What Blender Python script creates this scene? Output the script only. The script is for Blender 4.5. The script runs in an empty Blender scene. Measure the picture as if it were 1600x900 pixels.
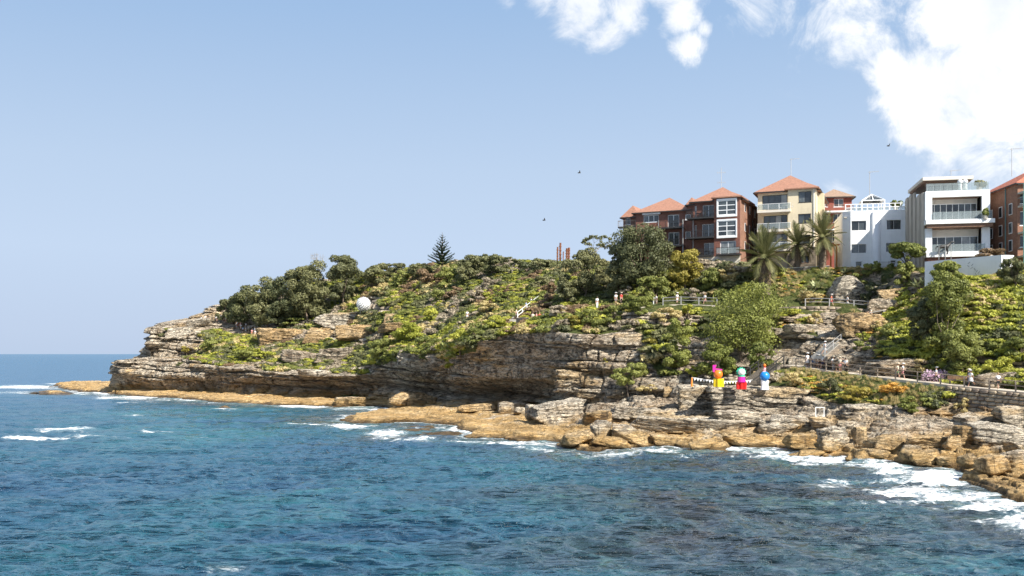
import bpy, bmesh, math, random
import numpy as np
from mathutils import Vector, Matrix
R = math.radians
scene = bpy.context.scene
COL = scene.collection
# ------------------------------------------------------------------ camera
CAMZ = 10.0
F = 1600 * 35 / 36.0
cam = bpy.data.cameras.new('camera'); cam.lens = 35; cam.sensor_width = 36
cam.shift_y = 103 / 1600.0; cam.clip_start = 0.5; cam.clip_end = 60000
cobj = bpy.data.objects.new('camera', cam); COL.objects.link(cobj)
cobj.location = (0, 0, CAMZ); cobj.rotation_euler = (R(90), 0, 0)
scene.camera = cobj
# ------------------------------------------------------------------ light
SUN = Vector((0.50, -0.57, 0.66)).normalized()
SUN_EL = math.asin(SUN.z); SUN_ROT = math.atan2(SUN.x, SUN.y)
ld = bpy.data.lights.new('sun', 'SUN'); ld.energy = 4.8; ld.angle = R(0.5); ld.color = (1.0, 0.95, 0.87)
lo = bpy.data.objects.new('sun', ld); COL.objects.link(lo)
lo.rotation_euler = SUN.to_track_quat('Z', 'Y').to_euler(); lo.location = (60, -40, 120)
vs = scene.view_settings
scene.display_settings.display_device = 'sRGB'
vs.view_transform = 'Standard'; vs.look = 'None'; vs.gamma = 1; vs.exposure = 0.90; vs.use_curve_mapping = False
scene.cycles.max_bounces = 6; scene.cycles.transparent_max_bounces = 8
scene.cycles.use_denoising = True; scene.cycles.denoising_prefilter = 'FAST'; scene.cycles.sample_clamp_direct = 4.0; scene.cycles.sample_clamp_indirect = 4.0

def P(px, py, D):
    return ((px - 800) / F * D, D, CAMZ + (553 - py) / F * D)
def Dz(py, z):
    return (CAMZ - z) * F / (py - 553)
def W0(px, py):                                     # a point of the sea surface
    D = CAMZ * F / (py - 553.0); return ((px - 800) / F * D, D)

world = bpy.data.worlds.new('World'); scene.world = world; world.use_nodes = True
nt = world.node_tree; nt.nodes.clear()
def N(nt, t, **kw):
    n = nt.nodes.new(t)
    for k, v in kw.items():
        if k.startswith('i_'):
            key = k[2:]; key = int(key) if key.isdigit() else key
            n.inputs[key].default_value = v
        else: setattr(n, k, v)
    return n
def mathn(nt, op, a, b=None, clamp=False):
    n = nt.nodes.new('ShaderNodeMath'); n.operation = op; n.use_clamp = clamp
    for i, v in enumerate((a, b)):
        if v is None: continue
        if isinstance(v, (int, float)): n.inputs[i].default_value = v
        else: nt.links.new(v, n.inputs[i])
    return n.outputs[0]
def maprange(nt, v, a, b, c=0.0, d=1.0, smooth=True):
    n = nt.nodes.new('ShaderNodeMapRange'); n.interpolation_type = 'SMOOTHSTEP' if smooth else 'LINEAR'
    nt.links.new(v, n.inputs[0])
    for i, x in enumerate((a, b, c, d)): n.inputs[i + 1].default_value = x
    return n.outputs[0]
sky = N(nt, 'ShaderNodeTexSky', sky_type='NISHITA', sun_disc=False, sun_elevation=SUN_EL, sun_rotation=SUN_ROT,
        altitude=0, air_density=1.0, dust_density=0.35, ozone_density=1.0)
bg = N(nt, 'ShaderNodeBackground', i_1=0.111)
hsv = N(nt, 'ShaderNodeHueSaturation', i_1=0.80)     # an even, slightly milky summer sky
nt.links.new(sky.outputs[0], hsv.inputs['Color'])
tc = N(nt, 'ShaderNodeTexCoord')
sxyz = N(nt, 'ShaderNodeSeparateXYZ'); nt.links.new(tc.outputs['Generated'], sxyz.inputs[0])
lowsky = N(nt, 'ShaderNodeValToRGB'); nt.links.new(sxyz.outputs[2], lowsky.inputs[0])     # measured summer sky near the horizon, all round
cr_ = lowsky.color_ramp; cr_.elements.new(.5); cr_.elements.new(.5); cr_.elements.new(.5)
for e_, (p_, c_) in zip(cr_.elements, [(-.02, (2.5, 3.05, 3.95)), (.02, (2.6, 3.15, 4.05)), (.10, (2.75, 3.4, 4.35)), (.18, (2.5, 3.2, 4.2)), (.34, (1.65, 2.5, 3.8))]): e_.position = max(0, p_); e_.color = (*[v / 5 for v in c_], 1)
ls = N(nt, 'ShaderNodeVectorMath', operation='SCALE'); nt.links.new(lowsky.outputs[0], ls.inputs[0]); ls.inputs['Scale'].default_value = 5.0
mxs = N(nt, 'ShaderNodeMix', data_type='RGBA'); nt.links.new(maprange(nt, sxyz.outputs[2], .75, .30, 0, 1), mxs.inputs[0]); nt.links.new(hsv.outputs[0], mxs.inputs[6]); nt.links.new(ls.outputs[0], mxs.inputs[7])
nt.links.new(mxs.outputs[2], bg.inputs[0])
def noise(nt, vec, scale, detail=6, rough=0.55, dist=0.0):
    n = N(nt, 'ShaderNodeTexNoise'); n.inputs['Scale'].default_value = scale
    n.inputs['Detail'].default_value = detail; n.inputs['Roughness'].default_value = rough
    n.inputs['Distortion'].default_value = dist
    if vec is not None: nt.links.new(vec, n.inputs['Vector'])
    return n.outputs[0]
# clouds: soft patches about given directions, broken up by noise
def sky_dir(px, py):
    return Vector(((px - 800) / F, 1.0, (553 - py) / F)).normalized()
blobs = [(905, 10, 60, 1.0), (940, 50, 38, .9), (870, -10, 50, .8), (975, 10, 40, .9), (1065, 25, 32, 1.0), (1075, 70, 28, .9), (1100, 45, 16, .7), (1060, -30, 60, .8),
         (1560, 40, 115, 1.1), (1450, 140, 75, 1.1), (1520, 130, 95, 1.1), (1590, 150, 110, 1.1), (1395, 115, 42, .95), (1430, 205, 32, .9), (1500, 185, 60, .95),
         (1600, 250, 72, .9), (1470, 268, 40, .62), (1540, 255, 45, .8), (1400, -40, 150, .72), (1200, -15, 90, .52), (1300, 5, 90, .5), (1262, 62, 24, .5), (793, 5, 20, .5),
         (1210, 300, 20, .4), (1310, 297, 28, .5), (1700, 60, 160, 1.1), (1750, 250, 100, .9), (1600, -150, 260, 1.0), (1000, -180, 150, .7), (1900, -100, 300, .8)]
acc = None
for bx, by, br, st in blobs:
    d = sky_dir(bx, by); r = br / F
    dp = N(nt, 'ShaderNodeVectorMath', operation='DISTANCE', i_1=tuple(d)); nt.links.new(tc.outputs['Generated'], dp.inputs[0])
    v = maprange(nt, dp.outputs['Value'], r * 1.75, 0, 0, st * 1.05)
    acc = v if acc is None else mathn(nt, 'MAXIMUM', acc, v)
n1 = noise(nt, tc.outputs['Generated'], 13, 14, 0.66, 0.6)
n2 = noise(nt, tc.outputs['Generated'], 5, 3, 0.5)
dens = mathn(nt, 'ADD', mathn(nt, 'MULTIPLY', acc, 1.8), mathn(nt, 'MULTIPLY', mathn(nt, 'SUBTRACT', n1, 0.5), 4.4))
dens = maprange(nt, dens, 0.50, 1.75)
dens = mathn(nt, 'MULTIPLY', dens, maprange(nt, acc, 0.0, 0.35))
cb = N(nt, 'ShaderNodeBackground', i_1=1.0)
cr = N(nt, 'ShaderNodeValToRGB'); n3 = noise(nt, tc.outputs['Generated'], 7, 9, 0.6, 0.4); nt.links.new(n3, cr.inputs[0])
cr.color_ramp.elements[0].position = 0.34; cr.color_ramp.elements[0].color = (.47, .50, .55, 1)
cr.color_ramp.elements[1].position = 0.60; cr.color_ramp.elements[1].color = (.64, .64, .635, 1)
nt.links.new(cr.outputs[0], cb.inputs[0])
mx = N(nt, 'ShaderNodeMixShader'); nt.links.new(mathn(nt, 'MULTIPLY', dens, 0.94), mx.inputs[0])
nt.links.new(bg.outputs[0], mx.inputs[1]); nt.links.new(cb.outputs[0], mx.inputs[2])
wo = N(nt, 'ShaderNodeOutputWorld'); nt.links.new(mx.outputs[0], wo.inputs[0])

# ------------------------------------------------------------------ numpy noise
def _h(ix, iy, iz, s):
    n = (ix * 374761393 + iy * 668265263 + iz * 2147483647 + s * 1274126177) & 0xffffffff
    n = ((n ^ (n >> 13)) * 1274126177) & 0xffffffff
    n = (n ^ (n >> 16)) * 2246822519 & 0xffffffff
    return ((n >> 8) & 0xffff) / 32767.5 - 1.0
def vn(x, y, z, seed=0):
    x = np.asarray(x, float); y = np.asarray(y, float); z = np.asarray(z, float)
    x, y, z = np.broadcast_arrays(x, y, z)
    xi = np.floor(x).astype(np.int64); yi = np.floor(y).astype(np.int64); zi = np.floor(z).astype(np.int64)
    fx = x - xi; fy = y - yi; fz = z - zi
    fx = fx * fx * (3 - 2 * fx); fy = fy * fy * (3 - 2 * fy); fz = fz * fz * (3 - 2 * fz)
    def L(a, b, t): return a + (b - a) * t
    r = []
    for dz in (0, 1):
        a = L(_h(xi, yi, zi + dz, seed), _h(xi + 1, yi, zi + dz, seed), fx)
        b = L(_h(xi, yi + 1, zi + dz, seed), _h(xi + 1, yi + 1, zi + dz, seed), fx)
        r.append(L(a, b, fy))
    return L(r[0], r[1], fz)
def fbm(x, y, z, o=4, seed=0):
    s = 0; a = 1; t = 0
    for i in range(o):
        s = s + a * vn(x * 2 ** i, y * 2 ** i, z * 2 ** i, seed + i * 17); t += a; a *= .5
    return s / t
def sst(a, b, x):
    t = np.clip((x - a) / (b - a), 0, 1); return t * t * (3 - 2 * t)

# ------------------------------------------------------------------ helpers
def tag(o, label=None, cat=None, group=None, kind=None):
    if label: o['label'] = label
    if cat: o['category'] = cat
    if group: o['group'] = group
    if kind: o['kind'] = kind
    return o
def empty(name, loc=(0, 0, 0), rz=0.0):
    o = bpy.data.objects.new(name, None); COL.objects.link(o); o.location = loc; o.rotation_euler = (0, 0, rz)
    o.empty_display_size = .3
    return o
def link(name, me, mat=None, parent=None):
    o = bpy.data.objects.new(name, me); COL.objects.link(o)
    if mat is not None and not me.materials: me.materials.append(mat)
    if parent is not None: o.parent = parent
    return o
def np_mesh(name, V, Q, smooth=True, attrs=None):
    V = np.asarray(V, np.float32); Q = np.asarray(Q, np.int32)
    me = bpy.data.meshes.new(name)
    me.vertices.add(len(V)); me.vertices.foreach_set('co', V.ravel())
    k = Q.shape[1]
    me.loops.add(Q.size); me.loops.foreach_set('vertex_index', Q.ravel())
    me.polygons.add(len(Q)); me.polygons.foreach_set('loop_start', np.arange(0, Q.size, k, dtype=np.int32))
    me.polygons.foreach_set('loop_total', np.full(len(Q), k, np.int32))
    if smooth: me.polygons.foreach_set('use_smooth', np.ones(len(Q), bool))
    for an, av in (attrs or {}).items():
        a = me.attributes.new(an, 'FLOAT', 'POINT'); a.data.foreach_set('value', np.asarray(av, np.float32).ravel())
    me.update(calc_edges=True); me.validate()
    return me
def grid_quads(nr, nc, wrap=False):
    i = np.arange(nr - 1)[:, None]; j = np.arange(nc - (0 if wrap else 1))[None, :]
    a = i * nc + j; b = i * nc + (j + 1) % nc
    return np.stack([a, b, b + nc, a + nc], -1).reshape(-1, 4)
class MB:
    def __init__(s): s.v = []; s.f = []
    def add(s, vs, fs):
        o = len(s.v); s.v += [tuple(v) for v in vs]; s.f += [tuple(i + o for i in f) for f in fs]; return s
    def box(s, x0, x1, y0, y1, z0, z1):
        return s.add([(x0, y0, z0), (x1, y0, z0), (x1, y1, z0), (x0, y1, z0), (x0, y0, z1), (x1, y0, z1), (x1, y1, z1), (x0, y1, z1)],
                     [(0, 3, 2, 1), (4, 5, 6, 7), (0, 1, 5, 4), (1, 2, 6, 5), (2, 3, 7, 6), (3, 0, 4, 7)])
    def bar(s, p, q, w, h=None, up=(0, 0, 1)):
        h = h or w; p = Vector(p); q = Vector(q); d = (q - p)
        if d.length < 1e-6: return s
        d.normalize(); u = Vector(up)
        if abs(d.dot(u)) > .98: u = Vector((0, 1, 0))
        a = d.cross(u).normalized() * w / 2; b = a.cross(d).normalized() * h / 2
        vs = [p - a - b, p + a - b, p + a + b, p - a + b, q - a - b, q + a - b, q + a + b, q - a + b]
        return s.add(vs, [(3, 2, 1, 0), (4, 5, 6, 7), (0, 1, 5, 4), (1, 2, 6, 5), (2, 3, 7, 6), (3, 0, 4, 7)])
    def tube(s, pts, rad, n=7, cap=True):
        pts = [Vector(p) for p in pts]
        if isinstance(rad, (int, float)): rad = [rad] * len(pts)
        o = len(s.v); ref = Vector((0.13, 0.29, 1)) if abs((pts[-1] - pts[0]).normalized().z) < .9 else Vector((1, .1, 0))
        for i, p in enumerate(pts):
            d = (pts[min(i + 1, len(pts) - 1)] - pts[max(i - 1, 0)]).normalized()
            a = d.cross(ref).normalized(); b = a.cross(d).normalized()
            for k in range(n):
                t = 2 * math.pi * k / n; q = p + (a * math.cos(t) + b * math.sin(t)) * rad[i]; s.v.append(tuple(q))
        for i in range(len(pts) - 1):
            for k in range(n):
                a = o + i * n + k; b = o + i * n + (k + 1) % n; s.f.append((a, b, b + n, a + n))
        if cap:
            s.f.append(tuple(o + k for k in range(n))[::-1]); e = o + (len(pts) - 1) * n; s.f.append(tuple(e + k for k in range(n)))
        return s
    def ball(s, c, r, nu=14, nv=9, sc=(1, 1, 1)):
        o = len(s.v)
        for j in range(nv + 1):
            th = math.pi * j / nv
            for i in range(nu):
                ph = 2 * math.pi * i / nu
                s.v.append((c[0] + r * sc[0] * math.sin(th) * math.cos(ph), c[1] + r * sc[1] * math.sin(th) * math.sin(ph), c[2] + r * sc[2] * math.cos(th)))
        for j in range(nv):
            for i in range(nu):
                a = o + j * nu + i; b = o + j * nu + (i + 1) % nu; s.f.append((a, a + nu, b + nu, b))
        return s
    def mesh(s, name, smooth=False):
        me = bpy.data.meshes.new(name); me.from_pydata(s.v, [], s.f)
        if smooth: me.polygons.foreach_set('use_smooth', [True] * len(s.f))
        me.update(); return me
    def build(s, name, mat, parent=None, smooth=False):
        return link(name, s.mesh(name, smooth), mat, parent)

# ------------------------------------------------------------------ materials
def new_mat(name):
    m = bpy.data.materials.new(name); m.use_nodes = True; nt = m.node_tree
    b = nt.nodes['Principled BSDF']; return m, nt, b
def ramp(nt, fac, stops, interp='LINEAR'):
    n = nt.nodes.new('ShaderNodeValToRGB'); cr = n.color_ramp; cr.interpolation = interp
    while len(cr.elements) < len(stops): cr.elements.new(.5)
    for e, (p, c) in zip(cr.elements, stops): e.position = p; e.color = (*c, 1)
    if fac is not None: nt.links.new(fac, n.inputs[0])
    return n.outputs[0]
def mixc(nt, fac, a, b, mode='MIX'):
    n = nt.nodes.new('ShaderNodeMix'); n.data_type = 'RGBA'; n.blend_type = mode
    for i, v in ((0, fac), (6, a), (7, b)):
        if isinstance(v, (int, float)): n.inputs[i].default_value = v
        elif isinstance(v, tuple): n.inputs[i].default_value = (*v, 1)
        else: nt.links.new(v, n.inputs[i])
    return n.outputs[2]
def mapping(nt, vec, sc=(1, 1, 1), rot=(0, 0, 0)):
    n = nt.nodes.new('ShaderNodeMapping'); n.inputs['Scale'].default_value = sc; n.inputs['Rotation'].default_value = rot
    nt.links.new(vec, n.inputs[0]); return n.outputs[0]
def bump(nt, h, b, strength=.5, dist=.1, prev=None):
    n = nt.nodes.new('ShaderNodeBump'); n.inputs['Strength'].default_value = strength; n.inputs['Distance'].default_value = dist
    nt.links.new(h, n.inputs['Height'])
    if prev is not None: nt.links.new(prev, n.inputs['Normal'])
    if b is not None: nt.links.new(n.outputs[0], b.inputs['Normal'])
    return n.outputs[0]
def simple(name, col, rough=.6, var=.12, scale=2.0, metal=0.0, spec=None, bmp=.15):
    m, nt, b = new_mat(name); t = N(nt, 'ShaderNodeTexCoord')
    n = noise(nt, t.outputs['Object'], scale, 5)
    lo_ = tuple(c * (1 - var) for c in col); hi_ = tuple(min(1, c * (1 + var)) for c in col)
    nt.links.new(ramp(nt, n, [(.3, lo_), (.7, hi_)]), b.inputs['Base Color'])
    b.inputs['Roughness'].default_value = rough; b.inputs['Metallic'].default_value = metal
    if spec is not None: b.inputs['Specular IOR Level'].default_value = spec
    if bmp: bump(nt, noise(nt, t.outputs['Object'], scale * 8, 3), b, bmp, .02)
    return m
def rock_nodes(nt, b, warm=0.0, cream=0.0):
    g = N(nt, 'ShaderNodeNewGeometry'); pos = g.outputs['Position']
    sep = N(nt, 'ShaderNodeSeparateXYZ'); nt.links.new(pos, sep.inputs[0])
    warp = noise(nt, pos, .12, 3)
    strata = noise(nt, mapping(nt, pos, (.12, .12, 1.0), (R(6), R(-5), 0)), 1.0, 9, .72, 1.0)
    patch = noise(nt, pos, .22, 6, .62, .4)
    fine = noise(nt, mapping(nt, pos, (1, 1, 2.6), (R(7), R(-5), 0)), 1.7, 10, .74)
    s = mathn(nt, 'ADD', mathn(nt, 'MULTIPLY', strata, .34), mathn(nt, 'ADD', mathn(nt, 'MULTIPLY', fine, .46), mathn(nt, 'MULTIPLY', patch, .22)))
    s = mathn(nt, 'ADD', s, cream * .04 + .080)
    col = ramp(nt, s, [(.42, (.045, .036, .03)), (.475, (.16, .12, .085)), (.525, (.42, .31, .205)), (.58, (.63, .515, .37)), (.66, (.78, .69, .54))])
    hue = noise(nt, mapping(nt, pos, (.09, .09, .35)), 1.0, 5, .6, .3)
    ochre = ramp(nt, s, [(.39, (.10, .06, .03)), (.47, (.30, .17, .065)), (.55, (.64, .40, .155)), (.66, (.76, .54, .27))])
    low = maprange(nt, mathn(nt, 'ADD', sep.outputs[2], mathn(nt, 'MULTIPLY', mathn(nt, 'SUBTRACT', patch, .5), 5.0)), 2.5, .9)
    hm = maprange(nt, hue, .52, .66, 0, .75)
    f = mathn(nt, 'MAXIMUM', low, hm, True)
    if warm: f = mathn(nt, 'MAXIMUM', f, warm)
    col = mixc(nt, f, col, ochre)
    # iron-dark vertical seep stains on steep faces
    sn = N(nt, 'ShaderNodeSeparateXYZ'); nt.links.new(g.outputs['Normal'], sn.inputs[0])
    steep = maprange(nt, mathn(nt, 'ABSOLUTE', sn.outputs[2]), .75, .3)
    streak = noise(nt, mapping(nt, pos, (.9, .9, .09)), 1.0, 6, .65, .3)
    stm = mathn(nt, 'MULTIPLY', maprange(nt, streak, .53, .62, 0, .65), steep)
    col = mixc(nt, stm, col, (.075, .052, .038))
    # black lichen on weathered tops
    lich = maprange(nt, noise(nt, mapping(nt, pos, (1, 1, 1.8)), 1.0, 10, .8), .53, .60, 0, .82)
    up = mathn(nt, 'MULTIPLY', maprange(nt, sep.outputs[2], 2.6, 5.0), lich)
    col = mixc(nt, up, col, (.06, .055, .05))
    bl = noise(nt, mapping(nt, pos, (.22, .22, 1.5), (R(10), R(-7), .3)), 1.0, 7, .62, .9)
    ln = maprange(nt, mathn(nt, 'ABSOLUTE', mathn(nt, 'SUBTRACT', bl, .5)), .004, .022)
    bl2 = noise(nt, mapping(nt, pos, (.5, .5, 2.6), (R(-8), R(9), .9)), 1.0, 6, .62, .7)
    ln2 = maprange(nt, mathn(nt, 'ABSOLUTE', mathn(nt, 'SUBTRACT', bl2, .5)), .003, .018)
    lines_ = mathn(nt, 'MULTIPLY', ln, ln2)
    col = mixc(nt, mathn(nt, 'MULTIPLY', mathn(nt, 'SUBTRACT', 1.0, lines_), maprange(nt, sep.outputs[2], .6, 3.0, .22, .66)), col, (.035, .028, .022))
    wet = maprange(nt, mathn(nt, 'ADD', sep.outputs[2], mathn(nt, 'MULTIPLY', mathn(nt, 'SUBTRACT', patch, .5), 1.6)), .55, .05)
    col = mixc(nt, mathn(nt, 'MULTIPLY', wet, .85), col, (.07, .045, .022))
    b.inputs['Roughness'].default_value = .85; b.inputs['Specular IOR Level'].default_value = .25
    nt.links.new(maprange(nt, wet, 0, 1, .85, .3), b.inputs['Roughness'])
    crack = N(nt, 'ShaderNodeTexVoronoi', feature='DISTANCE_TO_EDGE'); crack.inputs['Scale'].default_value = 1
    nt.links.new(mapping(nt, pos, (.35, .35, 1.3), (R(6), R(-5), .3)), crack.inputs['Vector'])
    ck = maprange(nt, crack.outputs[0], 0, .05)
    pit = maprange(nt, noise(nt, mapping(nt, pos, (.7, .7, 2.2), (R(9), R(-6), .2)), 1.0, 9, .74, 1.0), .60, .55)
    b.inputs['Base Color'].default_value = (1, 1, 1, 1)
    col = mixc(nt, mathn(nt, 'MULTIPLY', mathn(nt, 'SUBTRACT', 1.0, pit), maprange(nt, sep.outputs[2], 1.0, 3.5, .25, .62)), col, (.05, .04, .032))
    h = mathn(nt, 'ADD', mathn(nt, 'ADD', mathn(nt, 'MULTIPLY', pit, .35), mathn(nt, 'MULTIPLY', lines_, .5)), mathn(nt, 'MULTIPLY', ck, .12)); h = mathn(nt, 'ADD', h, mathn(nt, 'ADD', mathn(nt, 'MULTIPLY', fine, 1.0), mathn(nt, 'MULTIPLY', strata, 1.0)))
    bump(nt, h, b, 1.0, .55)
    return col, s, pos
def sandstone(name, warm=0.0, cream=0.0):
    m, nt, b = new_mat(name); col, s, pos = rock_nodes(nt, b, warm, cream); nt.links.new(col, b.inputs['Base Color']); return m
M = {}
M['rock'] = sandstone('sandstone')
M['rock_pale'] = sandstone('sandstone_pale', 0, 1.1)
M['rock_ochre'] = sandstone('sandstone_ochre', .8, .3)
def land_mat():
    m, nt, b = new_mat('headland_ground'); col, s, pos = rock_nodes(nt, b)
    at = N(nt, 'ShaderNodeAttribute', attribute_name='rock')
    n = noise(nt, pos, .9, 8, .7)
    g = ramp(nt, n, [(.3, (.06, .075, .02)), (.47, (.10, .125, .032)), (.62, (.17, .17, .055)), (.78, (.30, .24, .11))])
    f = maprange(nt, mathn(nt, 'ADD', at.outputs['Fac'], mathn(nt, 'MULTIPLY', mathn(nt, 'SUBTRACT', n, .5), .7)), .4, .58)
    nt.links.new(mixc(nt, f, g, col), b.inputs['Base Color']); return m
M['land'] = land_mat()
def leaf_mat(name, c1, c2, trans=.25):
    m, nt, b = new_mat(name)
    oi = N(nt, 'ShaderNodeObjectInfo'); g = N(nt, 'ShaderNodeNewGeometry')
    n = noise(nt, g.outputs['Position'], 1.3, 4, .6)
    f = mathn(nt, 'ADD', mathn(nt, 'MULTIPLY', oi.outputs['Random'], .45), mathn(nt, 'MULTIPLY', n, .75))
    c = ramp(nt, f, [(.3, c1), (.85, c2)])
    rl = N(nt, 'ShaderNodeAttribute', attribute_name='tone')
    c = mixc(nt, mathn(nt, 'MULTIPLY', rl.outputs['Fac'], .5), c, tuple(min(1, x * 1.9) for x in c2))
    nt.links.new(c, b.inputs['Base Color']); b.inputs['Roughness'].default_value = .55
    b.inputs['Specular IOR Level'].default_value = .3
    tr = N(nt, 'ShaderNodeBsdfTranslucent'); nt.links.new(c, tr.inputs[0])
    mx = N(nt, 'ShaderNodeMixShader', i_0=trans); out = nt.nodes['Material Output']
    nt.links.new(b.outputs[0], mx.inputs[1]); nt.links.new(tr.outputs[0], mx.inputs[2]); nt.links.new(mx.outputs[0], out.inputs[0])
    return m
M['leaf_olive'] = leaf_mat('leaf_olive', (0.099, 0.112, 0.042), (0.205, 0.198, 0.090))
M['leaf_dark'] = leaf_mat('leaf_dark', (0.059, 0.077, 0.034), (0.152, 0.152, 0.069))
M['leaf_green'] = leaf_mat('leaf_green', (.10, .125, .028), (.25, .26, .07))
M['leaf_bright'] = leaf_mat('leaf_bright', (.19, .215, .028), (.45, .44, .075))
M['leaf_pale'] = leaf_mat('leaf_pale', (.07, .095, .02), (.235, .25, .06))
M['leaf_yellow'] = leaf_mat('leaf_yellow', (.16, .145, .025), (.33, .27, .055))
M['leaf_grey'] = leaf_mat('leaf_grey', (0.224, 0.185, 0.125), (0.383, 0.323, 0.231))
M['leaf_brown'] = leaf_mat('leaf_brown', (0.132, 0.086, 0.053), (0.251, 0.172, 0.092))
M['leaf_straw'] = leaf_mat('leaf_straw', (0.343, 0.264, 0.106), (0.554, 0.449, 0.211))
M['leaf_orange'] = leaf_mat('leaf_orange', (0.396, 0.211, 0.040), (0.634, 0.356, 0.079))
M['leaf_palm'] = leaf_mat('leaf_palm', (.055, .07, .022), (.20, .19, .08))
M['leaf_agave'] = leaf_mat('leaf_agave', (0.211, 0.238, 0.106), (0.449, 0.449, 0.238))
M['leaf_pine'] = leaf_mat('leaf_pine', (.02, .035, .018), (.035, .055, .03), .05)
M['bark'] = simple('bark', (.16, .12, .085), .9, .4, 5)
M['bark_pale'] = simple('bark_pale', (.30, .26, .21), .9, .3, 5)
def brick_mat(name, c1, c2, mort, sc=1.0, bw=.23, bh=.08):
    m, nt, b = new_mat(name); t = N(nt, 'ShaderNodeTexCoord')
    sp = N(nt, 'ShaderNodeSeparateXYZ'); nt.links.new(t.outputs['Object'], sp.inputs[0])
    cmb = N(nt, 'ShaderNodeCombineXYZ'); nt.links.new(mathn(nt, 'ADD', sp.outputs[0], sp.outputs[1]), cmb.inputs[0]); nt.links.new(sp.outputs[2], cmb.inputs[1])
    br = N(nt, 'ShaderNodeTexBrick'); nt.links.new(cmb.outputs[0], br.inputs['Vector'])
    br.inputs['Color1'].default_value = (*c1, 1); br.inputs['Color2'].default_value = (*c2, 1); br.inputs['Mortar'].default_value = (*mort, 1)
    br.inputs['Scale'].default_value = sc; br.inputs['Brick Width'].default_value = bw; br.inputs['Row Height'].default_value = bh; br.inputs['Mortar Size'].default_value = bh * .1
    n = noise(nt, t.outputs['Object'], .8, 6, .6)
    c = mixc(nt, maprange(nt, n, .35, .7, 0, .45), br.outputs['Color'], tuple(x * .45 for x in c1))
    nt.links.new(c, b.inputs['Base Color']); b.inputs['Roughness'].default_value = .85
    bump(nt, br.outputs['Fac'], b, .4, -.01)
    return m
M['brick'] = brick_mat('brick_dark_red', (.23, .085, .055), (.165, .06, .042), (.24, .16, .12))
M['brick_orange'] = brick_mat('brick_orange_brown', (.31, .15, .09), (.21, .09, .055), (.3, .2, .14))
M['brick_grey'] = brick_mat('brick_grey', (.16, .135, .11), (.10, .085, .07), (.2, .18, .15), 1, .4, .2)
M['stone_wall'] = brick_mat('stone_wall', (.30, .24, .17), (.16, .13, .10), (.12, .10, .08), 1, .75, .32)
def tile_mat(name, c):
    m, nt, b = new_mat(name); t = N(nt, 'ShaderNodeTexCoord')
    n = noise(nt, t.outputs['Object'], 3.5, 6, .7)
    nt.links.new(ramp(nt, n, [(.3, tuple(x * .65 for x in c)), (.7, tuple(min(1, x * 1.2) for x in c))]), b.inputs['Base Color'])
    w = N(nt, 'ShaderNodeTexWave', bands_direction='Z'); w.inputs['Scale'].default_value = 2.6; nt.links.new(t.outputs['Object'], w.inputs['Vector'])
    bump(nt, w.outputs[1], b, .7, .05); b.inputs['Roughness'].default_value = .75; return m
M['tile'] = tile_mat('terracotta_tile', (.37, .185, .12))
M['tile_red'] = tile_mat('red_tile', (.50, .16, .09))
M['tile_brown'] = tile_mat('brown_tile', (.33, .22, .15))
def render_mat(name, c, streaks=.15, rough=.75):
    m, nt, b = new_mat(name); t = N(nt, 'ShaderNodeTexCoord')
    n = noise(nt, mapping(nt, t.outputs['Object'], (1.6, 1.6, .18)), 1, 6, .65)
    n2 = noise(nt, t.outputs['Object'], .6, 5, .6)
    k = mathn(nt, 'ADD', mathn(nt, 'MULTIPLY', n, .5), mathn(nt, 'MULTIPLY', n2, .5))
    nt.links.new(ramp(nt, k, [(.36, tuple(x * (1 - streaks * 1.6) for x in c)), (.52, c)]), b.inputs['Base Color'])
    b.inputs['Roughness'].default_value = rough; bump(nt, noise(nt, t.outputs['Object'], 25, 4), b, .15, .02); return m
M['white_render'] = render_mat('white_render', (.80, .80, .79), .07)
M['cream_render'] = render_mat('cream_render', (.68, .58, .40), .12)
M['cream_plain'] = render_mat('pale_cream_render', (.70, .64, .54), .08)
M['beige_render'] = render_mat('beige_render', (.46, .41, .34), .14)
M['concrete'] = render_mat('concrete', (.46, .43, .37), .25, .9)
M['path'] = render_mat('path_concrete', (.55, .48, .38), .15, .9)
M['brown_timber'] = simple('brown_timber', (.18, .095, .055), .6, .3, 6)
M['grey_timber'] = simple('weathered_timber', (.20, .17, .13), .85, .3, 6)
M['white_paint'] = simple('white_paint', (.80, .80, .78), .45, .04)
M['dark_metal'] = simple('dark_metal', (.045, .043, .04), .45, .2, 4, .3)
M['grey_metal'] = simple('galvanised_metal', (.42, .41, .39), .45, .15, 4, .6)
M['rail_metal'] = simple('rail_brown_metal', (.30, .24, .18), .5, .15, 4, .3)
M['teal_metal'] = simple('teal_paint', (.12, .26, .26), .5, .1)
M['rust'] = simple('rusty_steel', (.20, .075, .035), .85, .4, 3)
M['red_panel'] = simple('red_brown_panel', (.23, .055, .035), .7, .15)
M['curtain'] = simple('pale_curtain', (.55, .52, .47), .9, .1)
def glass_mat():
    m, nt, b = new_mat('window_glass'); t = N(nt, 'ShaderNodeTexCoord'); oi = N(nt, 'ShaderNodeObjectInfo')
    n = noise(nt, t.outputs['Object'], .9, 3)
    k = mathn(nt, 'ADD', mathn(nt, 'MULTIPLY', oi.outputs['Random'], .6), mathn(nt, 'MULTIPLY', n, .4))
    nt.links.new(ramp(nt, k, [(.3, (.015, .018, .02)), (.62, (.07, .085, .09)), (.75, (.28, .29, .28))]), b.inputs['Base Color'])
    b.inputs['Roughness'].default_value = .06; b.inputs['Specular IOR Level'].default_value = .9
    bump(nt, noise(nt, t.outputs['Object'], 1.2, 2), b, .06, .03); return m
M['glass'] = glass_mat()
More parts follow.
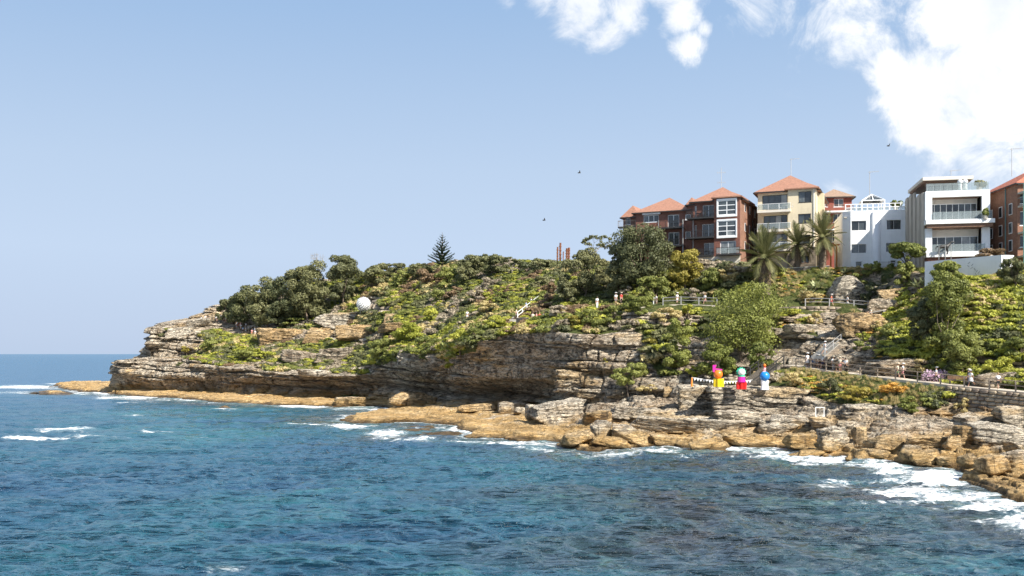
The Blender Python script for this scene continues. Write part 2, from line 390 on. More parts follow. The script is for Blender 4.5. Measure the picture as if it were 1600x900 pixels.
def clear_glass():
    m, nt, b = new_mat('balustrade_glass'); b.inputs['Base Color'].default_value = (.42, .47, .47, 1); b.inputs['Roughness'].default_value = .05
    tr = N(nt, 'ShaderNodeBsdfTransparent', i_0=(.84, .88, .88, 1)); mx = N(nt, 'ShaderNodeMixShader', i_0=.30)
    nt.links.new(tr.outputs[0], mx.inputs[1]); nt.links.new(b.outputs[0], mx.inputs[2]); nt.links.new(mx.outputs[0], nt.nodes['Material Output'].inputs[0]); return m
M['clear'] = clear_glass()
def col_mat(name, c, rough=.5): 
    if name not in M: M[name] = simple(name, c, rough, .06, 3, bmp=.05)
    return M[name]
# ------------------------------------------------------------------ headland (one sheet of land, cliff foot to crest and beyond)
# per station: cliff foot, lower wall, ledge, cliff top, lower slope, upper slope, crest   (pixel x, pixel y, metres away)
ST = [
 [(176,603,268),(184,588,270),(190,575,274),(216,561,284),(232,548,290),(242,524,296),(252,513,300)],
 [(176,604,262),(178,584,260),(188,567,261),(234,559,272),(235,540,273),(241,517,277),(256,507,292)],
 [(245,610,250),(243,585,248),(243,563,252),(248,557,264),(249,533,264),(254,513,267),(272,500,288)],
 [(300,611,243),(300,585,241),(300,562,246),(300,557,259),(300,526,262),(300,508,270),(303,494,290)],
 [(350,618,232),(350,594,234),(350,572,231),(350,562,244),(350,533,256),(350,510,270),(350,476,292)],
 [(400,622,224),(400,600,228),(400,579,222),(400,568,233),(400,542,246),(400,518,262),(400,470,290)],
 [(450,622,218),(450,602,223),(450,584,216),(450,573,227),(450,545,240),(450,508,258),(450,455,285)],
 [(500,625,212),(500,604,218),(500,587,209),(500,572,220),(500,547,232),(500,498,254),(500,440,278)],
 [(560,626,204),(560,606,211),(560,586,201),(560,573,210),(560,545,224),(560,490,244),(560,428,270)],
 [(620,622,192),(620,604,197),(620,580,190),(620,552,185),(620,522,206),(620,470,230),(620,425,262)],
 [(680,624,181),(680,608,188),(680,586,176),(680,552,173),(680,525,190),(680,470,220),(680,414,252)],
 [(740,630,170),(740,613,178),(740,592,164),(740,533,160.5),(740,508,178),(740,460,208),(740,409,240)],
 [(800,636,163),(800,615,171),(800,592,156.5),(800,522,154.5),(800,497,168),(800,450,196),(800,409,228)],
 [(845,634,158),(845,615,163),(850,590,151),(850,517,149),(850,494,160),(850,450,184),(850,409,215)],
 [(900,640,144),(900,602,142),(900,565,142),(900,520,143),(900,497,152),(900,460,170),(900,412,200)],
 [(950,628,136),(950,600,137),(950,560,139),(950,520,142),(950,492,150),(950,460,162),(950,415,185)],
 [(1000,615,133),(1000,590,134),(1000,550,137),(1000,508,141),(1000,480,147),(1000,455,156),(1000,415,166)],
 [(1060,602,130),(1060,585,131),(1060,545,136),(1060,500,141),(1060,475,146),(1060,450,152),(1060,411,158)],
 [(1120,602,127),(1120,580,129),(1120,540,136),(1120,500,139),(1120,478,144),(1120,445,148),(1120,412,152)],
 [(1180,606,120),(1180,585,127),(1180,548,134),(1180,505,136),(1180,480,141),(1180,448,145),(1180,420,150)],
 [(1232,612,116),(1235,573,123),(1235,572,128),(1240,515,132),(1240,482,138.3),(1240,452,143),(1240,423,149)],
 [(1300,640,110),(1300,581,117),(1300,579,121.5),(1300,530,125),(1300,484,136.7),(1300,450,141),(1300,418,147)],
 [(1360,642,106),(1360,589,112),(1360,586,116.5),(1360,548,119),(1360,508,125),(1360,488,134.8),(1360,419,143)],
 [(1420,642,103),(1420,596,107.5),(1420,593,112),(1420,560,114.5),(1420,530,117.5),(1420,480,128),(1420,418,137)],
 [(1500,655,101.7),(1500,604,103.5),(1500,601,107),(1500,572,110),(1500,530,112.5),(1500,470,117),(1500,436,121.5)],
 [(1600,662,95.8),(1600,614,97.5),(1600,610,101),(1600,580,104),(1600,530,107),(1600,470,112.5),(1600,428,119.5)],
 [(1730,674,90.5),(1730,624,92),(1730,620,96),(1730,585,99),(1730,530,102),(1730,465,108),(1730,415,117)],
]
PATHLINES = [
 [(1222,570,126),(1250,573,123),(1300,580.5,118),(1330,584,115.5),(1400,592.5,109.5),(1450,598,106.5),(1530,606.5,102),(1600,613,98.5),(1720,624,93)],
 [(1000,480,147),(1060,475,146),(1120,477,144),(1200,480,140.5),(1276,478,137.5),(1300,478.5,136.8),(1350,482.5,135.3),(1412,489,133)]]
base = np.array([[P(*e) for e in s] for s in ST])             # stations x lines x 3
# land going down under the shelf, and the plateau running on behind the crest
foot = base[:, 0].copy(); foot[:, 2] = -3.0; foot[:, 1] += 1.0
bk1 = base[:, -1].copy(); bk1[:, 1] += 22; bk1[:, 2] += 0.3; bk1[:, 0] += 3
bk2 = base[:, -1].copy(); bk2[:, 1] += 150; bk2[:, 2] = 14; bk2[:, 0] += 40
lines = np.concatenate([foot[:, None], base, bk1[:, None], bk2[:, None]], 1)
# the far end turns round behind the point
e0 = lines[0].copy(); e0[:, 1] += 50; e0[:, 0] += 22; lines = np.concatenate([e0[None], lines], 0)
def interp_cols(A, n):
    px = np.arange(len(A), dtype=float)
    xs = A[:, 1, 0]
    w = np.abs(np.diff(xs)) + np.abs(np.diff(A[:, 1, 1])) * .4 ; t = np.concatenate([[0], np.cumsum(w)])
    tt = np.linspace(0, t[-1], n)
    d = np.gradient(A, t, axis=0)
    i = np.clip(np.searchsorted(t, tt, 'right') - 1, 0, len(t) - 2)
    h = (t[i + 1] - t[i]); u = (tt - t[i]) / h
    sh = (-1,) + (1,) * (A.ndim - 1); u = u.reshape(sh); h = h.reshape(sh)
    return (2*u**3-3*u**2+1)*A[i] + (u**3-2*u**2+u)*h*d[i] + (-2*u**3+3*u**2)*A[i+1] + (u**3-u**2)*h*d[i+1]
NC = 1250
G = interp_cols(lines, NC)
seg = [8, 62, 62, 76, 40, 42, 44, 14, 8]
rows = []; rt = []
for k, m in enumerate(seg):
    for j in range(m):
        u = j / m; rows.append(G[:, k] * (1 - u) + G[:, k + 1] * u); rt.append(k + u)
rows.append(G[:, -1]); rt.append(len(seg))
B = np.array(rows); rt = np.array(rt)                            # rows x cols x 3
for it in range(3):                                              # round the creases a little
    B[1:-1] = B[1:-1] * .5 + (B[:-2] + B[2:]) * .25
dr = np.gradient(B, axis=0); dc = np.gradient(B, axis=1)
Nn = np.cross(dc, dr); Nn /= np.linalg.norm(Nn, axis=-1, keepdims=True) + 1e-9
Nn = np.where((Nn[..., 2:3] < -0.25) & (Nn[..., 1:2] > 0), -Nn, Nn)
def project(V):
    return 800 + F * V[..., 0] / V[..., 1], 553 - F * (V[..., 2] - CAMZ) / V[..., 1]
ppx, ppy = project(B)
x, y, z = B[..., 0], B[..., 1], B[..., 2]
rock = sst(.80, .62, Nn[..., 2] + .10 * fbm(x / 6, y / 6, z / 4, 3, 5))
def paint(mask, lst):
    for cx, cy, rx, ry, v in lst:
        q = np.sqrt(((ppx - cx) / rx) ** 2 + ((ppy - cy) / ry) ** 2) + .35 * fbm(x / 3, y / 3, z / 3, 3, 9)
        k = sst(1.05, .8, q); mask = mask * (1 - k) + v * k
    return mask
rock = paint(rock, [(235,562,60,10,1),(270,540,62,26,1),(1545,637,75,24,1),(270,510,46,34,1),(330,500,60,18,1),(355,495,45,20,1),(400,510,50,9,.9),(262,521,16,7,.2),
  (375,540,52,20,.1),(330,552,30,8,.3),(420,562,60,12,.1),(560,555,70,18,.1),(690,535,60,26,0),(640,545,30,8,.4),(480,545,80,14,.15),
  (620,510,160,22,0),(760,505,60,16,0),(540,522,60,9,1),(460,523,60,10,1),
  (900,500,90,14,.2),(1000,495,60,10,.8),(1050,500,60,12,.9),(1130,560,90,40,.8),
  (1250,495,40,10,.1),(1260,595,50,20,0),(1390,612,130,18,0),(1250,455,60,22,0),(1000,600,60,14,.8),
  (1480,500,110,60,0),(1560,500,120,70,0),(1360,530,50,30,.15),(1330,540,40,20,.7),(1450,560,60,12,.3),(1340,455,60,22,.5),(1300,515,28,30,1),(330,592,170,27,1),(480,600,150,24,1),(600,606,80,24,1),(750,612,150,34,1),(345,503,30,8,1),(385,516,38,9,1),(900,430,400,40,0)])
rock = np.where(rt[:, None] < 1.2, np.maximum(rock, .9), rock); rock = np.clip(rock, 0, 1)
# sandstone beds: irregular layers that stand proud or are cut back, with joints
rng = np.random.default_rng(4)
tb = np.cumsum(rng.choice([.16, .3, .55, 1.0, 1.9], 120, p=[.2, .25, .2, .2, .15]) ) - 6
hx, hy = Nn[..., 0], Nn[..., 1]; hl = np.sqrt(hx ** 2 + hy ** 2) + 1e-6
hx = hx / hl; hy = hy / hl
def beds(x, y, z, amp=1.0, seed=0, scale=1.0):
    zz = z / scale + .035 * x - .02 * y + 1.3 * fbm(x / 22, y / 22, z / 9, 3, seed + 1) + .22 * fbm(x / 4, y / 4, z / 2, 3, seed + 2)
    k = np.clip(np.searchsorted(tb, zz) - 1, 0, len(tb) - 2)
    t = np.clip((zz - tb[k]) / (tb[k + 1] - tb[k]), 0, 1); th = (tb[k + 1] - tb[k]) * scale
    o = vn(x / 7, y / 7, k * 3.7, seed + 3) * 1.15 + vn(x / 2.2, y / 2.2, k * 5.1, seed + 4) * .5
    lip = (1 - np.abs(2 * t - 1) ** 4) * np.minimum(th, .9) * .55
    cut = sst(.16, .0, t) * .55
    # joints
    c = (x * .8 - y * .55) / (1.6 + 2.8 * (_h(k, k * 0, k * 0, 7) * .5 + .5)) + k * .37 + .5 * vn(x / 3, y / 3, z / 3, seed + 6)
    jd = np.abs(c - np.round(c)); jn = sst(.07, 0, jd) * .85
    blk = _h(np.round(c + .5).astype(np.int64), k.astype(np.int64), k * 0, 11) * .42
    return amp * (o + lip - cut - jn + blk)
ds = beds(x, y, z)
big = 1.5 * fbm(x / 11, y / 11, z / 7, 3, 31)
fine = .28 * fbm(x / .9, y / .9, z / .5, 4, 41) + .22 * np.abs(fbm(x / 1.9 + z * .9, y / 1.9, z / .7, 3, 43))
fade = np.clip(rt[:, None] / .6, 0, 1)
# smooth streaked wall under the scrub and layered ground elsewhere
smoothwall = sst(1.2, .8, np.sqrt(((ppx - 800) / 75) ** 2 + ((ppy - 565) / 34) ** 2))
ds = ds * (1 - .75 * smoothwall)
shelfcut = .0
D_ = (ds * .95 + big + fine) * rock * fade * np.clip((x - x) + 1, 0, 1)
scale_far = np.clip(y / 150, .85, 1.35)
D_ = D_ * scale_far
hum = (1 - rock) * (.55 * fbm(x / 5, y / 5, z / 5, 4, 51) + .25 * fbm(x / 1.4, y / 1.4, 0 * z, 3, 52))
on_path = sst(4, 1.2, np.abs(ppy - np.interp(ppx, [1235,1300,1360,1420,1500,1600,1730], [572,580,587.5,594.5,602.5,612,622]))) * (ppx > 1228) * (np.abs(rt[:, None] - 2.5) < .9)
T = B.copy()
cl = np.clip(1 - on_path, 0, 1)
T[..., 0] += hx * D_ * cl; T[..., 1] += hy * D_ * cl
T[..., 2] += (hum - .05) * cl + rock * fade * .12 * fbm(x / 2, y / 2, z, 3, 61) * cl
T[..., 2] -= on_path * .22
V = T.reshape(-1, 3)
me = np_mesh('headland', V, grid_quads(*T.shape[:2]), True, {'rock': rock})
hl_o = link('headland', me, M['land']); tag(hl_o, 'sandstone headland with layered cliffs and a scrub covered top', kind='structure')
TPX, TPY = project(T); TY = T[..., 1]
rock_field = rock.copy()
NRM = Nn.reshape(-1, 3); ROCKF = rock.ravel(); RTF = np.repeat(rt, NC)
FPX, FPY, FY = TPX.ravel(), TPY.ravel(), TY.ravel()
FV = T.reshape(-1, 3)
def ground(px, py, tol=3.0):
    """the point of the land that lies in this direction, nearest first"""
    d2 = (FPX - px) ** 2 + (FPY - py) ** 2
    m = d2 < tol * tol
    if not m.any(): i = int(np.argmin(d2))
    else:
        idx = np.nonzero(m)[0]; i = int(idx[np.argmin(FY[idx])])
    return Vector(FV[i])

# ------------------------------------------------------------------ rock shelf along the water
shore = [(85,600.5),(100,608),(125,611.5),(150,612),(185,616),(215,618),(250,621),(290,622),(332,628),(390,630),(450,633),(500,634),(560,634),(605,636.5),(620,641),(590,645),(555,650),(530,656.5),
  (548,661),(585,662),(610,659),(660,659),(705,664),(728,672),(742,683),(800,688),(850,689),(880,692),(882,699),(910,706),(935,706),(960,702),(1000,697),(1050,697),(1095,702),(1135,706),(1158,698),(1200,699),(1240,703),(1290,708),(1330,713),
  (1365,716),(1400,723),(1440,728),(1480,731),(1512,738),(1508,752),(1540,760),(1545,771),(1575,779),(1610,784),(1680,800),(1760,830)]
SH = np.array([W0(a, b) for a, b in shore])
poly = np.concatenate([SH, [(220, 80), (260, 700), (-30, 700), (-118, 420), (-150, 345)]])
def seg_dist(X, Y, L, closed=False, val=None):
    best = np.full(X.shape, 1e9); bv = np.zeros(X.shape)
    n = len(L) if closed else len(L) - 1
    for i in range(n):
        a = L[i]; b = L[(i + 1) % len(L)]; dx, dy = b[0] - a[0], b[1] - a[1]; l2 = dx * dx + dy * dy + 1e-9
        t = np.clip(((X - a[0]) * dx + (Y - a[1]) * dy) / l2, 0, 1)
        d = (X - a[0] - t * dx) ** 2 + (Y - a[1] - t * dy) ** 2
        m = d < best; best = np.where(m, d, best)
        if val is not None: bv = np.where(m, val[i] + t * (val[(i + 1) % len(L)] - val[i]), bv)
    return (np.sqrt(best), bv) if val is not None else np.sqrt(best)
def inside(X, Y, L):
    c = np.zeros(X.shape, bool)
    for i in range(len(L)):
        a = L[i]; b = L[i - 1]
        m = ((a[1] > Y) != (b[1] > Y)) & (X < (b[0] - a[0]) * (Y - a[1]) / (b[1] - a[1] + 1e-12) + a[0]); c ^= m
    return c
FT = lines[1:, 1]                                                # the cliff foot
reefs = [(1352,772,70,7,.22),(1300,733,90,5,.04),(1240,738,80,4,-.05),(660,668,60,8,-.08),(700,676,38,6,-.05),(640,680,60,4,-.1),(1450,762,60,6,.12),(80,613,28,2.0,.35),(1180,728,60,5,-.25),(880,715,40,4,-.3),(1265,713,40,3,.5),(1305,711,18,3,.5),(1355,716,16,3.5,.8),(1327,719,7,2.5,.4),(350,637,10,1.2,.25)]
def shelf(X, Y):
    wx = X + 1.6 * fbm(X / 6, Y / 6, 0 * X, 3, 71) + .5 * fbm(X / 1.6, Y / 1.6, 0 * X, 3, 72)
    wy = Y + 2.2 * fbm(X / 6, Y / 6, 0 * X + 5, 3, 73) + .5 * fbm(X / 1.6, Y / 1.6, 0 * X + 5, 3, 74)
    d = seg_dist(wx, wy, SH); ins = inside(wx, wy, poly)
    df, zf = seg_dist(X, Y, FT[:, :2], val=FT[:, 2])
    zf = np.clip(zf, .9, 4.6)
    r = d / (d + df + .01)
    px = 800 + F * X / Y
    flat = sst(930, 860, px)                                    # wide flat platform west of here, ledges east
    H = .25 + sst(0, 1.3, d) * .45 + (zf - .5) * (r ** (1.0 + .6 * flat)) 
    H = H + .35 * fbm(X / 4, Y / 6, 0 * X, 4, 75) * (1 - .5 * flat) * sst(0, 2, d)
    H = H + (1 - flat) * .55 * sst(0, 3, d) * fbm(X / 7, Y / 5, 0 * X, 3, 79)
    st = .52 + .25 * vn(X / 25, Y / 25, 0 * X, 76)
    q = (H + .03 * X + .25 * fbm(X / 9, Y / 9, 0 * X, 2, 78)) / st; fr = q - np.floor(q)
    Ht = st * (np.floor(q) + sst(.70, .98, fr)) - .03 * X - .25 * fbm(X / 9, Y / 9, 0 * X, 2, 78)
    H = H * .22 + Ht * .78
    for sc_, an_, sd_, am_ in ((3.4, .35, 120, .34), (1.5, -.2, 130, .16)):
        ca, sa = math.cos(an_), math.sin(an_); wv = .35 * fbm(X / 3, Y / 3, 0 * X, 3, sd_)
        ju = (X * ca + Y * sa) / sc_ + wv; jv = (-X * sa + Y * ca) / (sc_ * 1.25) + wv * 1.3; ju = ju + .5 * (np.floor(jv) % 2)
        e = np.minimum(np.abs(ju - np.round(ju)) * sc_, np.abs(jv - np.round(jv)) * sc_ * 1.25)
        hs_ = _h(np.floor(ju + .0).astype(np.int64), np.floor(jv).astype(np.int64), 0 * ju.astype(np.int64), sd_ + 5)
        tl = (ju - np.floor(ju) - .5) * _h(np.floor(ju).astype(np.int64), np.floor(jv).astype(np.int64), 0 * ju.astype(np.int64), sd_ + 9)
        H = H + ((hs_ + tl) * am_ - am_ * .9 * sst(.20, .0, e)) * (1 - .72 * flat) * sst(.1, 1.5, d)
    H = H + .09 * fbm(X / .8, Y / .8, 0 * X, 4, 77) + .05 * np.abs(fbm(X / .35, Y / .9, 0 * X, 2, 80))
    out = -.15 - .16 * d + .3 * fbm(X / 5, Y / 5, 0 * X, 3, 81)
    H = np.where(ins, np.maximum(H, .12), np.minimum(out, -.12))
    p_y = 553 + CAMZ * F / Y
    for cx, cy, rx, ry, h in reefs:
        q = np.sqrt(((px - cx) / rx) ** 2 + ((p_y - cy) / ry) ** 2) + .35 * fbm(X / 2.5, Y / 2.5, 0 * X, 3, 83)
        H = np.maximum(H, h + .12 - .55 * np.clip(q, 0, 3) ** 2 + .15 * fbm(X / .9, Y / .9, 0 * X, 3, 84))
    return H, d, ins
cpx = np.concatenate([np.linspace(30, 1660, 960), np.linspace(1665, 1780, 20)])
shp = np.array(shore); ordr = np.argsort(shp[:, 0])
wl = np.array([max([b for a, b in shore if abs(a - p) < 45] or [784]) for p in cpx]); wl = np.convolve(np.pad(wl, 12, 'edge'), np.ones(25) / 25, 'valid')
near = CAMZ * F / (wl + 16 - 553) 
far = np.interp(cpx, 800 + F * FT[1:, 0] / FT[1:, 1], FT[1:, 1]) + 5
far = np.where(cpx < 180, 345, far)
tt = np.linspace(0, 1, 215)[:, None]
near = np.minimum(near, far - 12)
YY = 1 / ((1 - tt) / near[None] + tt / far[None]) ; XX = (cpx[None] - 800) / F * YY
HH, _, _ = shelf(XX, YY)
me = np_mesh('rock_shelf', np.stack([XX, YY, HH], -1).reshape(-1, 3), grid_quads(*XX.shape), True)
sh_o = link('rock_shelf', me, M['rock_shelf'] if 'rock_shelf' in M else M['rock']); tag(sh_o, 'ochre tidal rock shelf below the cliffs', kind='structure')
SPX, SPY = project(np.stack([XX, YY, HH], -1)); SPX, SPY, SYF = SPX.ravel(), SPY.ravel(), YY.ravel(); SV = np.stack([XX, YY, HH], -1).reshape(-1, 3)
def shelf_at(px, py):
    d2 = (SPX - px) ** 2 + (SPY - py) ** 2; m = np.nonzero((d2 < 6) & (SV[:, 2] > .05))[0]
    if len(m) == 0: return Vector(SV[int(np.argmin(d2))])
    return Vector(SV[m[np.argmin(SYF[m])]])

# ------------------------------------------------------------------ sea
pyr = np.concatenate([[553.3, 553.5, 553.8, 554.2, 554.8, 555.5], np.linspace(556.4, 925, 500), [960, 1010, 1100, 1300, 1800, 3000]])
pxc = np.concatenate([[-4000, -2200, -1200, -600, -300, -150], np.linspace(-60, 1660, 800), [1750, 1900, 2200, 2800, 4200, 6000]])
Yw = (CAMZ * F / (pyr - 553))[:, None] + 0 * pxc[None]; Xw = (pxc[None] - 800) / F * Yw
dst = Yw
def wfade(a, b): return sst(b, a, dst)
Zw = .34 * (1 - 2 * np.abs(fbm(Xw / 9, Yw / 5.0, 0 * Xw, 2, 91))) * wfade(180, 380)
Zw += .27 * (1 - 2 * np.abs(fbm(Xw / 4 + Yw / 14, Yw / 1.6, 0 * Xw, 2, 92))) * 1.15 * wfade(120, 250)
Zw += .16 * (1 - 2 * np.abs(fbm(Xw / 1.8, Yw / .62, 0 * Xw, 2, 93))) * 1.25 * wfade(80, 150)
Zw -= .38
sub = (Yw < 420) & (np.abs(Xw) < 260)
Hs = np.full(Xw.shape, -8.0); ds_ = np.full(Xw.shape, 60.0)
hs, dd, ii = shelf(Xw[sub], Yw[sub]); Hs[sub] = hs; ds_[sub] = np.where(ii, 0, dd)
Zw *= sst(-.2, 2.5, ds_) * .75 + .25
foam = 1.15 * np.exp(-(ds_ / (1.3 + 3.0 * (.5 + .5 * vn(Xw / 14, Yw / 14, 0 * Xw, 95)))) ** 1.3) * (.55 + .45 * vn(Xw / 8, Yw / 8, 0 * Xw, 96))
Ppx = pxc[None] + 0 * Yw; Ppy = pyr[:, None] + 0 * Xw
fl = [(35,603,80,3.5,1.0),(90,598,25,1.5,.8),(165,611,26,6,1.0),(200,620,60,4,1.0),(262,623,40,2.0,.6),(120,613,30,3,.7),(200,627,60,4,.35),(20,612,60,4,.45),
  (105,671,62,6,.85),(50,684,85,3,1.0),(150,682,60,2.6,.6),(262,673,52,1.8,.9),(205,649,24,1.8,.9),(140,646,14,1.2,.5),(300,682,50,1.5,.45),
  (350,638,30,1.2,.8),(440,631,50,3,.8),(480,634,60,4,.95),(545,637,50,4,.9),(595,640,34,3,.8),(480,663,55,2.2,.9),(555,667,50,4,.9),(605,676,45,6,1.0),(640,688,60,5,.9),(700,690,60,4,.8),(690,668,50,6,.55),(735,680,34,6,.8),
  (640,669,30,5,.45),(790,694,90,5,.85),(850,699,50,5,.8),(880,712,60,3,.4),(960,710,55,4,.8),(1030,705,60,6,1.0),(1085,710,36,3,.6),(1190,706,60,6,.9),(1160,712,40,4,.5),(1230,716,60,7,.85),(1290,722,60,7,1.0),(1350,727,50,8,1.0),(1345,712,20,7,.9),
  (1395,738,46,8,1.0),(1330,752,60,4,.8),(1290,762,45,5,.45),(1400,752,60,8,.85),(1430,768,90,8,1.1),(1465,748,60,15,1.25),(1500,775,80,11,1.25),(1560,790,80,15,1.35),(1380,728,60,10,1.2),(1440,785,70,5,.6),(1595,812,50,18,.9),(1540,812,60,10,.55),(1350,782,20,3,.8),(1350,790,70,4,.3),(1500,798,60,6,.5),
  (345,883,46,6,.62),(455,742,5,1.2,.8),(20,720,60,3,.0)]
for cx, cy, rx, ry, s in fl:
    q = np.sqrt(((Ppx - cx) / rx) ** 2 + ((Ppy - cy) / ry) ** 2)
    foam = np.maximum(foam, s * sst(1.35, .25, q))
foam[~np.isfinite(foam)] = 0
shal = sst(-2.4, -.1, Hs)
# kelp and reef under the near water on the right
kelp = sst(1.1, .25, np.sqrt(((Ppx - 1130) / 520) ** 2 + ((Ppy - 800) / 120) ** 2) + .5 * fbm(Xw / 16, Yw / 10, 0 * Xw, 3, 97)) * (Yw < 300)
me = np_mesh('sea', np.stack([Xw, Yw, Zw], -1).reshape(-1, 3), grid_quads(*Xw.shape), True, {'foam': foam, 'shallow': shal, 'kelp': kelp})
m, nt, b = new_mat('sea_water'); g = N(nt, 'ShaderNodeNewGeometry'); pos = g.outputs['Position']
af = N(nt, 'ShaderNodeAttribute', attribute_name='foam').outputs['Fac']; ash = N(nt, 'ShaderNodeAttribute', attribute_name='shallow').outputs['Fac']; ak = N(nt, 'ShaderNodeAttribute', attribute_name='kelp').outputs['Fac']
nb = noise(nt, mapping(nt, pos, (.03, .02, 1)), 1, 4)
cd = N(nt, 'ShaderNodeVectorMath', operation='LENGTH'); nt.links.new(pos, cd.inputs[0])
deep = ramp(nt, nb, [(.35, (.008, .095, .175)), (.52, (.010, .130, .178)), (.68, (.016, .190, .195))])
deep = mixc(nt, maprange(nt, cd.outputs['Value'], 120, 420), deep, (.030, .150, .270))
kn = noise(nt, mapping(nt, pos, (.16, .12, 1)), 1, 7, .65, .5)
kelpc = ramp(nt, kn, [(.36, (.050, .042, .020)), (.47, (.036, .056, .040)), (.58, (.028, .080, .070)), (.70, (.08, .20, .12))])
c = mixc(nt, mathn(nt, 'MULTIPLY', ak, 1.0), deep, kelpc)
c = mixc(nt, mathn(nt, 'MULTIPLY', ash, .7), c, ramp(nt, kn, [(.35, (.09, .055, .02)), (.5, (.10, .10, .06)), (.65, (.12, .24, .18))]))
fn = noise(nt, mapping(nt, pos, (.55, .8, 1), (0, 0, .2)), 1.0, 12, .78, 1.6)
fn2 = noise(nt, mapping(nt, pos, (.10, .22, 1)), 1.0, 4, .6, .5)
fm = maprange(nt, mathn(nt, 'ADD', af, mathn(nt, 'ADD', mathn(nt, 'MULTIPLY', mathn(nt, 'SUBTRACT', fn, .5), 4.2), mathn(nt, 'MULTIPLY', mathn(nt, 'SUBTRACT', fn2, .5), 2.4))), .34, 1.30)
fm = mathn(nt, 'MULTIPLY', fm, maprange(nt, af, .02, .25))
milky = maprange(nt, af, .12, .9, 0, .55)
c = mixc(nt, milky, c, (.13, .30, .32)); c = mixc(nt, fm, c, (.86, .87, .86))
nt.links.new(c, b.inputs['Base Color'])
w1 = noise(nt, mapping(nt, pos, (.34, .62, 1), (0, 0, .15)), 1, 8, .62, .3)
w2 = noise(nt, mapping(nt, pos, (1.5, 2.6, 1), (0, 0, -.2)), 1, 6, .6, .4)
w0 = noise(nt, mapping(nt, pos, (.07, .16, 1), (0, 0, .1)), 1, 4, .6, .3)
nb1 = bump(nt, w0, None, 1.0, 2.2); nb2 = bump(nt, w1, None, 1.0, .62, nb1); nb3 = bump(nt, w2, None, 1.0, .10, nb2)
# a wind roughened sea: waves hide each other towards the horizon, so its mirror never becomes total there
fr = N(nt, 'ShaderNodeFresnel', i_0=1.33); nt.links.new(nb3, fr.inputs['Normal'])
fac = mathn(nt, 'MULTIPLY', mathn(nt, 'MINIMUM', mathn(nt, 'MULTIPLY', fr.outputs[0], 1.5), .58), maprange(nt, fm, 0, 1, 1, .05))
body = mixc(nt, maprange(nt, fr.outputs[0], .03, .42, 0, 1), mixc(nt, 1.0, c, (.06, .15, .22), 'MULTIPLY'), c); body = mixc(nt, fm, body, c)  # wave faces turned to the viewer coloured darker, painting in the dark troughs
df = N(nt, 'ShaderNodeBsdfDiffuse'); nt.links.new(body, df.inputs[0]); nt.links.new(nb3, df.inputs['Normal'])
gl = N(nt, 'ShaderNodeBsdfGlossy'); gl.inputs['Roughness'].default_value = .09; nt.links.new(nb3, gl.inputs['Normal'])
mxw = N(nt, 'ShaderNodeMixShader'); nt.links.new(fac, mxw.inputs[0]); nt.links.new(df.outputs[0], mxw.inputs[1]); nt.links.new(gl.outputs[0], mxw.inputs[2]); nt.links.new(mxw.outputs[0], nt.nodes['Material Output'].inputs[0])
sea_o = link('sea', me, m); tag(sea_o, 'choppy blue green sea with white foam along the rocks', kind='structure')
# ------------------------------------------------------------------ boulders and slabs
def rock_mesh(name, sx, sy, sz, seed, res=44, planes=10, layered=.6, round_=.15):
    """an angular block of half size sx, sy, sz: cut by planes, then weathered along its beds"""
    r = np.random.default_rng(seed)
    nu, nv = res, max(12, int(res * .62))
    th = np.linspace(0.0001, math.pi - .0001, nv)[:, None]; ph = np.linspace(0, 2 * math.pi, nu, endpoint=False)[None]
    d = np.stack([np.sin(th) * np.cos(ph), np.sin(th) * np.sin(ph), np.cos(th) + 0 * ph], -1)
    Ns = [(1, 0, 0), (-1, 0, 0), (0, 1, 0), (0, -1, 0), (0, 0, 1), (0, 0, -1)]; Ds = list(1 + r.uniform(-.12, .02, 6))
    for i in range(4): Ns[i] = tuple(np.array(Ns[i]) + r.normal(0, .18, 3) * (1, 1, .8))
    Ns[4] = tuple(np.array(Ns[4]) + r.normal(0, .10, 3))
    if layered >= .65: planes = 3
    for i in range(planes):
        v = r.normal(0, 1, 3); v /= np.linalg.norm(v); Ns.append(tuple(v)); Ds.append(r.uniform(.74, 1.12))
    k = 30.0; acc = 0
    for n, dd in zip(Ns, Ds):
        n = np.array(n) / np.linalg.norm(n); acc = acc + np.maximum((d @ n) / dd, 1e-3) ** k
    rad = acc ** (-1 / k)
    V = d * rad[..., None] * np.array([sx, sy, sz])
    x, y, z = V[..., 0], V[..., 1], V[..., 2]; s = min(sx, sy, sz)
    o = r.uniform(-50, 50, 3)
    out = d.copy(); out[..., 2] *= .25; out /= np.linalg.norm(out, axis=-1, keepdims=True) + 1e-6
    if layered:
        u = (z + .12 * x) / max(.16, s * .34) + o[2] + .6 * vn(x / s * .5, y / s * .5, z / s, seed + 3)
        kf = np.floor(u); t = u - kf
        lay = (_h(kf.astype(np.int64), 0 * kf.astype(np.int64), 0 * kf.astype(np.int64), seed) * .5 + vn((x + o[0]) / s * .7, (y + o[1]) / s * .7, kf * 3.1, seed)) * .5
        dsp = layered * s * .42 * lay - layered * s * .30 * sst(.22, 0, t)
        V += out * (dsp * np.sin(th) ** .5)[..., None]
    n3 = np.stack([fbm((x + o[0]) / s * 1.2, (y + o[1]) / s * 1.2, (z + o[2]) / s * 1.2, 4, seed + j * 31) for j in range(3)], -1)
    V += n3 * s * round_
    n4 = fbm((x + o[0]) / s * 3.2, (y + o[1]) / s * 3.2, (z + o[2]) / s * 6.5, 3, seed + 91)[..., None]
    V += out * s * .09 * (1 - 2 * np.abs(n4))
    return np_mesh(name, V.reshape(-1, 3), grid_quads(nv, nu, True)[:, ::-1], True)
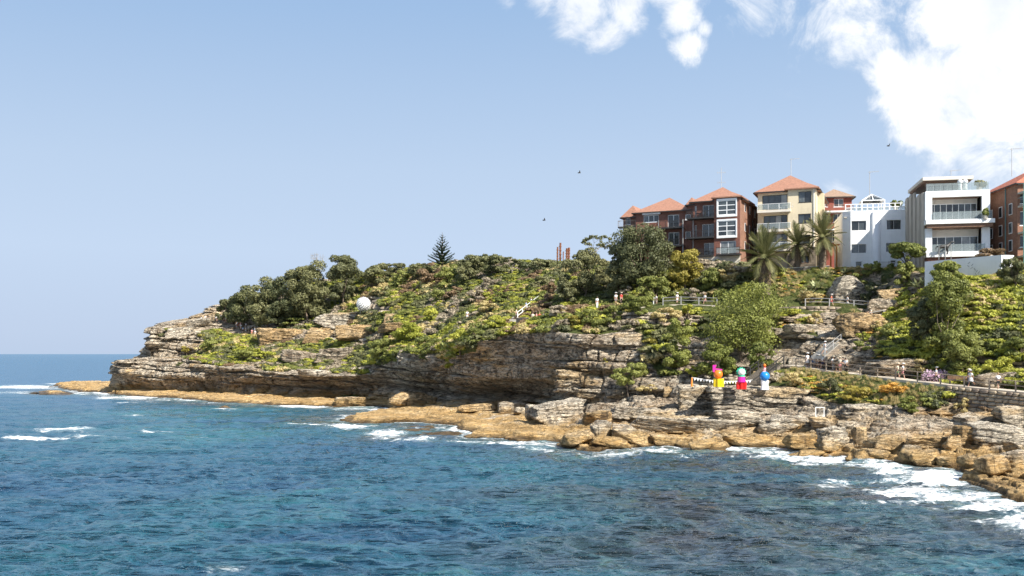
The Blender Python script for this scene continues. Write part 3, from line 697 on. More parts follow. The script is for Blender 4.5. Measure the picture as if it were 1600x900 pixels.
def rock(px, py, w, h, label, seed=1, mat='rock', dep=.7, tilt=(0, 0, 0), lay=.6, where='shelf', cat='boulder', name='boulder', D=None, res=None, sink=.22, group=None):
    p = Vector(P(px, py, D)) if D else (shelf_at(px, py) if where == 'shelf' else ground(px, py))
    k = p.y / F; sx = w * k / 2; sz = h * k / 2 * (1 + sink * .5); sy = max(sx * dep, sz * .8)
    me = rock_mesh(name, sx, sy, sz, seed, res or int(min(110, max(30, w * .95 + 14))), layered=lay)
    me.materials.append(M[mat]); o = link(name, me)
    o.location = (p.x, p.y + sy * .75, p.z + sz * (1 - sink)); o.rotation_euler = [R(a) for a in tilt]
    tag(o, label, cat, group); return o
M['rock_white'] = sandstone('sandstone_white', 0, 2.6)
RK = [
 (1093,637,60,36,'rounded pale weathered boulder at the left end of the sculpture ledge',2,'rock_pale',.8,(0,0,4),.7),
 (1192,643,156,40,'long layered pale ledge that carries the red and blue figures',3,'rock_pale',.55,(0,0,-3),1.0),
 (866,657,78,27,'pale cross bedded slab pile lying tilted on the flat ochre platform',4,'rock_pale',.8,(0,-9,12),1.0),
 (829,656,13,27,'thin upright slab leaning on the tilted slab pile',5,'rock_pale',1.2,(0,14,20),.3),
 (811,646,17,11,'small pale boulder left of the leaning slab',6,'rock_pale',.9,(0,0,30),.3),
 (800,643,46,17,'low dark boulder in the cave shade',7,'rock',.8,(0,0,10),.3),
 (1307,700,44,33,'square jointed block beside the narrow sea inlet',8,'rock_pale',.9,(0,0,12),.9),
 (1345,692,20,24,'small upright block right of the narrow sea inlet',9,'rock_ochre',1.0,(0,0,-15),.7),
 (1425,720,25,26,'pale angular boulder at the water side of the boulder row',10,'rock_pale',1.0,(0,12,30),.2),
 (1450,726,48,21,'brown domed boulder next to the pale angular boulder',11,'rock_ochre',.9,(0,-8,10),.2),
 (1482,727,34,16,'flat topped ochre rock between the domed boulder and the brown wedge',12,'rock_ochre',.9,(0,5,50),.4),
 (1516,727,26,18,'small brown wedge shaped boulder in the boulder row',13,'rock_ochre',1.0,(0,15,40),.2),
 (1540,729,24,15,'low grey brown boulder touching the big dark boulder',14,'rock',1.0,(0,-5,20),.2),
 (1554,741,42,29,'big dark sided boulder above the flat orange rocks',15,'rock_ochre',.9,(0,-14,15),.2),
 (1588,744,50,38,'big pale flat topped boulder at the right edge of the shore',16,'rock_pale',.9,(0,0,8),.4),
 (1602,708,42,16,'flat pale slab resting above the big pale boulder',17,'rock_pale',.9,(0,5,0),.7),
 (1516,694,36,30,'brown block on the left of the great pale boulder',18,'rock_ochre',.9,(0,8,-10),.5),
 (1572,702,82,44,'great pale boulder with flat brow below the stone wall',19,'rock_pale',.8,(0,0,-6),.5),
 (1490,702,32,18,'thin ochre slab propped below the brown block',20,'rock_ochre',.8,(0,-18,14),.6),
 (1590,662,56,28,'white topped rounded rock at the foot of the stone wall',21,'rock_pale',.8,(0,0,6),.6),
 (1068,672,158,22,'long undercut slab with shadow below on the terraced rocks',22,'rock_pale',.45,(0,3,-4),.8),
 (938,684,34,26,'tilted pale block with clean faces at the left end of the terraces',23,'rock_pale',.9,(0,-22,25),.2),
 (905,692,50,18,'brown wedge rock at the water edge left of the tilted block',24,'rock_ochre',.8,(0,-10,8),.5),
 (985,692,60,28,'smooth domed slab right of the tilted pale block',25,'rock_pale',.8,(0,14,-12),.5),
 (955,699,62,16,'ochre slab sloping into the surf below the domed slab',26,'rock_ochre',.6,(0,8,5),.6),
 (1045,694,54,14,'flat ochre ledge rock under the long undercut slab',27,'rock_ochre',.7,(0,4,0),.7),
 (1100,707,46,18,'broken tilted slab with its tip in the surf',28,'rock_ochre',.7,(0,-14,18),.9),
 (1072,699,30,13,'small leaning slab behind the surf tip rock',29,'rock_ochre',.8,(0,-25,12),.6),
 (1170,695,112,18,'broad ochre slab above the white surf bay',30,'rock_ochre',.5,(0,6,-4),.7),
 (1214,682,60,20,'white bleached slab stacked above the broad ochre slab',31,'rock_pale',.7,(0,-3,6),.9),
 (1252,699,46,22,'yellow brown block pair left of the square jointed block',32,'rock_ochre',.8,(0,6,12),.5),
 (1150,662,78,22,'pale layered slab directly under the sculpture ledge',33,'rock_pale',.6,(0,2,3),1.0),
 (1238,664,60,16,'pale ledge step left of the white metal frame',34,'rock_pale',.7,(0,0,-8),.8),
 (1283,668,34,18,'pale block on which the white metal frame stands',35,'rock_pale',.9,(0,0,5),.6),
 (1322,672,28,16,'small stepped rock behind the square jointed block',36,'rock_pale',.9,(0,0,-5),.6),
 (1030,652,80,12,'thin pale ledge on the upper terraces left of the sculptures',37,'rock_pale',.6,(0,2,2),.8),
 (935,662,50,22,'brown faced block below the sunlit cliff corner',38,'rock_ochre',.8,(0,-6,8),.5),
 (985,652,70,16,'flat jointed slab in the middle of the upper terraces',39,'rock_pale',.6,(0,2,-3),.8),
 (1400,700,70,22,'wide tan slab sloping towards the boulder row',40,'rock_ochre',.8,(0,7,12),.5),
 (1375,720,52,18,'smooth orange rock washed by surf right of the inlet',41,'rock_ochre',.8,(0,6,5),.4),
 (1450,696,60,16,'stepped tan ledge behind the boulder row',42,'rock_ochre',.7,(0,-4,-6),.7),
 (1268,713,44,10,'low dark reef rock left of the surf splash',43,'rock_ochre',.8,(0,0,5),.4),
 (1345,721,18,8,'small lone rock in white surf by the splash',44,'rock_ochre',.9,(0,0,5),.3),
 (1327,722,9,5,'tiny rock tip poking out of the surf',45,'rock_ochre',.9,(0,0,5),.3),
 (640,632,80,20,'long orange hump on the inner edge of the spit',46,'rock_ochre',.5,(0,2,10),.5),
 (548,634,50,12,'dark brown low block at the foot of the middle cliff',47,'rock',.6,(0,0,6),.7),
 (745,640,60,10,'row of tilted ochre slabs at the edge of the cave shade',48,'rock_ochre',.6,(0,-6,10),.8),
]
for a in RK: rock(a[0], a[1], a[2], a[3], a[4], a[5], a[6], a[7], a[8], a[9])
RG = [
 (538,508,108,22,'flat topped overhanging ledge under the white ball sculpture',61,'rock_pale',.55,(0,-2,0),1.0),
 (437,534,76,24,'orange jointed rock band below the dark dense trees',62,'rock_ochre',.5,(0,0,0),.8),
 (500,532,50,24,'rounded brown block left under the overhanging ledge',63,'rock_ochre',.7,(0,0,0),.4),
 (556,531,66,22,'tan block wall under the right half of the overhanging ledge',64,'rock_ochre',.5,(0,0,0),.4),
 (622,512,60,12,'low pale rock row right of the overhanging ledge',65,'rock_ochre',.5,(0,-4,0),.7),
 (612,500,26,14,'small brown outcrop among bushes right of the ball',66,'rock_ochre',.7,(0,0,0),.5),
 (642,576,52,28,'pale lip rock hanging over the shaded cliff',67,'rock_pale',.7,(0,0,0),.8),
 (695,577,46,22,'cracked lip rock partly covered by green bushes',68,'rock',.7,(0,0,0),.7),
 (470,562,60,16,'dark slanted outcrop in the left scrub slope',69,'rock',.6,(0,6,0),.7),
 (525,560,60,18,'grey outcrop in the middle of the left scrub slope',70,'rock',.6,(0,-4,0),.7),
 (490,585,50,10,'thin pale slab lying on the lower left cliff step',71,'rock_pale',.6,(0,3,0),.5),
 (1328,470,64,42,'big white boulder with grey left side above the upper path',72,'rock_white',.8,(0,0,10),.15),
 (1402,467,50,20,'smooth tan boulder right of the big white boulder',73,'rock_ochre',.8,(0,-4,0),.15),
 (1390,486,56,22,'grey block wall of rock behind the upper path railing',74,'rock',.5,(0,0,0),.2),
 (1346,520,72,34,'orange brown overhanging rock left of the long stairway',75,'rock_ochre',.7,(0,4,0),.5),
 (1420,588,110,30,'long brown rock shelf behind the lower path railing',76,'rock',.35,(0,-2,0),.7),
 (1330,572,60,20,'grey ledge at the foot of the long stairway',77,'rock',.5,(0,3,0),.7),
 (1358,656,76,26,'white topped ledge under the grassy bank',78,'rock_pale',.5,(0,0,0),.5),
 (1450,664,100,22,'brown seep stained ledge under the lower path',79,'rock',.4,(0,0,0),.4),
 (1545,666,90,20,'dark ledge below the stone wall of the lower path',80,'rock',.4,(0,0,0),.4),
 (1560,606,70,26,'dark broken rocks behind the walker at the right end',81,'rock',.5,(0,0,0),.5),
 (1030,617,30,16,'rounded tan boulder beside the cliff foot bushes',82,'rock_ochre',.8,(0,0,0),.2),
 (1047,617,20,16,'small tan boulder next to the dark slanting rock',83,'rock_ochre',.8,(0,0,0),.2),
 (1066,624,30,28,'dark slanting rock left of the sculpture ledge',84,'rock',.8,(0,-35,0),.6),
 (930,622,56,12,'pale layered ledge at the foot of the sunlit cliff',85,'rock_pale',.6,(0,0,0),1.0),
 (975,618,60,12,'cream ledge below the cliff foot bushes',86,'rock_pale',.6,(0,0,0),.9),
 (900,606,60,30,'bright layered buttress on the sunlit cliff corner',87,'rock_pale',.5,(0,0,0),1.0),
 (1260,518,52,14,'pale horizontal ledge in the wall between big tree and stairway',88,'rock_pale',.4,(0,0,0),.8),
 (1250,500,80,12,'brown shaded overhang below the upper path wall',89,'rock',.4,(0,0,0),.6),
 (310,508,36,12,'white bleached rocks where walkers stand on the point',90,'rock_pale',.7,(0,-6,0),1.0),
 (282,522,40,14,'white broken outcrop near the tip of the point',91,'rock_pale',.7,(0,-8,0),1.0),
 (335,496,34,12,'upper white outcrop on the skyline of the point',92,'rock_pale',.7,(0,-16,0),1.0),
 (395,502,40,14,'pale rock with dark cracks below the dark trees',93,'rock_pale',.7,(0,-4,0),.8),
]
for a in RG: rock(a[0], a[1], a[2], a[3], a[4], a[5], a[6], a[7], a[8], a[9], where='ground', cat='rock outcrop', name='rock_outcrop', sink=.35)

# ------------------------------------------------------------------ foliage
def leaves(r, blobs, n, size, long=1.7, upw=.35, shell=(.68, 1.10)):
    """n small leaf sprays spread over the blobs (centre, radii)"""
    C = np.array([b[0] for b in blobs], float); Rr = np.array([b[1] for b in blobs], float)
    w = (Rr[:, 0] * Rr[:, 2] + Rr[:, 1] * Rr[:, 0]); w /= w.sum()
    i = r.choice(len(blobs), n, p=w)
    d = r.normal(0, 1, (n, 3)); d[:, 2] += upw; d /= np.linalg.norm(d, axis=1, keepdims=True)
    p = C[i] + d * Rr[i] * r.uniform(shell[0], shell[1], (n, 1))
    nn = d + r.normal(0, .42, (n, 3)); nn /= np.linalg.norm(nn, axis=1, keepdims=True)
    t = np.cross(nn, r.normal(0, 1, (n, 3))); t /= np.linalg.norm(t, axis=1, keepdims=True) + 1e-9
    bt = np.cross(nn, t); s = size * r.uniform(.6, 1.35, (n, 1))
    a = t * s * long * .5; b = bt * s * .5
    V = np.stack([p - a, p - b * .9 + a * .1, p + a, p + b * .9 + a * .1], 1).reshape(-1, 3)
    Q = np.arange(4 * n).reshape(-1, 4)
    tone = np.repeat((r.random(n) ** 3), 4)
    return V, Q, tone
def leaf_mesh(name, *a, **k):
    V, Q, t = leaves(*a, **k); return np_mesh(name, V, Q, False, {'tone': t})
def crown_blobs(r, w, dpt, h, nb, kind='dome'):
    out = []
    for _ in range(nb):
        for _t in range(60):
            q = r.uniform(-1, 1, 3)
            if q @ q < .22: continue
            if kind == 'dome':
                if q[0] ** 2 + q[1] ** 2 + max(q[2], 0) ** 2 + (.6 * min(q[2], 0)) ** 2 < 1: break
            elif kind == 'cone':
                if math.hypot(q[0], q[1]) < .55 * (1 - q[2]) ** .8: break
            elif kind == 'flat':
                if math.hypot(q[0], q[1]) < 1 and q[2] > .2 - .5 * math.hypot(q[0], q[1]): break
            elif kind == 'column':
                if math.hypot(q[0], q[1]) < .75 + .2 * math.sin(q[2] * 5): break
            elif kind == 'round':
                if q @ q < 1: break
        s = r.uniform(.12, .28)
        out.append(((q[0] * w / 2 * .86, q[1] * dpt / 2 * .86, h * .5 + q[2] * h / 2 * .86), (w * s * .66, dpt * s * .66, min(h, w) * s * .50)))
    return out
def limbs(mb, r, base, tips, rad):
    for t in tips:
        t = Vector(t); b = Vector(base); m = b.lerp(t, .5) + Vector((r.uniform(-.15, .15), r.uniform(-.15, .15), r.uniform(-.1, .15))) * (t - b).length
        mb.tube([b, m, t], [rad, rad * .6, rad * .2], 5, False)
def tree(px, py, w, h, label, mat='leaf_olive', kind='dome', seed=1, cat='tree', name='tree', trunk=.25, n=None, nb=None, D=None, leaf=2.1, bark='bark', dense=1.0, dpt=.8, dy=0.0):
    p = Vector(P(px, py, D)) if D else ground(px, py)
    p.y += dy; k = p.y / F
    W = w * k; H = h * k; r = np.random.default_rng(seed)
    root = empty(name, p - Vector((0, 0, .2))); tag(root, label, cat)
    nb = nb or int(20 + w * h / 230)
    bl = crown_blobs(r, W, W * dpt, H * (1 - trunk), nb, kind)
    bl = [((c[0], c[1], c[2] + H * trunk), q) for c, q in bl]
    n = n or int(min(14000, max(500, w * h * 2.0)) * dense)
    me = leaf_mesh('crown', r, bl, n, leaf * k); link('crown' if cat == 'tree' else 'foliage', me, M[mat], root)
    mb = MB(); tk = H * max(trunk, .2)
    rad = max(.05, W * .022)
    top = Vector((r.uniform(-.1, .1) * W, 0, tk))
    mb.tube([(0, 0, -1.0), (top.x * .4, 0, tk * .5), top], [rad * 1.4, rad, rad * .8], 7, False)
    limbs(mb, r, top, [bl[i][0] for i in r.choice(len(bl), min(len(bl), 9), replace=False)], rad * .6)
    mb.build('trunk' if cat == 'tree' else 'stem', M[bark], root, True)
    return root
TR = [
 # left headland wood
 (352,502,34,40,'dark low tree at the left end of the wooded crest','leaf_dark','dome',.1),
 (380,506,56,64,'rounded dark tree second from the end of the point','leaf_olive','dome',.1),
 (415,512,64,82,'dark olive tree with brown patch above the orange rock band','leaf_olive','dome',.1),
 (447,508,68,98,'broad olive tree in the middle of the dense grove','leaf_dark','dome',.1),
 (480,503,74,104,'widest grey green tree of the dense headland grove','leaf_olive','dome',.1),
 (434,510,40,36,'small dark tree in front of the dense headland grove','leaf_dark','dome',.1),
 (487,496,48,50,'grey green tree in front right of the dense grove','leaf_olive','dome',.1),
 (534,478,58,90,'tallest dark green tree standing right of the grove','leaf_dark','column',.12),
 (588,450,46,42,'small olive tree on the crest right of the tall dark tree','leaf_olive','dome',.2),
 # middle crest
 (775,428,56,36,'grey green twiggy tree on the crest right of the pine','leaf_olive','dome',.1),
 (824,424,34,20,'dark round bush tree on the skyline near the rusty posts','leaf_dark','dome',.1),
 # big group before the brick building
 (910,470,66,88,'tall brown green tree at the left of the hillside group','leaf_olive','column',.15),
 (886,476,40,60,'dark shaded tree at the left foot of the tall brown one','leaf_dark','dome',.1),
 (945,452,44,62,'wispy grey green tree between the two tall trees','leaf_olive','cone',.15),
 (1003,452,100,116,'large dark olive tree standing before the brick flats','leaf_dark','dome',.12),
 (970,462,50,66,'dark tree leaning left under the large olive tree','leaf_dark','dome',.1),
 (1022,470,52,52,'dark green tree at the foot of the large olive tree','leaf_green','dome',.1),
 (1072,452,58,74,'yellow green tree right below the brick flats','leaf_yellow','dome',.12),
 (1052,458,34,46,'golden leaved tree leaning on the large olive tree','leaf_yellow','dome',.12),
 (1110,450,40,40,'dark glossy tree below the balcony of the brick flats','leaf_green','dome',.1),
 (1135,440,40,30,'yellow brown tree under the pale basement wall','leaf_straw','dome',.1),
 (612,436,44,30,'low dark tree on the crest above the white ball','leaf_dark','dome',.1),
 (655,438,44,34,'brown green tree on the crest left below the pine','leaf_olive','dome',.1),
 (735,430,50,38,'spreading olive tree on the crest right beside the pine','leaf_olive','dome',.1),
 (756,422,34,30,'dark tree on the crest with wind bent top','leaf_dark','dome',.15),
 (848,424,40,24,'flat olive tree just left of the rusty posts','leaf_olive','dome',.1),
 (962,436,34,60,'thin grey green tree at the left edge of the brick flats','leaf_olive','column',.15),
 # cliff trees
 (1160,562,128,132,'very broad pale green tree covering the cliff','leaf_pale','dome',.12),
 (1118,590,60,60,'low pale green tree at the left foot of the broad tree','leaf_pale','dome',.1),
 (1188,578,46,50,'pale green tree at the right foot of the broad tree','leaf_pale','dome',.1),
 (1058,580,54,94,'narrow pale green tree climbing the sunlit cliff','leaf_pale','column',.1),
 (982,612,62,50,'loose green tree growing at the foot of the sunlit cliff','leaf_green','dome',.1),
 # right
 (1418,442,56,66,'small flat crowned tree before the white house','leaf_green','flat',.45),
 (1412,450,36,56,'leafy column tree right under the flat crowned tree','leaf_green','column',.1),
 (1478,560,72,150,'tall loose green tree on the right hillside','leaf_green','column',.12),
 (1448,545,58,92,'dark green tree at the left of the tall loose tree','leaf_dark','dome',.1),
 (1480,456,58,54,'round pale green tree before the white slotted wall','leaf_pale','dome',.15),
 (1500,585,60,80,'green tree low on the right hillside','leaf_green','dome',.1),
 (1584,452,46,56,'wispy grey tree at the right end of the slotted wall','leaf_olive','dome',.15),
]
for i, a in enumerate(TR): tree(a[0], a[1], a[2], a[3], a[4], a[5], a[6], 100 + i, trunk=a[7])
SB = [
 (355,478,22,14,'low green bush on the skyline of the point','leaf_green'),(443,500,34,16,'golden bush on the slope below the grove','leaf_straw'),(460,506,46,14,'dark green low bush below the golden bush','leaf_green'),
 (570,437,34,20,'olive bush at the skyline left of the dry crest bush','leaf_olive'),(612,424,26,12,'dry brown bush poking above the crest','leaf_brown'),(628,440,44,22,'bright green bush mound behind the ball sculpture','leaf_green'),
 (676,446,50,36,'big brown grey bush left below the pine','leaf_brown'),(650,432,26,20,'brown bush on the crest left of the pine','leaf_olive'),(700,446,44,34,'dark green domed bush under the pine','leaf_green'),(730,440,40,32,'olive domed bush right below the pine','leaf_olive'),
 (706,466,34,22,'brown domed bush in the middle of the slope','leaf_brown'),(688,470,36,22,'green cushion bush in the middle of the slope','leaf_green'),(712,482,28,22,'pinkish grey bush in the middle of the slope','leaf_grey'),(640,470,30,20,'dark green cushion bush right of the ball','leaf_green'),
 (615,478,26,16,'olive cushion bush beside the white ball','leaf_olive'),(678,500,36,26,'bright green bush with dark hollow below','leaf_bright'),(668,552,44,34,'glossy bright green bush at the cliff lip','leaf_green'),(640,530,56,34,'large fresh green bush above the pale lip rock','leaf_bright'),
 (595,560,46,38,'green bush filling the gully of the left cliff','leaf_green'),(700,575,26,28,'hanging green bush beside the cracked lip rock','leaf_bright'),(716,545,40,36,'bright bush hanging over the smooth cliff','leaf_bright'),(745,525,50,30,'dense green bush on the edge of the smooth cliff','leaf_green'),
 (775,512,44,26,'yellow green bush on the edge of the smooth cliff','leaf_bright'),(760,490,40,24,'straw coloured bush above the smooth cliff','leaf_straw'),(745,470,40,22,'grey lilac bush on the upper slope','leaf_grey'),(790,470,44,20,'green mound left of the hillside steps','leaf_green'),
 (765,448,34,20,'pinkish brown bush on the upper slope','leaf_grey'),(858,470,30,34,'brown domed bush beside the hillside steps','leaf_brown'),(845,450,34,22,'olive bush above the hillside steps','leaf_olive'),(872,492,36,20,'brown grey bush below the tall brown tree','leaf_grey'),
 (925,510,50,34,'green bush on the cliff edge below the tall trees','leaf_green'),(900,508,36,22,'yellow flowered bush on the cliff edge','leaf_yellow'),(880,512,30,18,'grey bush on the cliff edge beside the walkers','leaf_grey'),(955,500,40,26,'green bush beside the red shirted walker','leaf_green'),
 (998,490,48,36,'pale green bush mound beside the middle path','leaf_pale'),(978,462,28,20,'lilac grey bush above the middle path','leaf_grey'),(1085,465,34,22,'pinkish grey bush behind the middle railing','leaf_grey'),(1040,500,50,26,'yellow green bush hanging below the middle railing','leaf_straw'),
 (1075,492,44,22,'bright mat of leaves under the middle railing','leaf_bright'),(1155,430,50,20,'pinkish bush below the first palm','leaf_grey'),(1122,440,30,34,'dark upright bush beside the basement wall','leaf_dark'),(1165,462,40,26,'bright green bush at the foot of the first palm','leaf_bright'),
 (1240,498,56,20,'yellow green bush mat on the upper rock overhang','leaf_bright'),(1275,505,30,22,'brown grass bush beside the upper rock overhang','leaf_straw'),(1358,472,30,36,'dark green bush right against the white boulder','leaf_dark'),(1345,440,40,22,'olive bush above the white boulder','leaf_green'),
 (1362,428,32,24,'round green bush before the white house','leaf_green'),(1345,425,22,16,'straw coloured bush before the white house','leaf_straw'),(1550,408,62,26,'dry orange brown bush behind the slotted wall','leaf_brown'),(1390,420,18,12,'small bush by the white house fence','leaf_green'),
 (1372,510,30,22,'yellow bush beside the long stairway','leaf_straw'),(1395,525,40,30,'green bush between stairway and dark tree','leaf_green'),(1345,545,34,20,'green bush low beside the stairway','leaf_green'),(1350,530,26,18,'small bush halfway along the stairway','leaf_bright'),
 (1560,590,50,40,'bright green bush above the right path end','leaf_bright'),(1590,560,50,40,'leafy bush on the right hillside','leaf_green'),(1520,560,44,36,'dark hollowed bush above the path bench','leaf_green'),(1430,578,40,24,'straw coloured hanging bush above the brown shelf','leaf_straw'),
 (1295,615,44,30,'dark spiky bush under the lower path wall','leaf_dark'),(1240,600,40,26,'orange green mound right of the timber stairs','leaf_straw'),(1340,622,60,24,'golden green mound on the grassy bank','leaf_yellow'),(1425,640,44,30,'bush with small white flowers under the bank','leaf_pale'),
 (1395,612,50,20,'orange flowered ground mound by the lower path','leaf_orange'),(1505,640,30,24,'dry tuft hanging on the stone wall','leaf_straw'),(1545,645,28,20,'second dry tuft on the stone wall','leaf_brown'),(945,580,16,22,'small yellow tuft on the sunlit cliff','leaf_yellow'),
 (1010,608,40,16,'dry straw tuft row at the cliff foot','leaf_straw'),(1080,585,34,18,'lone green bush below the climbing tree','leaf_bright'),(330,548,40,22,'green bush clump on the tip cliff','leaf_green'),(385,560,44,22,'green bush row on the left cliff edge','leaf_green'),
 (415,560,40,18,'bright green bush on the left cliff edge','leaf_bright'),(290,552,20,12,'yellow green tuft on the tip cliff','leaf_yellow'),(263,520,30,12,'green cushion at the very tip of the point','leaf_green'),(1270,470,50,20,'straw coloured grass mound above the upper path','leaf_straw'),
 (808,560,1,1,None,None),
]
for i, a in enumerate(SB):
    if a[4] is None: continue
    tree(a[0], a[1], a[2], a[3], a[4], a[5], 'dome', 300 + i, cat='shrub', name='shrub', trunk=.02, nb=9 + int(a[2] * a[3] / 120), dense=1.15, leaf=1.8, D=(128 if 'behind the slotted wall' in a[4] else None))

# scrub, grass and leafy ground cover: uncountable, scattered over the land
proto = bpy.data.collections.new('scrub_pieces')
def proto_bush(i, mat, n, size, flat=.7, nb=7, long=1.7, spike=False):
    r = np.random.default_rng(700 + i)
    if spike:
        V = []; Q = []
        for j in range(n):
            a = r.uniform(0, 6.28); l = r.uniform(.4, 1.0); b = r.uniform(-.35, .35, 2); lean = r.uniform(.1, .75)
            d = np.array([math.cos(a), math.sin(a)]); s = np.array([-d[1], d[0]]) * size
            p0 = np.array([b[0], b[1], -.1]); p1 = p0 + [d[0] * lean * l * .4, d[1] * lean * l * .4, l * .6]; p2 = p0 + [d[0] * lean * l, d[1] * lean * l, l * .95]
            o = len(V); V += [p0 - [*s, 0], p0 + [*s, 0], p1 + [*s, 0], p1 - [*s, 0], p2]; Q += [(o, o + 1, o + 2, o + 3), (o + 3, o + 2, o + 4, o + 4)]
        me = bpy.data.meshes.new('tuft'); me.from_pydata([tuple(v) for v in V], [], [q if q[2] != q[3] else q[:3] for q in Q]); a = me.attributes.new('tone', 'FLOAT', 'POINT')
        a.data.foreach_set('value', r.random(len(V)).astype(np.float32) ** 3)
    else:
        bl = [((r.uniform(-.6, .6), r.uniform(-.6, .6), r.uniform(.05, .45) * flat), (r.uniform(.3, .6), r.uniform(.3, .6), r.uniform(.25, .5) * flat)) for _ in range(nb)]
        me = leaf_mesh('bush', r, bl, n, size, long=long, upw=.8)
    me.materials.append(M[mat]); o = bpy.data.objects.new('piece_%03d' % i, me); proto.objects.link(o)
PM = ['leaf_olive', 'leaf_green', 'leaf_bright', 'leaf_dark', 'leaf_grey', 'leaf_straw', 'leaf_brown', 'leaf_yellow', 'leaf_pale']
for i, mt in enumerate(PM):
    proto_bush(2 * i, mt, 360, .17); proto_bush(2 * i + 1, mt, 300, .20, .55)
proto_bush(18, 'leaf_straw', 60, .018, spike=True); proto_bush(19, 'leaf_green', 60, .022, spike=True); proto_bush(20, 'leaf_orange', 260, .16, .4)
proto_bush(21, 'leaf_bright', 260, .22, .45); 
def scatter(name, label, cat, pts, kind, scale, rotz):
    me = bpy.data.meshes.new(name); me.vertices.add(len(pts)); me.vertices.foreach_set('co', np.asarray(pts, np.float32).ravel())
    for an, ty, v in (('pick', 'INT', kind), ('siz', 'FLOAT', scale), ('rz', 'FLOAT', rotz)):
        a = me.attributes.new(an, ty, 'POINT'); a.data.foreach_set('value', np.asarray(v, np.int32 if ty == 'INT' else np.float32))
    o = bpy.data.objects.new(name, me); COL.objects.link(o)
    ng = bpy.data.node_groups.new(name, 'GeometryNodeTree')
    ng.interface.new_socket('Geometry', in_out='INPUT', socket_type='NodeSocketGeometry'); ng.interface.new_socket('Geometry', in_out='OUTPUT', socket_type='NodeSocketGeometry')
    gi = ng.nodes.new('NodeGroupInput'); go = ng.nodes.new('NodeGroupOutput'); ip = ng.nodes.new('GeometryNodeInstanceOnPoints'); ci = ng.nodes.new('GeometryNodeCollectionInfo')
    ci.inputs[0].default_value = proto; ci.inputs[1].default_value = True; ci.inputs[2].default_value = True
    mp = ng.nodes.new('GeometryNodeMeshToPoints')
    def na(n, ty):
        x = ng.nodes.new('GeometryNodeInputNamedAttribute'); x.data_type = ty; x.inputs[0].default_value = n; return x.outputs[0]
    cx = ng.nodes.new('ShaderNodeCombineXYZ'); ng.links.new(na('rz', 'FLOAT'), cx.inputs[2])
    ng.links.new(gi.outputs[0], mp.inputs[0]); ng.links.new(mp.outputs[0], ip.inputs['Points']); ng.links.new(ci.outputs[0], ip.inputs['Instance'])
    ip.inputs['Pick Instance'].default_value = True
    ng.links.new(na('pick', 'INT'), ip.inputs['Instance Index']); ng.links.new(na('siz', 'FLOAT'), ip.inputs['Scale']); ng.links.new(cx.outputs[0], ip.inputs['Rotation'])
    ng.links.new(ip.outputs[0], go.inputs[0])
    md = o.modifiers.new('scatter', 'NODES'); md.node_group = ng
    tag(o, label, cat, kind='stuff'); return o
# candidate points of the land, weighted by area
T00 = T[:-1, :-1]; A = np.linalg.norm(np.cross(T[1:, :-1] - T00, T[:-1, 1:] - T00), axis=-1)
cpX, cpY = TPX[:-1, :-1], TPY[:-1, :-1]; cr_ = rock_m = sst(.35, .6, 0 * A) 
rk = np.asarray(rock_field)[:-1, :-1]; rtt = np.broadcast_to(rt[:-1, None], A.shape)
pathm = np.zeros(A.shape, bool)
for L_ in PATHLINES:
    a = np.array(L_); pyi = np.interp(cpX, a[:, 0], a[:, 1]); pdi = np.interp(cpX, a[:, 0], a[:, 2])
    pathm |= (cpX > a[0, 0] - 5) & (cpX < a[-1, 0] + 5) & (T[:-1, :-1, 1] - pdi > -3.0) & (T[:-1, :-1, 1] - pdi < 3.2) & (np.abs(cpY - pyi) < 13)
def sample(mask, dens_, seed):
    r = np.random.default_rng(seed); w = (A * mask * (rtt < 7.6) * ~pathm * (cpX > -200) * (cpX < 1760)).ravel(); n = int(w.sum() * dens_)
    idx = r.choice(len(w), n, p=w / w.sum()); return r, T00.reshape(-1, 3)[idx] + r.uniform(-.2, .2, (n, 3)) * (1, 1, 0), cpX.ravel()[idx], cpY.ravel()[idx]
veg = sst(.5, .3, rk)
left = cpX < 1215
r, pts, qx, qy = sample(veg * left, 1.5, 11)
nz = fbm(pts[:, 0] / 9, pts[:, 1] / 9, 0 * qx, 3, 200); nz2 = 1.25 * fbm(pts[:, 0] / 5.5, pts[:, 1] / 8, 0 * qx, 3, 210) + r.normal(0, .11, len(pts))
kd = np.select([nz2 < -.42, nz2 < -.22, nz2 < -.02, nz2 < .22, nz2 < .34, nz2 < .43, nz2 < .5], [4, 3, 0, 1, 8, 2, 5], 6)
kd = np.where((nz > .34) & (r.random(len(pts)) < .45), 5, kd); kd = np.where((nz < -.3) & (r.random(len(pts)) < .4), 2, kd)
kd = np.where((qy > 500) & (r.random(len(pts)) < .15), 2, kd); kd = np.where((r.random(len(pts)) < .012), 7, kd)
scatter('coastal_scrub', 'low mixed green brown and grey scrub covering the headland slope', 'scrub', pts, kd * 2 + r.integers(0, 2, len(pts)), r.uniform(.45, 1.0, len(pts)) ** 1.5 * np.clip(1.45 + nz * 1.1, .6, 2.3), r.uniform(0, 6.28, len(pts)))
gr = (cpX > 1215) & (cpX < 1450) & ~((cpX > 1380) & (cpY < 560) & (cpY > 440))
r, pts, qx, qy = sample(veg * gr, 3.0, 12); nz = fbm(pts[:, 0] / 4, pts[:, 1] / 4, 0 * qx, 3, 220) + r.normal(0, .25, len(pts))
kd = np.select([nz < -.35, nz < .1, nz < .22, nz < .34, nz < .42], [19, 18, 10, 21, 16], 20)
scatter('bank_grass', 'dry golden and green grass and low flowers on the banks by the paths', 'grass', pts, kd, r.uniform(.35, .7, len(pts)), r.uniform(0, 6.28, len(pts)))
keep_ = pathm; pathm = np.zeros(A.shape, bool); a = np.array(PATHLINES[0]); dd_ = T[:-1, :-1, 1] - np.interp(cpX, a[:, 0], a[:, 2])
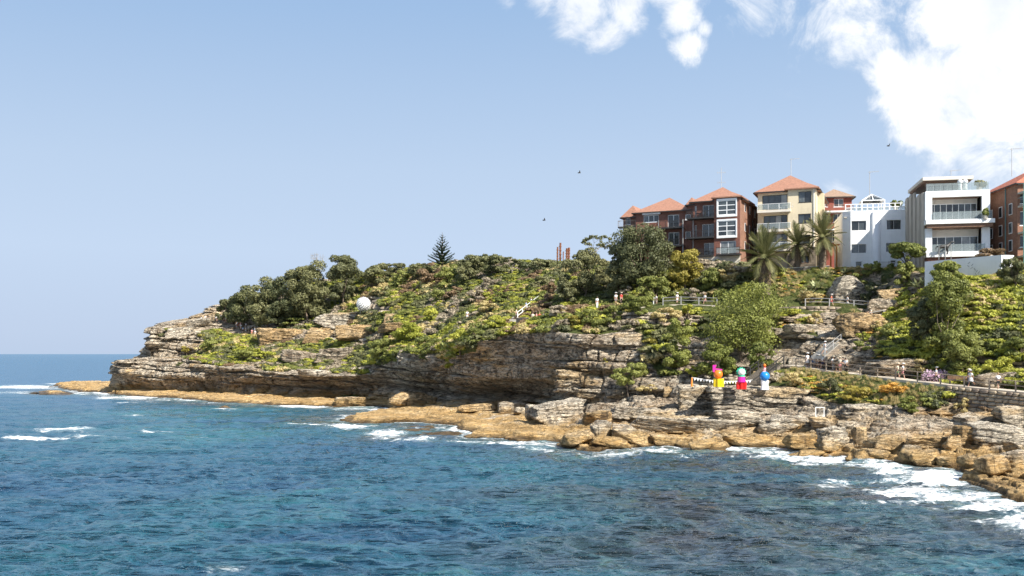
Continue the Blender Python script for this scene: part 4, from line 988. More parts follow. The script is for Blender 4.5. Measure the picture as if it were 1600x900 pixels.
r, pts, qx, qy = sample(veg * (cpX > 1236) * (cpX < 1485) * (dd_ < -.5) * (dd_ > -3.4), 7.0, 15)
scatter('path_edge_grass', 'short dry golden grass along the seaward edge of the lower path', 'grass', pts, np.where(r.random(len(pts)) < .8, 18, 19), r.uniform(.25, .45, len(pts)), r.uniform(0, 6.28, len(pts)))
pathm = keep_
rr_ = (cpX >= 1380) & ~gr
r, pts, qx, qy = sample(veg * rr_, 3.8, 13); nz = fbm(pts[:, 0] / 5, pts[:, 1] / 5, 0 * qx, 3, 230) + r.normal(0, .22, len(pts))
kd = np.select([nz < -.4, nz < -.2, nz < .3, nz < .42], [6, 3, 21, 4], 10)
kd = np.where((kd == 21) & (r.random(len(pts)) < .3), 5, kd)
scatter('creeping_ground_cover', 'bright yellow green leafy creeper covering the right hillside', 'ground cover', pts, kd, r.uniform(.6, 1.1, len(pts)), r.uniform(0, 6.28, len(pts)))

# ------------------------------------------------------------------ palms, pine, bare tree, agaves
def frond_mesh(r, L, droop):
    V = []; Q = []; n = 26; pts = []
    for i in range(n + 1):
        t = i / n; pts.append(np.array([L * (t - .18 * droop * t ** 2.2), 0, L * (.34 * t - droop * t ** 2.0)]))
    for i in range(n):
        for sdd in (-1, 1):
            t = (i + .5) / n; ll = L * .24 * math.sin(math.pi * min(1, t * .93 + .10)) ** .7
            p = pts[i]; d = pts[i + 1] - pts[i]; d = d / np.linalg.norm(d)
            tip = p + d * ll * .95 + np.array([0, sdd * ll * .55, -ll * .12]) + r.normal(0, .02, 3)
            w = d * L * .019; o = len(V); V += [p - w, p + w, tip + w * .4, tip - w * .4]; Q.append((o, o + 1, o + 2, o + 3))
    for i in range(n):                                       # the rib
        a, b = pts[i], pts[i + 1]; w = .012 * L * (1 - i / n) + .004; o = len(V)
        V += [a + [0, -w, 0], a + [0, w, 0], b + [0, w, 0], b + [0, -w, 0]]; Q.append((o, o + 1, o + 2, o + 3))
    return np_mesh('frond', V, Q, False, {'tone': r.random(len(V)) ** 2})
def palm(px, pyc, D, Rpx, pyb, label, seed, thick=.5, skirt=True):
    r = np.random.default_rng(seed); k = D / F; L = Rpx * k * 1.12; c = Vector(P(px, pyc, D)); b = Vector(P(px, pyb, D))
    root = empty('palm_tree', b); tag(root, label, 'palm tree'); H = c.z - b.z
    mb = MB(); mb.tube([(0, 0, -1), (.05, 0, H * .4), (0, 0, H * .9), (0, 0, H)], [thick * 1.1, thick, thick * 1.05, thick * .6], 10)
    for i in range(60):
        a = r.uniform(0, 6.28); zz = r.uniform(0, H); mb.bar((math.cos(a) * thick * .95, math.sin(a) * thick * .95, zz), (math.cos(a) * thick * 1.25, math.sin(a) * thick * 1.25, zz + .25), .14, .05)
    mb.build('trunk', M['bark'], root)
    ms = [frond_mesh(r, L, d) for d in (.0, .18, .35, .55, .8)]; dead = frond_mesh(r, L * .62, 1.8)
    for m_ in ms: m_.materials.append(M['leaf_palm'])
    dead.materials.append(M['leaf_straw'])
    for i in range(46):
        lvl = (i + .5) / 46; m_ = ms[min(4, int(lvl * 5.2))]
        o = link('frond', m_, None, root); o.location = (0, 0, H + .15 * (1 - lvl))
        o.rotation_euler = (r.uniform(-.25, .25), R(-68 + 100 * lvl) , i * 2.399 + r.uniform(-.15, .15)); s = r.uniform(.85, 1.08); o.scale = (s, s, s)
    if skirt:
        for i in range(22):
            o = link('frond', dead, None, root); o.location = (0, 0, H - .2); o.rotation_euler = (0, R(55 + r.uniform(-8, 16)), i * 2.399); s = r.uniform(.8, 1.2); o.scale = (s, s, s)
            o['label'] = 'dead hanging straw coloured frond'
    return root
palm(1195, 404, 143, 46, 450, 'big low palm in front of the gap between brick and cream flats', 1, .85)
palm(1246, 383, 150, 32, 422, 'smaller palm close before the cream flats', 2, .42, False)
palm(1285, 372, 148, 37, 420, 'tall palm before the gap between cream flats and white house', 3, .5, False)
def norfolk(px, pyt, pyb, D, label):
    k = D / F; b = Vector(P(px, pyb, D)); H = (pyb - pyt) * k; root = empty('norfolk_pine', b); tag(root, label, 'pine tree'); r = np.random.default_rng(5)
    MB().tube([(0, 0, -3), (0, 0, H * .5), (0, 0, H)], [.2, .13, .03], 6).build('trunk', M['bark'], root)
    V = []; Q = []; n = 22
    for i in range(n):
        t = i / n; cxx = t; zz = .20 * t * t
        for sdd in (-1, 1):
            for up in (0, 1):
                l = .15 * (1 - .5 * t); o = len(V); p = np.array([cxx, 0, zz]); tip = p + [l * .5, sdd * l * (1 - .5 * up), .02 + .10 * up]
                V += [p - [.014, 0, .012], p + [.014, 0, .012], tip + [.01, 0, .012], tip - [.01, 0, .012]]; Q.append((o, o + 1, o + 2, o + 3))
    o = len(V); V += [(0, -.02, 0), (0, .02, 0), (1, .01, .2), (1, -.01, .2), (0, 0, -.03), (0, 0, .03), (1, 0, .215), (1, 0, .185)]; Q += [(o, o + 1, o + 2, o + 3), (o + 4, o + 5, o + 6, o + 7)]
    bm_ = np_mesh('branch', V, Q, False, {'tone': r.random(len(V)) * .3}); bm_.materials.append(M['leaf_pine'])
    for i in range(12):
        t = i / 12; z = H * (.0 + .97 * t); rad = H * .47 * (1 - t) ** .85 + .12
        for j in range(6):
            o = link('branch', bm_, None, root); o.location = (0, 0, z); s = rad * r.uniform(.8, 1.12); o.scale = (s, s * .8, s * .75); o.rotation_euler = (0, R(-12 - 14 * t), j * 2 * math.pi / 6 + i * .4)
norfolk(691, 363, 414, 238, 'slim dark Norfolk Island pine on the crest')
def bare(px, py, w, h, label, seed, leafy=None, D=None):
    r = np.random.default_rng(seed); p = Vector(P(px, py, D)) if D else ground(px, py); k = p.y / F; H = h * k; Wd = w * k
    root = empty('tree', p); tag(root, label, 'tree'); mb = MB(); tips = []
    def grow(a, d, l, rd, dep):
        e = a + d * l; mb.tube([a, a.lerp(e, .5) + Vector(r.normal(0, .05, 3)) * l, e], [rd, rd * .8, rd * .6], 4, False)
        if dep == 0: tips.append(e); return
        for _ in range(3 if dep > 1 else 4):
            q = (d + Vector(r.normal(0, .55, 3)) * (Wd / H)).normalized(); grow(e, q, l * r.uniform(.6, .85), rd * .55, dep - 1)
    grow(Vector((0, 0, -.5)), Vector((0, 0, 1)), H * .42, Wd * .02 + .05, 4)
    mb.build('trunk', M['bark_pale'], root)
    if leafy:
        tips = [t for t in tips if t.z > H * .55]
        link('crown', leaf_mesh('crown', r, [(tuple(t), (Wd * .07, Wd * .07, Wd * .03)) for t in tips], 1300, 1.8 * k), M[leafy], root)
bare(497, 440, 30, 42, 'bare twiggy tree between the grove and the tall dark tree', 3)
bare(931, 392, 44, 48, 'windblown umbrella tree with bare limbs above the hillside group', 8, 'leaf_olive')
bare(800, 428, 26, 26, 'thin twiggy tree on the crest near the rusty posts', 12, 'leaf_olive')
def agave(px, py, w, label, seed, D=None, n=34):
    r = np.random.default_rng(seed); p = Vector(P(px, py, D)) if D else ground(px, py); k = p.y / F; L = w * k * .5
    V = []; Q = []
    for i in range(n):
        a = i * 2.399; el = r.uniform(.1, 1.2); d = np.array([math.cos(a) * math.cos(el), math.sin(a) * math.cos(el), math.sin(el)]); s = np.array([-math.sin(a), math.cos(a), 0]) * L * .09
        ox = r.uniform(-.3, .3, 2) * L; l = L * r.uniform(.7, 1.05); p0 = np.array([ox[0], ox[1], 0]); p1 = p0 + d * l * .5 ; p2 = p0 + d * l - [0, 0, l * .12]; o = len(V)
        V += [p0 - s * .7, p0 + s * .7, p1 + s, p1 - s, p2 + s * .1, p2 - s * .1, p1 - [0, 0, L * .05]]; Q += [(o, o + 1, o + 2, o + 3), (o + 3, o + 2, o + 4, o + 5)]
    root = empty('agave_plant', p); tag(root, label, 'agave'); link('foliage', np_mesh('leaves', V, Q, False, {'tone': r.random(len(V)) ** 2}), M['leaf_agave'], root)
    MB().tube([(0, 0, -.3), (0, 0, L * .3)], L * .12, 6).build('stem', M['bark'], root)
agave(1290, 432, 34, 'spiky agave clump at the top left of the white boulder', 1)
agave(1275, 448, 40, 'large agave clump hanging left of the white boulder', 2, n=50)
agave(1262, 458, 30, 'lower small agave clump by the upper path', 3)
agave(1435, 447, 44, 'agave clump between the leafy column and round tree', 4)
agave(1318, 424, 26, 'small agave behind the white boulder top', 5)
agave(1342, 590, 16, 'single small agave in front of the lower path railing', 6)
agave(1290, 602, 30, 'dark agave clump below the lower path wall', 7)
# ------------------------------------------------------------------ buildings
class Bld:
    """a building whose facade plane passes through a point, turned by angle a; positions are given along the facade"""
    def __init__(s, name, label, cat, px0, D, zb, a):
        s.X0 = (px0 - 800) / F * D; s.Y0 = D; s.a = R(a); s.zb = zb
        s.o = empty(name, (s.X0, s.Y0, zb), -s.a); tag(s.o, label, cat)
    def u(s, px, w=0.0):
        t = (px - 800) / F; c, n = math.cos(s.a), math.sin(s.a)
        X0, Y0 = s.X0 + w * n, s.Y0 + w * c
        return (t * Y0 - X0) / (c + t * n)
    def z(s, py, px, w=0.0):
        uu = s.u(px, w); Y = s.Y0 + w * math.cos(s.a) - uu * math.sin(s.a)
        return CAMZ + (553 - py) / F * Y - s.zb
    def r(s, px0, px1, py0, py1, w=0.0):                     # pixel box -> u0,u1,z0,z1
        m = (px0 + px1) / 2
        return s.u(px0, w), s.u(px1, w), s.z(py1, m, w), s.z(py0, m, w)
def wall_holes(u0, u1, z0, z1, w0, w1, holes):
    mb = MB(); us = sorted({u0, u1, *[min(max(h[i], u0), u1) for h in holes for i in (0, 1)]}); zs = sorted({z0, z1, *[min(max(h[i], z0), z1) for h in holes for i in (2, 3)]})
    for i in range(len(us) - 1):
        run = None
        for j in range(len(zs) - 1):
            cu, cz = (us[i] + us[i + 1]) / 2, (zs[j] + zs[j + 1]) / 2
            solid = not any(h[0] < cu < h[1] and h[2] < cz < h[3] for h in holes)
            if solid: run = [zs[j], zs[j + 1]] if run is None else [run[0], zs[j + 1]]
            if run and (not solid or j == len(zs) - 2): mb.box(us[i], us[i + 1], w0, w1, run[0], run[1]); run = None
    return mb
def window(par, h, w, cols=2, rows=1, frame='white_paint', fw=.07, glass='glass', sill=True, split=None):
    u0, u1, z0, z1 = h; mb = MB(); y0, y1 = w, w + .07
    mb.box(u0, u1, y0, y1, z0, z0 + fw); mb.box(u0, u1, y0, y1, z1 - fw, z1)
    xs = np.linspace(u0, u1, cols + 1); zz = list(np.linspace(z0, z1, rows + 1)) if split is None else [z0, z0 + (z1 - z0) * split, z1]
    for i, x_ in enumerate(xs):
        a = x_ - fw / 2 if 0 < i < cols else (x_ if i == 0 else x_ - fw); mb.box(a, a + fw, y0 + .002, y1 - .002, z0 + fw, z1 - fw)
    for z_ in zz[1:-1]: mb.box(u0 + fw, u1 - fw, y0 + .004, y1 - .004, z_ - fw / 2, z_ + fw / 2)
    wo_ = mb.build('window', M[frame], par)
    for i in range(cols):
        for j in range(len(zz) - 1):
            p = MB().box(xs[i] + .02, xs[i + 1] - .02, y0 + .03, y0 + .045, zz[j] + .02, zz[j + 1] - .02).build('pane', M[glass], wo_)
    if sill: MB().box(u0 - .08, u1 + .08, w - .16, w - .003, z0 - .1, z0 - .002).build('sill', M[frame], wo_)
    return wo_
def hip(mb, u0, u1, w0, w1, z, h, over=.45, ridge=None):
    u0 -= over; u1 += over; w0 -= over; w1 += over; L = u1 - u0; Wd = w1 - w0; q = min(L, Wd) / 2
    if L >= Wd: a = (u0 + q, (w0 + w1) / 2, z + h); b = (u1 - q, (w0 + w1) / 2, z + h)
    else: a = ((u0 + u1) / 2, w0 + q, z + h); b = ((u0 + u1) / 2, w1 - q, z + h)
    vs = [(u0, w0, z), (u1, w0, z), (u1, w1, z), (u0, w1, z), a, b, (u0, w0, z - .18), (u1, w0, z - .18), (u1, w1, z - .18), (u0, w1, z - .18)]
    fs = [(0, 1, 5, 4), (1, 2, 5), (2, 3, 4, 5), (3, 0, 4)] if L >= Wd else [(0, 1, 4), (1, 2, 5, 4), (2, 3, 5), (3, 0, 4, 5)]
    fs += [(6, 7, 1, 0), (7, 8, 2, 1), (8, 9, 3, 2), (9, 6, 0, 3), (9, 8, 7, 6)]
    return mb.add(vs, fs)
def rooftop(par, u0, u1, w0, w1, z, h, mat='tile', over=.45):
    o = hip(MB(), u0, u1, w0, w1, z, h, over).build('roof', M[mat], par)
    g = MB(); e = over + .06
    g.box(u0 - e, u1 + e, w0 - e - .1, w0 - e + .02, z - .22, z - .06); g.box(u0 - e - .1, u0 - e + .02, w0 - e, w1 + e, z - .23, z - .07); g.box(u1 + e - .02, u1 + e + .1, w0 - e, w1 + e, z - .23, z - .07)
    g.build('gutter', M['dark_metal'], o); return o
def balcony(par, u0, u1, w0, w1, z, mat='concrete', rail='white_paint', kind='glass', th=.22, hgt=1.0, sides=True):
    """slab from w0 (wall) out to w1 (negative = outwards) with a balustrade"""
    b = MB().box(u0, u1, w1, w0, z - th, z).build('balcony', M[mat], par)
    mb = MB(); n = max(2, int((u1 - u0) / 1.3) + 1)
    mb.box(u0, u1, w1 + .02, w1 + .08, z + hgt - .06, z + hgt)
    for i in range(n): x_ = u0 + .03 + (u1 - u0 - .06) * i / (n - 1); mb.box(x_ - .025, x_ + .025, w1 + .03, w1 + .07, z, z + hgt - .06)
    if sides:
        for x_ in (u0, u1 - .05): mb.box(x_, x_ + .05, w1 + .08, w0 - .01, z + hgt - .055, z + hgt - .005)
    if kind == 'bars':
        m_ = int((u1 - u0) / .14)
        for i in range(m_): x_ = u0 + (u1 - u0) * (i + .5) / m_; mb.box(x_ - .01, x_ + .01, w1 + .04, w1 + .06, z + .06, z + hgt - .06)
        mb.box(u0, u1, w1 + .035, w1 + .065, z + .05, z + .09)
    mb.build('railing', M[rail], b)
    if kind == 'glass': 
        xs = np.linspace(u0 + .03, u1 - .03, n)
        for i in range(n - 1): MB().box(xs[i] + .04, xs[i + 1] - .04, w1 + .04, w1 + .055, z + .08, z + hgt - .08).build('glass_panel', M['clear'], b)
    return b
def antenna(px, py0, py1, D, label, kind='yagi'):
    b = Vector(P(px, py1, D)); H = (py1 - py0) * D / F; o = empty('antenna', b); tag(o, label, 'antenna')
    MB().tube([(0, 0, -.3), (0, 0, H)], .045, 5).build('mast', M['grey_metal'], o)
    mb = MB()
    if kind == 'yagi':
        mb.bar((-.2, 0, H - .1), (1.4, 0, H + .05), .04)
        for i in range(6): x_ = -.1 + i * .27; l = .32 - .02 * i; mb.bar((x_, -l, H - .08 + .09 * x_), (x_, l, H - .08 + .09 * x_), .025); mb.bar((x_, 0, H - .1 - l * .25), (x_, 0, H - .05 + l * .25), .02)
    else:
        for zz in (.35, .78): 
            mb.bar((-.7, 0, H * zz), (.7, 0, H * zz + .05), .035)
            for i in range(5): x_ = -.6 + .3 * i; mb.bar((x_, -.25, H * zz), (x_, .25, H * zz), .022); mb.bar((x_, 0, H * zz - .2), (x_, 0, H * zz + .22), .022)
    mb.build('aerial', M['grey_metal'], o); return o
def table_set(par_name, B_, u, w, z, label, mat='dark_metal'):
    c, n = math.cos(B_.a), math.sin(B_.a); loc = (B_.X0 + u * c + w * n, B_.Y0 - u * n + w * c, B_.zb + z)
    o = empty('table', loc, -B_.a); tag(o, label, 'table')
    MB().tube([(0, 0, .70), (0, 0, .74)], .45, 12).build('table_top', M[mat], o)
    for sx, sy in ((.3, .3), (-.3, .3), (.3, -.3), (-.3, -.3)): MB().bar((sx, sy, 0), (sx * .8, sy * .8, .7), .04).build('leg', M[mat], o)
    for k, sx in enumerate((-.85, .85)):
        c_ = empty('chair', tuple(Vector(loc) + Vector((sx * c, -sx * n, 0))), -B_.a + (R(90) if sx < 0 else R(-90)))
        tag(c_, label.replace('table', 'chair') + (' on its sea side' if k == 0 else ' on its landward side'), 'chair')
        MB().box(-.22, .22, -.22, .22, .42, .46).build('seat', M[mat], c_); MB().box(-.22, .22, .19, .23, .46, .92).build('backrest', M[mat], c_)
        for lx, ly in ((.2, .2), (-.2, .2), (.2, -.2), (-.2, -.2)): MB().bar((lx, ly, 0), (lx, ly, .42), .035).build('leg', M[mat], c_)
# ---- brick flats
b = Bld('apartment_building', 'dark red brick flats with hipped tile roofs and white bay windows', 'building', 1083, 158, 18.0, 25); o = b.o
zr = b.z(315, 1100)
uL, uM, uR = b.u(1083), b.u(1119), b.u(1156, -1.4)
fl = [b.z(341.5, 1100), b.z(372, 1100), b.z(400.5, 1100)]
dH = [b.r(1098, 1116, 320.5, 340), b.r(1097, 1117, 350, 371), b.r(1100, 1117, 379.5, 399)]
sm = [b.r(1085.5, 1088.5, 322, 340), b.r(1085.5, 1088.5, 352, 371)]
dH[2] = (dH[2][0], dH[2][1], dH[2][2], dH[2][3])
wall_holes(uL, uM, 0, zr, 0, .35, dH + sm).build('wall', M['brick'], o)
for h in dH: window(o, h, .14, 2, 1, sill=False)
for h in sm: window(o, h, .14, 1, 1)
bayH = [b.r(1121.5, 1150.5, 313, 336, -1.4), b.r(1121.5, 1150.5, 345, 369, -1.4), b.r(1125, 1150, 376.5, 399, -1.4)]
bay = wall_holes(uM, uR, fl[2] - .24, zr + .25, -1.4, -1.05, bayH); bay.box(uM, uM + .35, -1.048, 0.34, fl[2] - .24, zr + .25)
bay.build('bay', M['brick'], o)
for h in bayH[:2]:
    MB().box(h[0] - .12, h[1] + .12, -1.62, -1.40, h[2] - .28, h[2]).box(h[0] - .12, h[1] + .12, -1.62, -1.40, h[3], h[3] + .26).box(h[0] - .12, h[0], -1.62, -1.40, h[2], h[3]).box(h[1], h[1] + .12, -1.62, -1.40, h[2], h[3]).build('bay_surround', M['white_paint'], o)
    window(o, h, -1.52, 2, 3, fw=.12, sill=False)
window(o, bayH[2], -1.25, 2, 1, fw=.1, sill=False)
# long side wall with small windows
sw = MB(); dep = 17
sideH = []
def side_pt(t): return t
mbs = MB(); mbs.box(uR - .35, uR - .002, -1.048, dep, 0, zr + .25); mbs.build('side_wall', M['brick_orange'], o)
for k, (zz) in enumerate((fl[0] + 1.0, fl[1] + 1.0, fl[2] + 1.0)):
    for y_ in (2.0, 5.5, 9.5, 12.5):
        f_ = MB().box(uR + .0, uR + .06, y_, y_ + .9, zz, zz + 1.3).build('window', M['white_paint'], o)
        MB().box(uR + .055, uR + .075, y_ + .07, y_ + .83, zz + .07, zz + 1.23).build('pane', M['glass'], f_)
MB().tube([(uR + .08, 7.7, 0), (uR + .08, 7.7, zr)], .06, 6).build('downpipe', M['dark_metal'], o)
MB().box(uL, uR - .36, dep - .3, dep, 0, zr).build('rear_wall', M['brick'], o)
rooftop(o, uL, uR, 0, dep, zr + .05, b.z(296.5, 1126, 6) - zr, over=.4)
hip(MB(), uM, uR, -1.4, 8, zr + .3, b.z(300, 1143, 1) - zr - .2, .4).build('roof', M['tile'], o)
# left wing
uA, uB, uC = b.u(968, 0), b.u(991), b.u(1074)
zl = b.z(329, 1040); lw = [b.r(1041, 1059, 334.5, 354.5), b.r(1042, 1059, 362, 382), b.r(1003, 1027, 335, 346), b.r(1003, 1027, 362, 380)]
wall_holes(uB, uC, 0, zl, .8, 1.15, lw).build('wall', M['brick'], o)
for i, h in enumerate(lw): window(o, h, .95, 3 if i > 1 else 2, 1, fw=.09)
wall_holes(uA, uB - .002, 0, zl - .45, 1.9, 2.2, [b.r(977, 985, 341, 351, 1.9)]).build('wall', M['brick'], o); window(o, b.r(977, 985, 341, 351, 1.9), 2.02, 1, 1)
MB().box(uA, uA + .3, 2.202, 14, 0, zl - .45).box(uA, uC, 14, 14.3, 0, zl - .45).build('rear_wall', M['brick'], o)
MB().box(b.u(1002), b.u(1030), .5, .798, b.z(334.5, 1015), b.z(331, 1015)).build('window_hood', M['white_paint'], o)
rooftop(o, uB, uC, .8, 14, zl + .05, b.z(310.5, 1045, 6) - zl)
rooftop(o, uA, uB, 1.9, 12, zl - .4, b.z(324, 985, 5) - zl + .4, over=.35)
wall_holes(uC + .002, uL - .002, 0, zr - .3, .4, .75, [b.r(1071, 1079, 335, 343, .4), b.r(1071, 1079, 362, 372, .4)]).build('wall', M['brick'], o)
for hh in (b.r(1071, 1079, 335, 343, .4), b.r(1071, 1079, 362, 372, .4)): window(o, hh, .5, 1, 1)
rooftop(o, uC, uL, .4, 10, zr - .25, 1.2, over=.3)
for i, (f_, nm) in enumerate(zip(fl, 'abc')): balcony(o, uC + .3 if i < 2 else uL + .2, uM - .01, -.01, -1.9, f_, 'dark_metal', 'dark_metal', 'bars')
balcony(o, b.u(1028), b.u(1068), .79, -.7, b.z(355.5, 1048), 'dark_metal', 'dark_metal', 'bars'); balcony(o, b.u(1028), b.u(1068), .79, -.7, b.z(384, 1048), 'dark_metal', 'dark_metal', 'bars')
balcony(o, b.u(1119, -2.6), b.u(1156, -2.6), -1.41, -2.7, fl[2], 'dark_metal', 'dark_metal', 'glass')
balcony(o, uA - .6, uB - .01, 1.89, .9, b.z(352.5, 980), 'dark_metal', 'rail_metal', 'bars')
for px_ in (1029, 1067, 1083): MB().tube([(b.u(px_, -.6), -.6, 0), (b.u(px_, -.6), -.6, fl[0])], .07, 6).build('post', M['grey_metal'], o)
MB().box(uL, uR - .01, -1.39, .0, -.5, fl[2] - .24).build('basement_wall', M['cream_plain'], o)
table_set('t', b, b.u(1108), -1.0, fl[2], 'dark table on the lowest balcony of the brick flats')
table_set('t', b, b.u(1139, -2.0), -2.0, fl[2], 'dark table on the corner balcony under the bay windows')
table_set('t', b, b.u(1094), -1.0, fl[0], 'dark table on the top balcony of the brick flats')
antenna(1127, 262, 298, 163, 'tall aerial with two crossbars above the brick flats', 'cross')
# ---- cream flats
b = Bld('apartment_building', 'cream rendered flats with three balconies and orange tile roof', 'building', 1184, 157, 18.0, 22); o = b.o
u0, um, u1 = b.u(1184), b.u(1232.5), b.u(1275, -1.2); zr = b.z(300, 1208)
H = [b.r(1191, 1230, 304.5, 327), b.r(1193, 1230, 336.5, 357.5), b.r(1195, 1230, 365, 388)]
wall_holes(u0, um, 0, zr, 0, .35, H).build('wall', M['cream_render'], o)
for h in H: window(o, h, .2, 4, 1, 'dark_metal', fw=.08, sill=False)
MB().box(H[0][0] + .3, H[0][1] - 1.2, .31, .33, H[0][2], H[0][3] - .1)
RW = [b.r(1247.5, 1268, 299, 316, -1.2), b.r(1247, 1267, 334, 348.5, -1.2), b.r(1246, 1266, 367, 381, -1.2), b.r(1251, 1264, 400, 411, -1.2)]
zst = b.z(388, 1250)
mb = wall_holes(um, u1, zst, zr + .1, -1.2, -.85, RW[:3]); mb.box(um, um + .35, -.848, .34, zst, zr + .1); mb.build('wall', M['cream_render'], o)
wall_holes(um - .05, u1 + .02, 0, zst - .002, -1.24, -.85, RW[3:]).build('stone_base', M['stone_wall'], o)
for h in RW[:2]: window(o, h, -1.05, 2, 1, 'dark_metal', fw=.07)
window(o, RW[2], -1.05, 2, 1, 'dark_metal'); window(o, RW[3], -1.08, 2, 1, 'brown_timber')
MB().box(u1 - .35, u1 - .002, -.846, 15, 0, zr + .1).build('side_wall', M['cream_render'], o); MB().box(u0, u0 + .35, .352, 15, 0, zr).box(u0, u1 - .36, 15, 15.3, 0, zr).build('rear_wall', M['cream_render'], o)
MB().box(u1, u1 + .9, 2, 2.9, 0, zr - .3).build('chimney_breast', M['cream_render'], o)
for px_ in (1258,): pass
for y_ in (.6,): MB().tube([(u1 - .3, -1.3, zst), (u1 - .3, -1.3, zr)], .06, 6).build('downpipe', M['white_paint'], o)
rooftop(o, u0, u1, 0, 15, zr + .05, b.z(279.5, 1235, 7.5) - zr, over=.5)
hip(MB(), um, u1, -1.2, 7, zr + .15, b.z(286, 1256, 2) - zr - .1, .5).build('roof', M['tile'], o)
for i, (py, kd) in enumerate(((328, 0), (358.5, 0), (389, 0))):
    zz = b.z(py, 1210, -1.8); balcony(o, b.u(1183, -1.9), b.u(1235, -1.9), -.01 if i < 9 else 0, -1.9, zz, 'cream_plain', 'white_paint', 'glass', th=.35)
table_set('t', b, b.u(1228, -1), -1.0, b.z(328, 1210, -1.8), 'pale table on the top balcony of the cream flats', 'white_paint')
antenna(1236, 248, 281, 162, 'bent aerial on the cream flats roof')
zz = CAMZ + (553 - 433) / F * 146
def wall_run(name, label, cat, pts, th, h0, h1, mat, cap=None):
    """a wall along points (x, y, z of its top); h1 = height below the top"""
    root = empty(name, pts[0]); tag(root, label, cat, kind='thing'); mb = MB(); cp = MB(); b0 = Vector(pts[0])
    for p, q in zip(pts[:-1], pts[1:]):
        p = Vector(p) - b0; q = Vector(q) - b0; d = (q - p); n = Vector((-d.y, d.x, 0)).normalized() * th / 2
        vs = [p - n, p + n, q + n, q - n]; lowv = [v - Vector((0, 0, h1)) for v in vs]
        mb.add(vs + lowv, [(0, 3, 2, 1), (4, 5, 6, 7), (0, 4, 7, 3), (1, 2, 6, 5), (0, 1, 5, 4), (3, 7, 6, 2)])
        if cap: n2 = n * 1.35; u_ = Vector((0, 0, .10)); vs = [p - n2 + u_ * .02, p + n2 + u_ * .02, q + n2 + u_ * .02, q - n2 + u_ * .02]; cp.add([v + u_ for v in vs] + vs, [(0, 3, 2, 1), (4, 5, 6, 7), (0, 4, 7, 3), (1, 2, 6, 5), (0, 1, 5, 4), (3, 7, 6, 2)])
    mb.build('wall', M[mat], root)
    if cap: cp.build('coping', M[cap], root)
    return root
wall_run('garden_wall', 'dark brick garden wall with pierced top below the cream flats', 'wall', [P(1205, 421, 150.5), P(1296, 416, 148)], .4, 0, 2.2, 'brick_grey', 'concrete')
# ---- small red building behind
b = Bld('apartment_building', 'small red brown flats with flat hipped roof tucked behind the palms', 'building', 1283, 170, 20.0, 8); o = b.o
u0, u1 = b.u(1283), b.u(1331); zr = b.z(308, 1300); H = [b.r(1286, 1293, 312, 323), b.r(1303, 1318, 310.5, 323), b.r(1287, 1298, 336, 347), b.r(1302, 1316, 334, 347), b.r(1290, 1312, 362, 378)]
wall_holes(u0, u1, 0, zr, 0, .35, H).build('wall', M['red_panel'], o)
for h in H: window(o, h, .15, 2, 1)
MB().box(u1 - .3, u1, .352, 10, 0, zr).box(u0, u1 - .31, 10, 10.3, 0, zr).box(u0, u0 + .3, .352, 9.99, 0, zr).build('rear_wall', M['brick'], o)
rooftop(o, u0, u1, 0, 10, zr + .05, b.z(299.5, 1300, 5) - zr, 'tile_brown')
for py in (330, 358): balcony(o, u0, u1, -.01, -1.6, b.z(py, 1300, -1), 'white_paint', 'brick_orange', 'bars')
pg = empty('pergola', P(1297, 418, 154)); tag(pg, 'orange timber pergola between the palms and the white house', 'pergola')
tm = col_mat('orange_timber', (.50, .22, .07))
for x_ in (-.9, .1, 1.0): MB().box(x_ - .09, x_ + .09, -.1, .1, -1, 3.4).build('post', tm, pg)
for i in range(5): MB().box(-1.2, 1.3, -.9 + i * .5, -.8 + i * .5, 3.4, 3.55).build('beam', tm, pg)
# ---- white house
b = Bld('house', 'white rendered house with roof terrace and small glass pyramid', 'building', 1329, 149, 17.0, 12); o = b.o
u0, u1 = b.u(1329), b.u(1418); zr = b.z(328.5, 1370)
H = [b.r(1330.5, 1353.5, 345, 360), b.r(1385.5, 1408, 343.5, 358.5), b.r(1330.5, 1353.5, 381.5, 395.5), b.r(1384.5, 1402, 379.5, 393.5), b.r(1337, 1347, 408.5, 416), b.r(1391.5, 1400, 406.5, 414.5)]
wall_holes(u0, u1, 0, zr, 0, .35, H).build('wall', M['white_render'], o)
for i, h in enumerate(H): window(o, h, .2, 2 if i < 4 else 1, 1 if i < 5 else 2, 'grey_metal' if i < 4 else 'white_paint', fw=.07, sill=i > 3)
mb = MB(); ul = b.u(1318, .0); mb.add([(u0, 0, 0), (u0, .4, 0), (u0 - 1.05, 1.3, 0), (u0 - 1.05, .9, 0), (u0, 0, zr), (u0, .4, zr), (u0 - 1.05, 1.3, zr), (u0 - 1.05, .9, zr)], [(0, 3, 7, 4), (1, 5, 6, 2), (4, 7, 6, 5), (0, 1, 2, 3), (3, 2, 6, 7)]); mb.box(u0 - 1.05, u0 - .75, 1.3, 12, 0, zr).box(u1 - .3, u1, .352, 12, 0, zr).box(u0 - 1.05, u1, 12.002, 12.3, 0, zr).build('side_wall', M['white_render'], o)
c1, c2 = b.u(1362), b.u(1376)
mb = MB(); n = 10; vs = []
for k in range(n + 1): t = k / n; vs += [(c1 + (c2 - c1) * t, -.55 * math.sin(math.pi * t) ** .6, 0), (c1 + (c2 - c1) * t, -.55 * math.sin(math.pi * t) ** .6, zr - .3)]
mb.add(vs, [(2 * k, 2 * k + 2, 2 * k + 3, 2 * k + 1) for k in range(n)] + [tuple(range(1, 2 * n + 2, 2))]); mb.build('rounded_pilaster', M['white_render'], o, True)
MB().box(u0 - .9, u1 - .3, .36, 12, zr - 1.0, zr - .8).build('terrace_floor', M['concrete'], o)
mb = MB(); hh = b.z(317.5, 1370) - zr
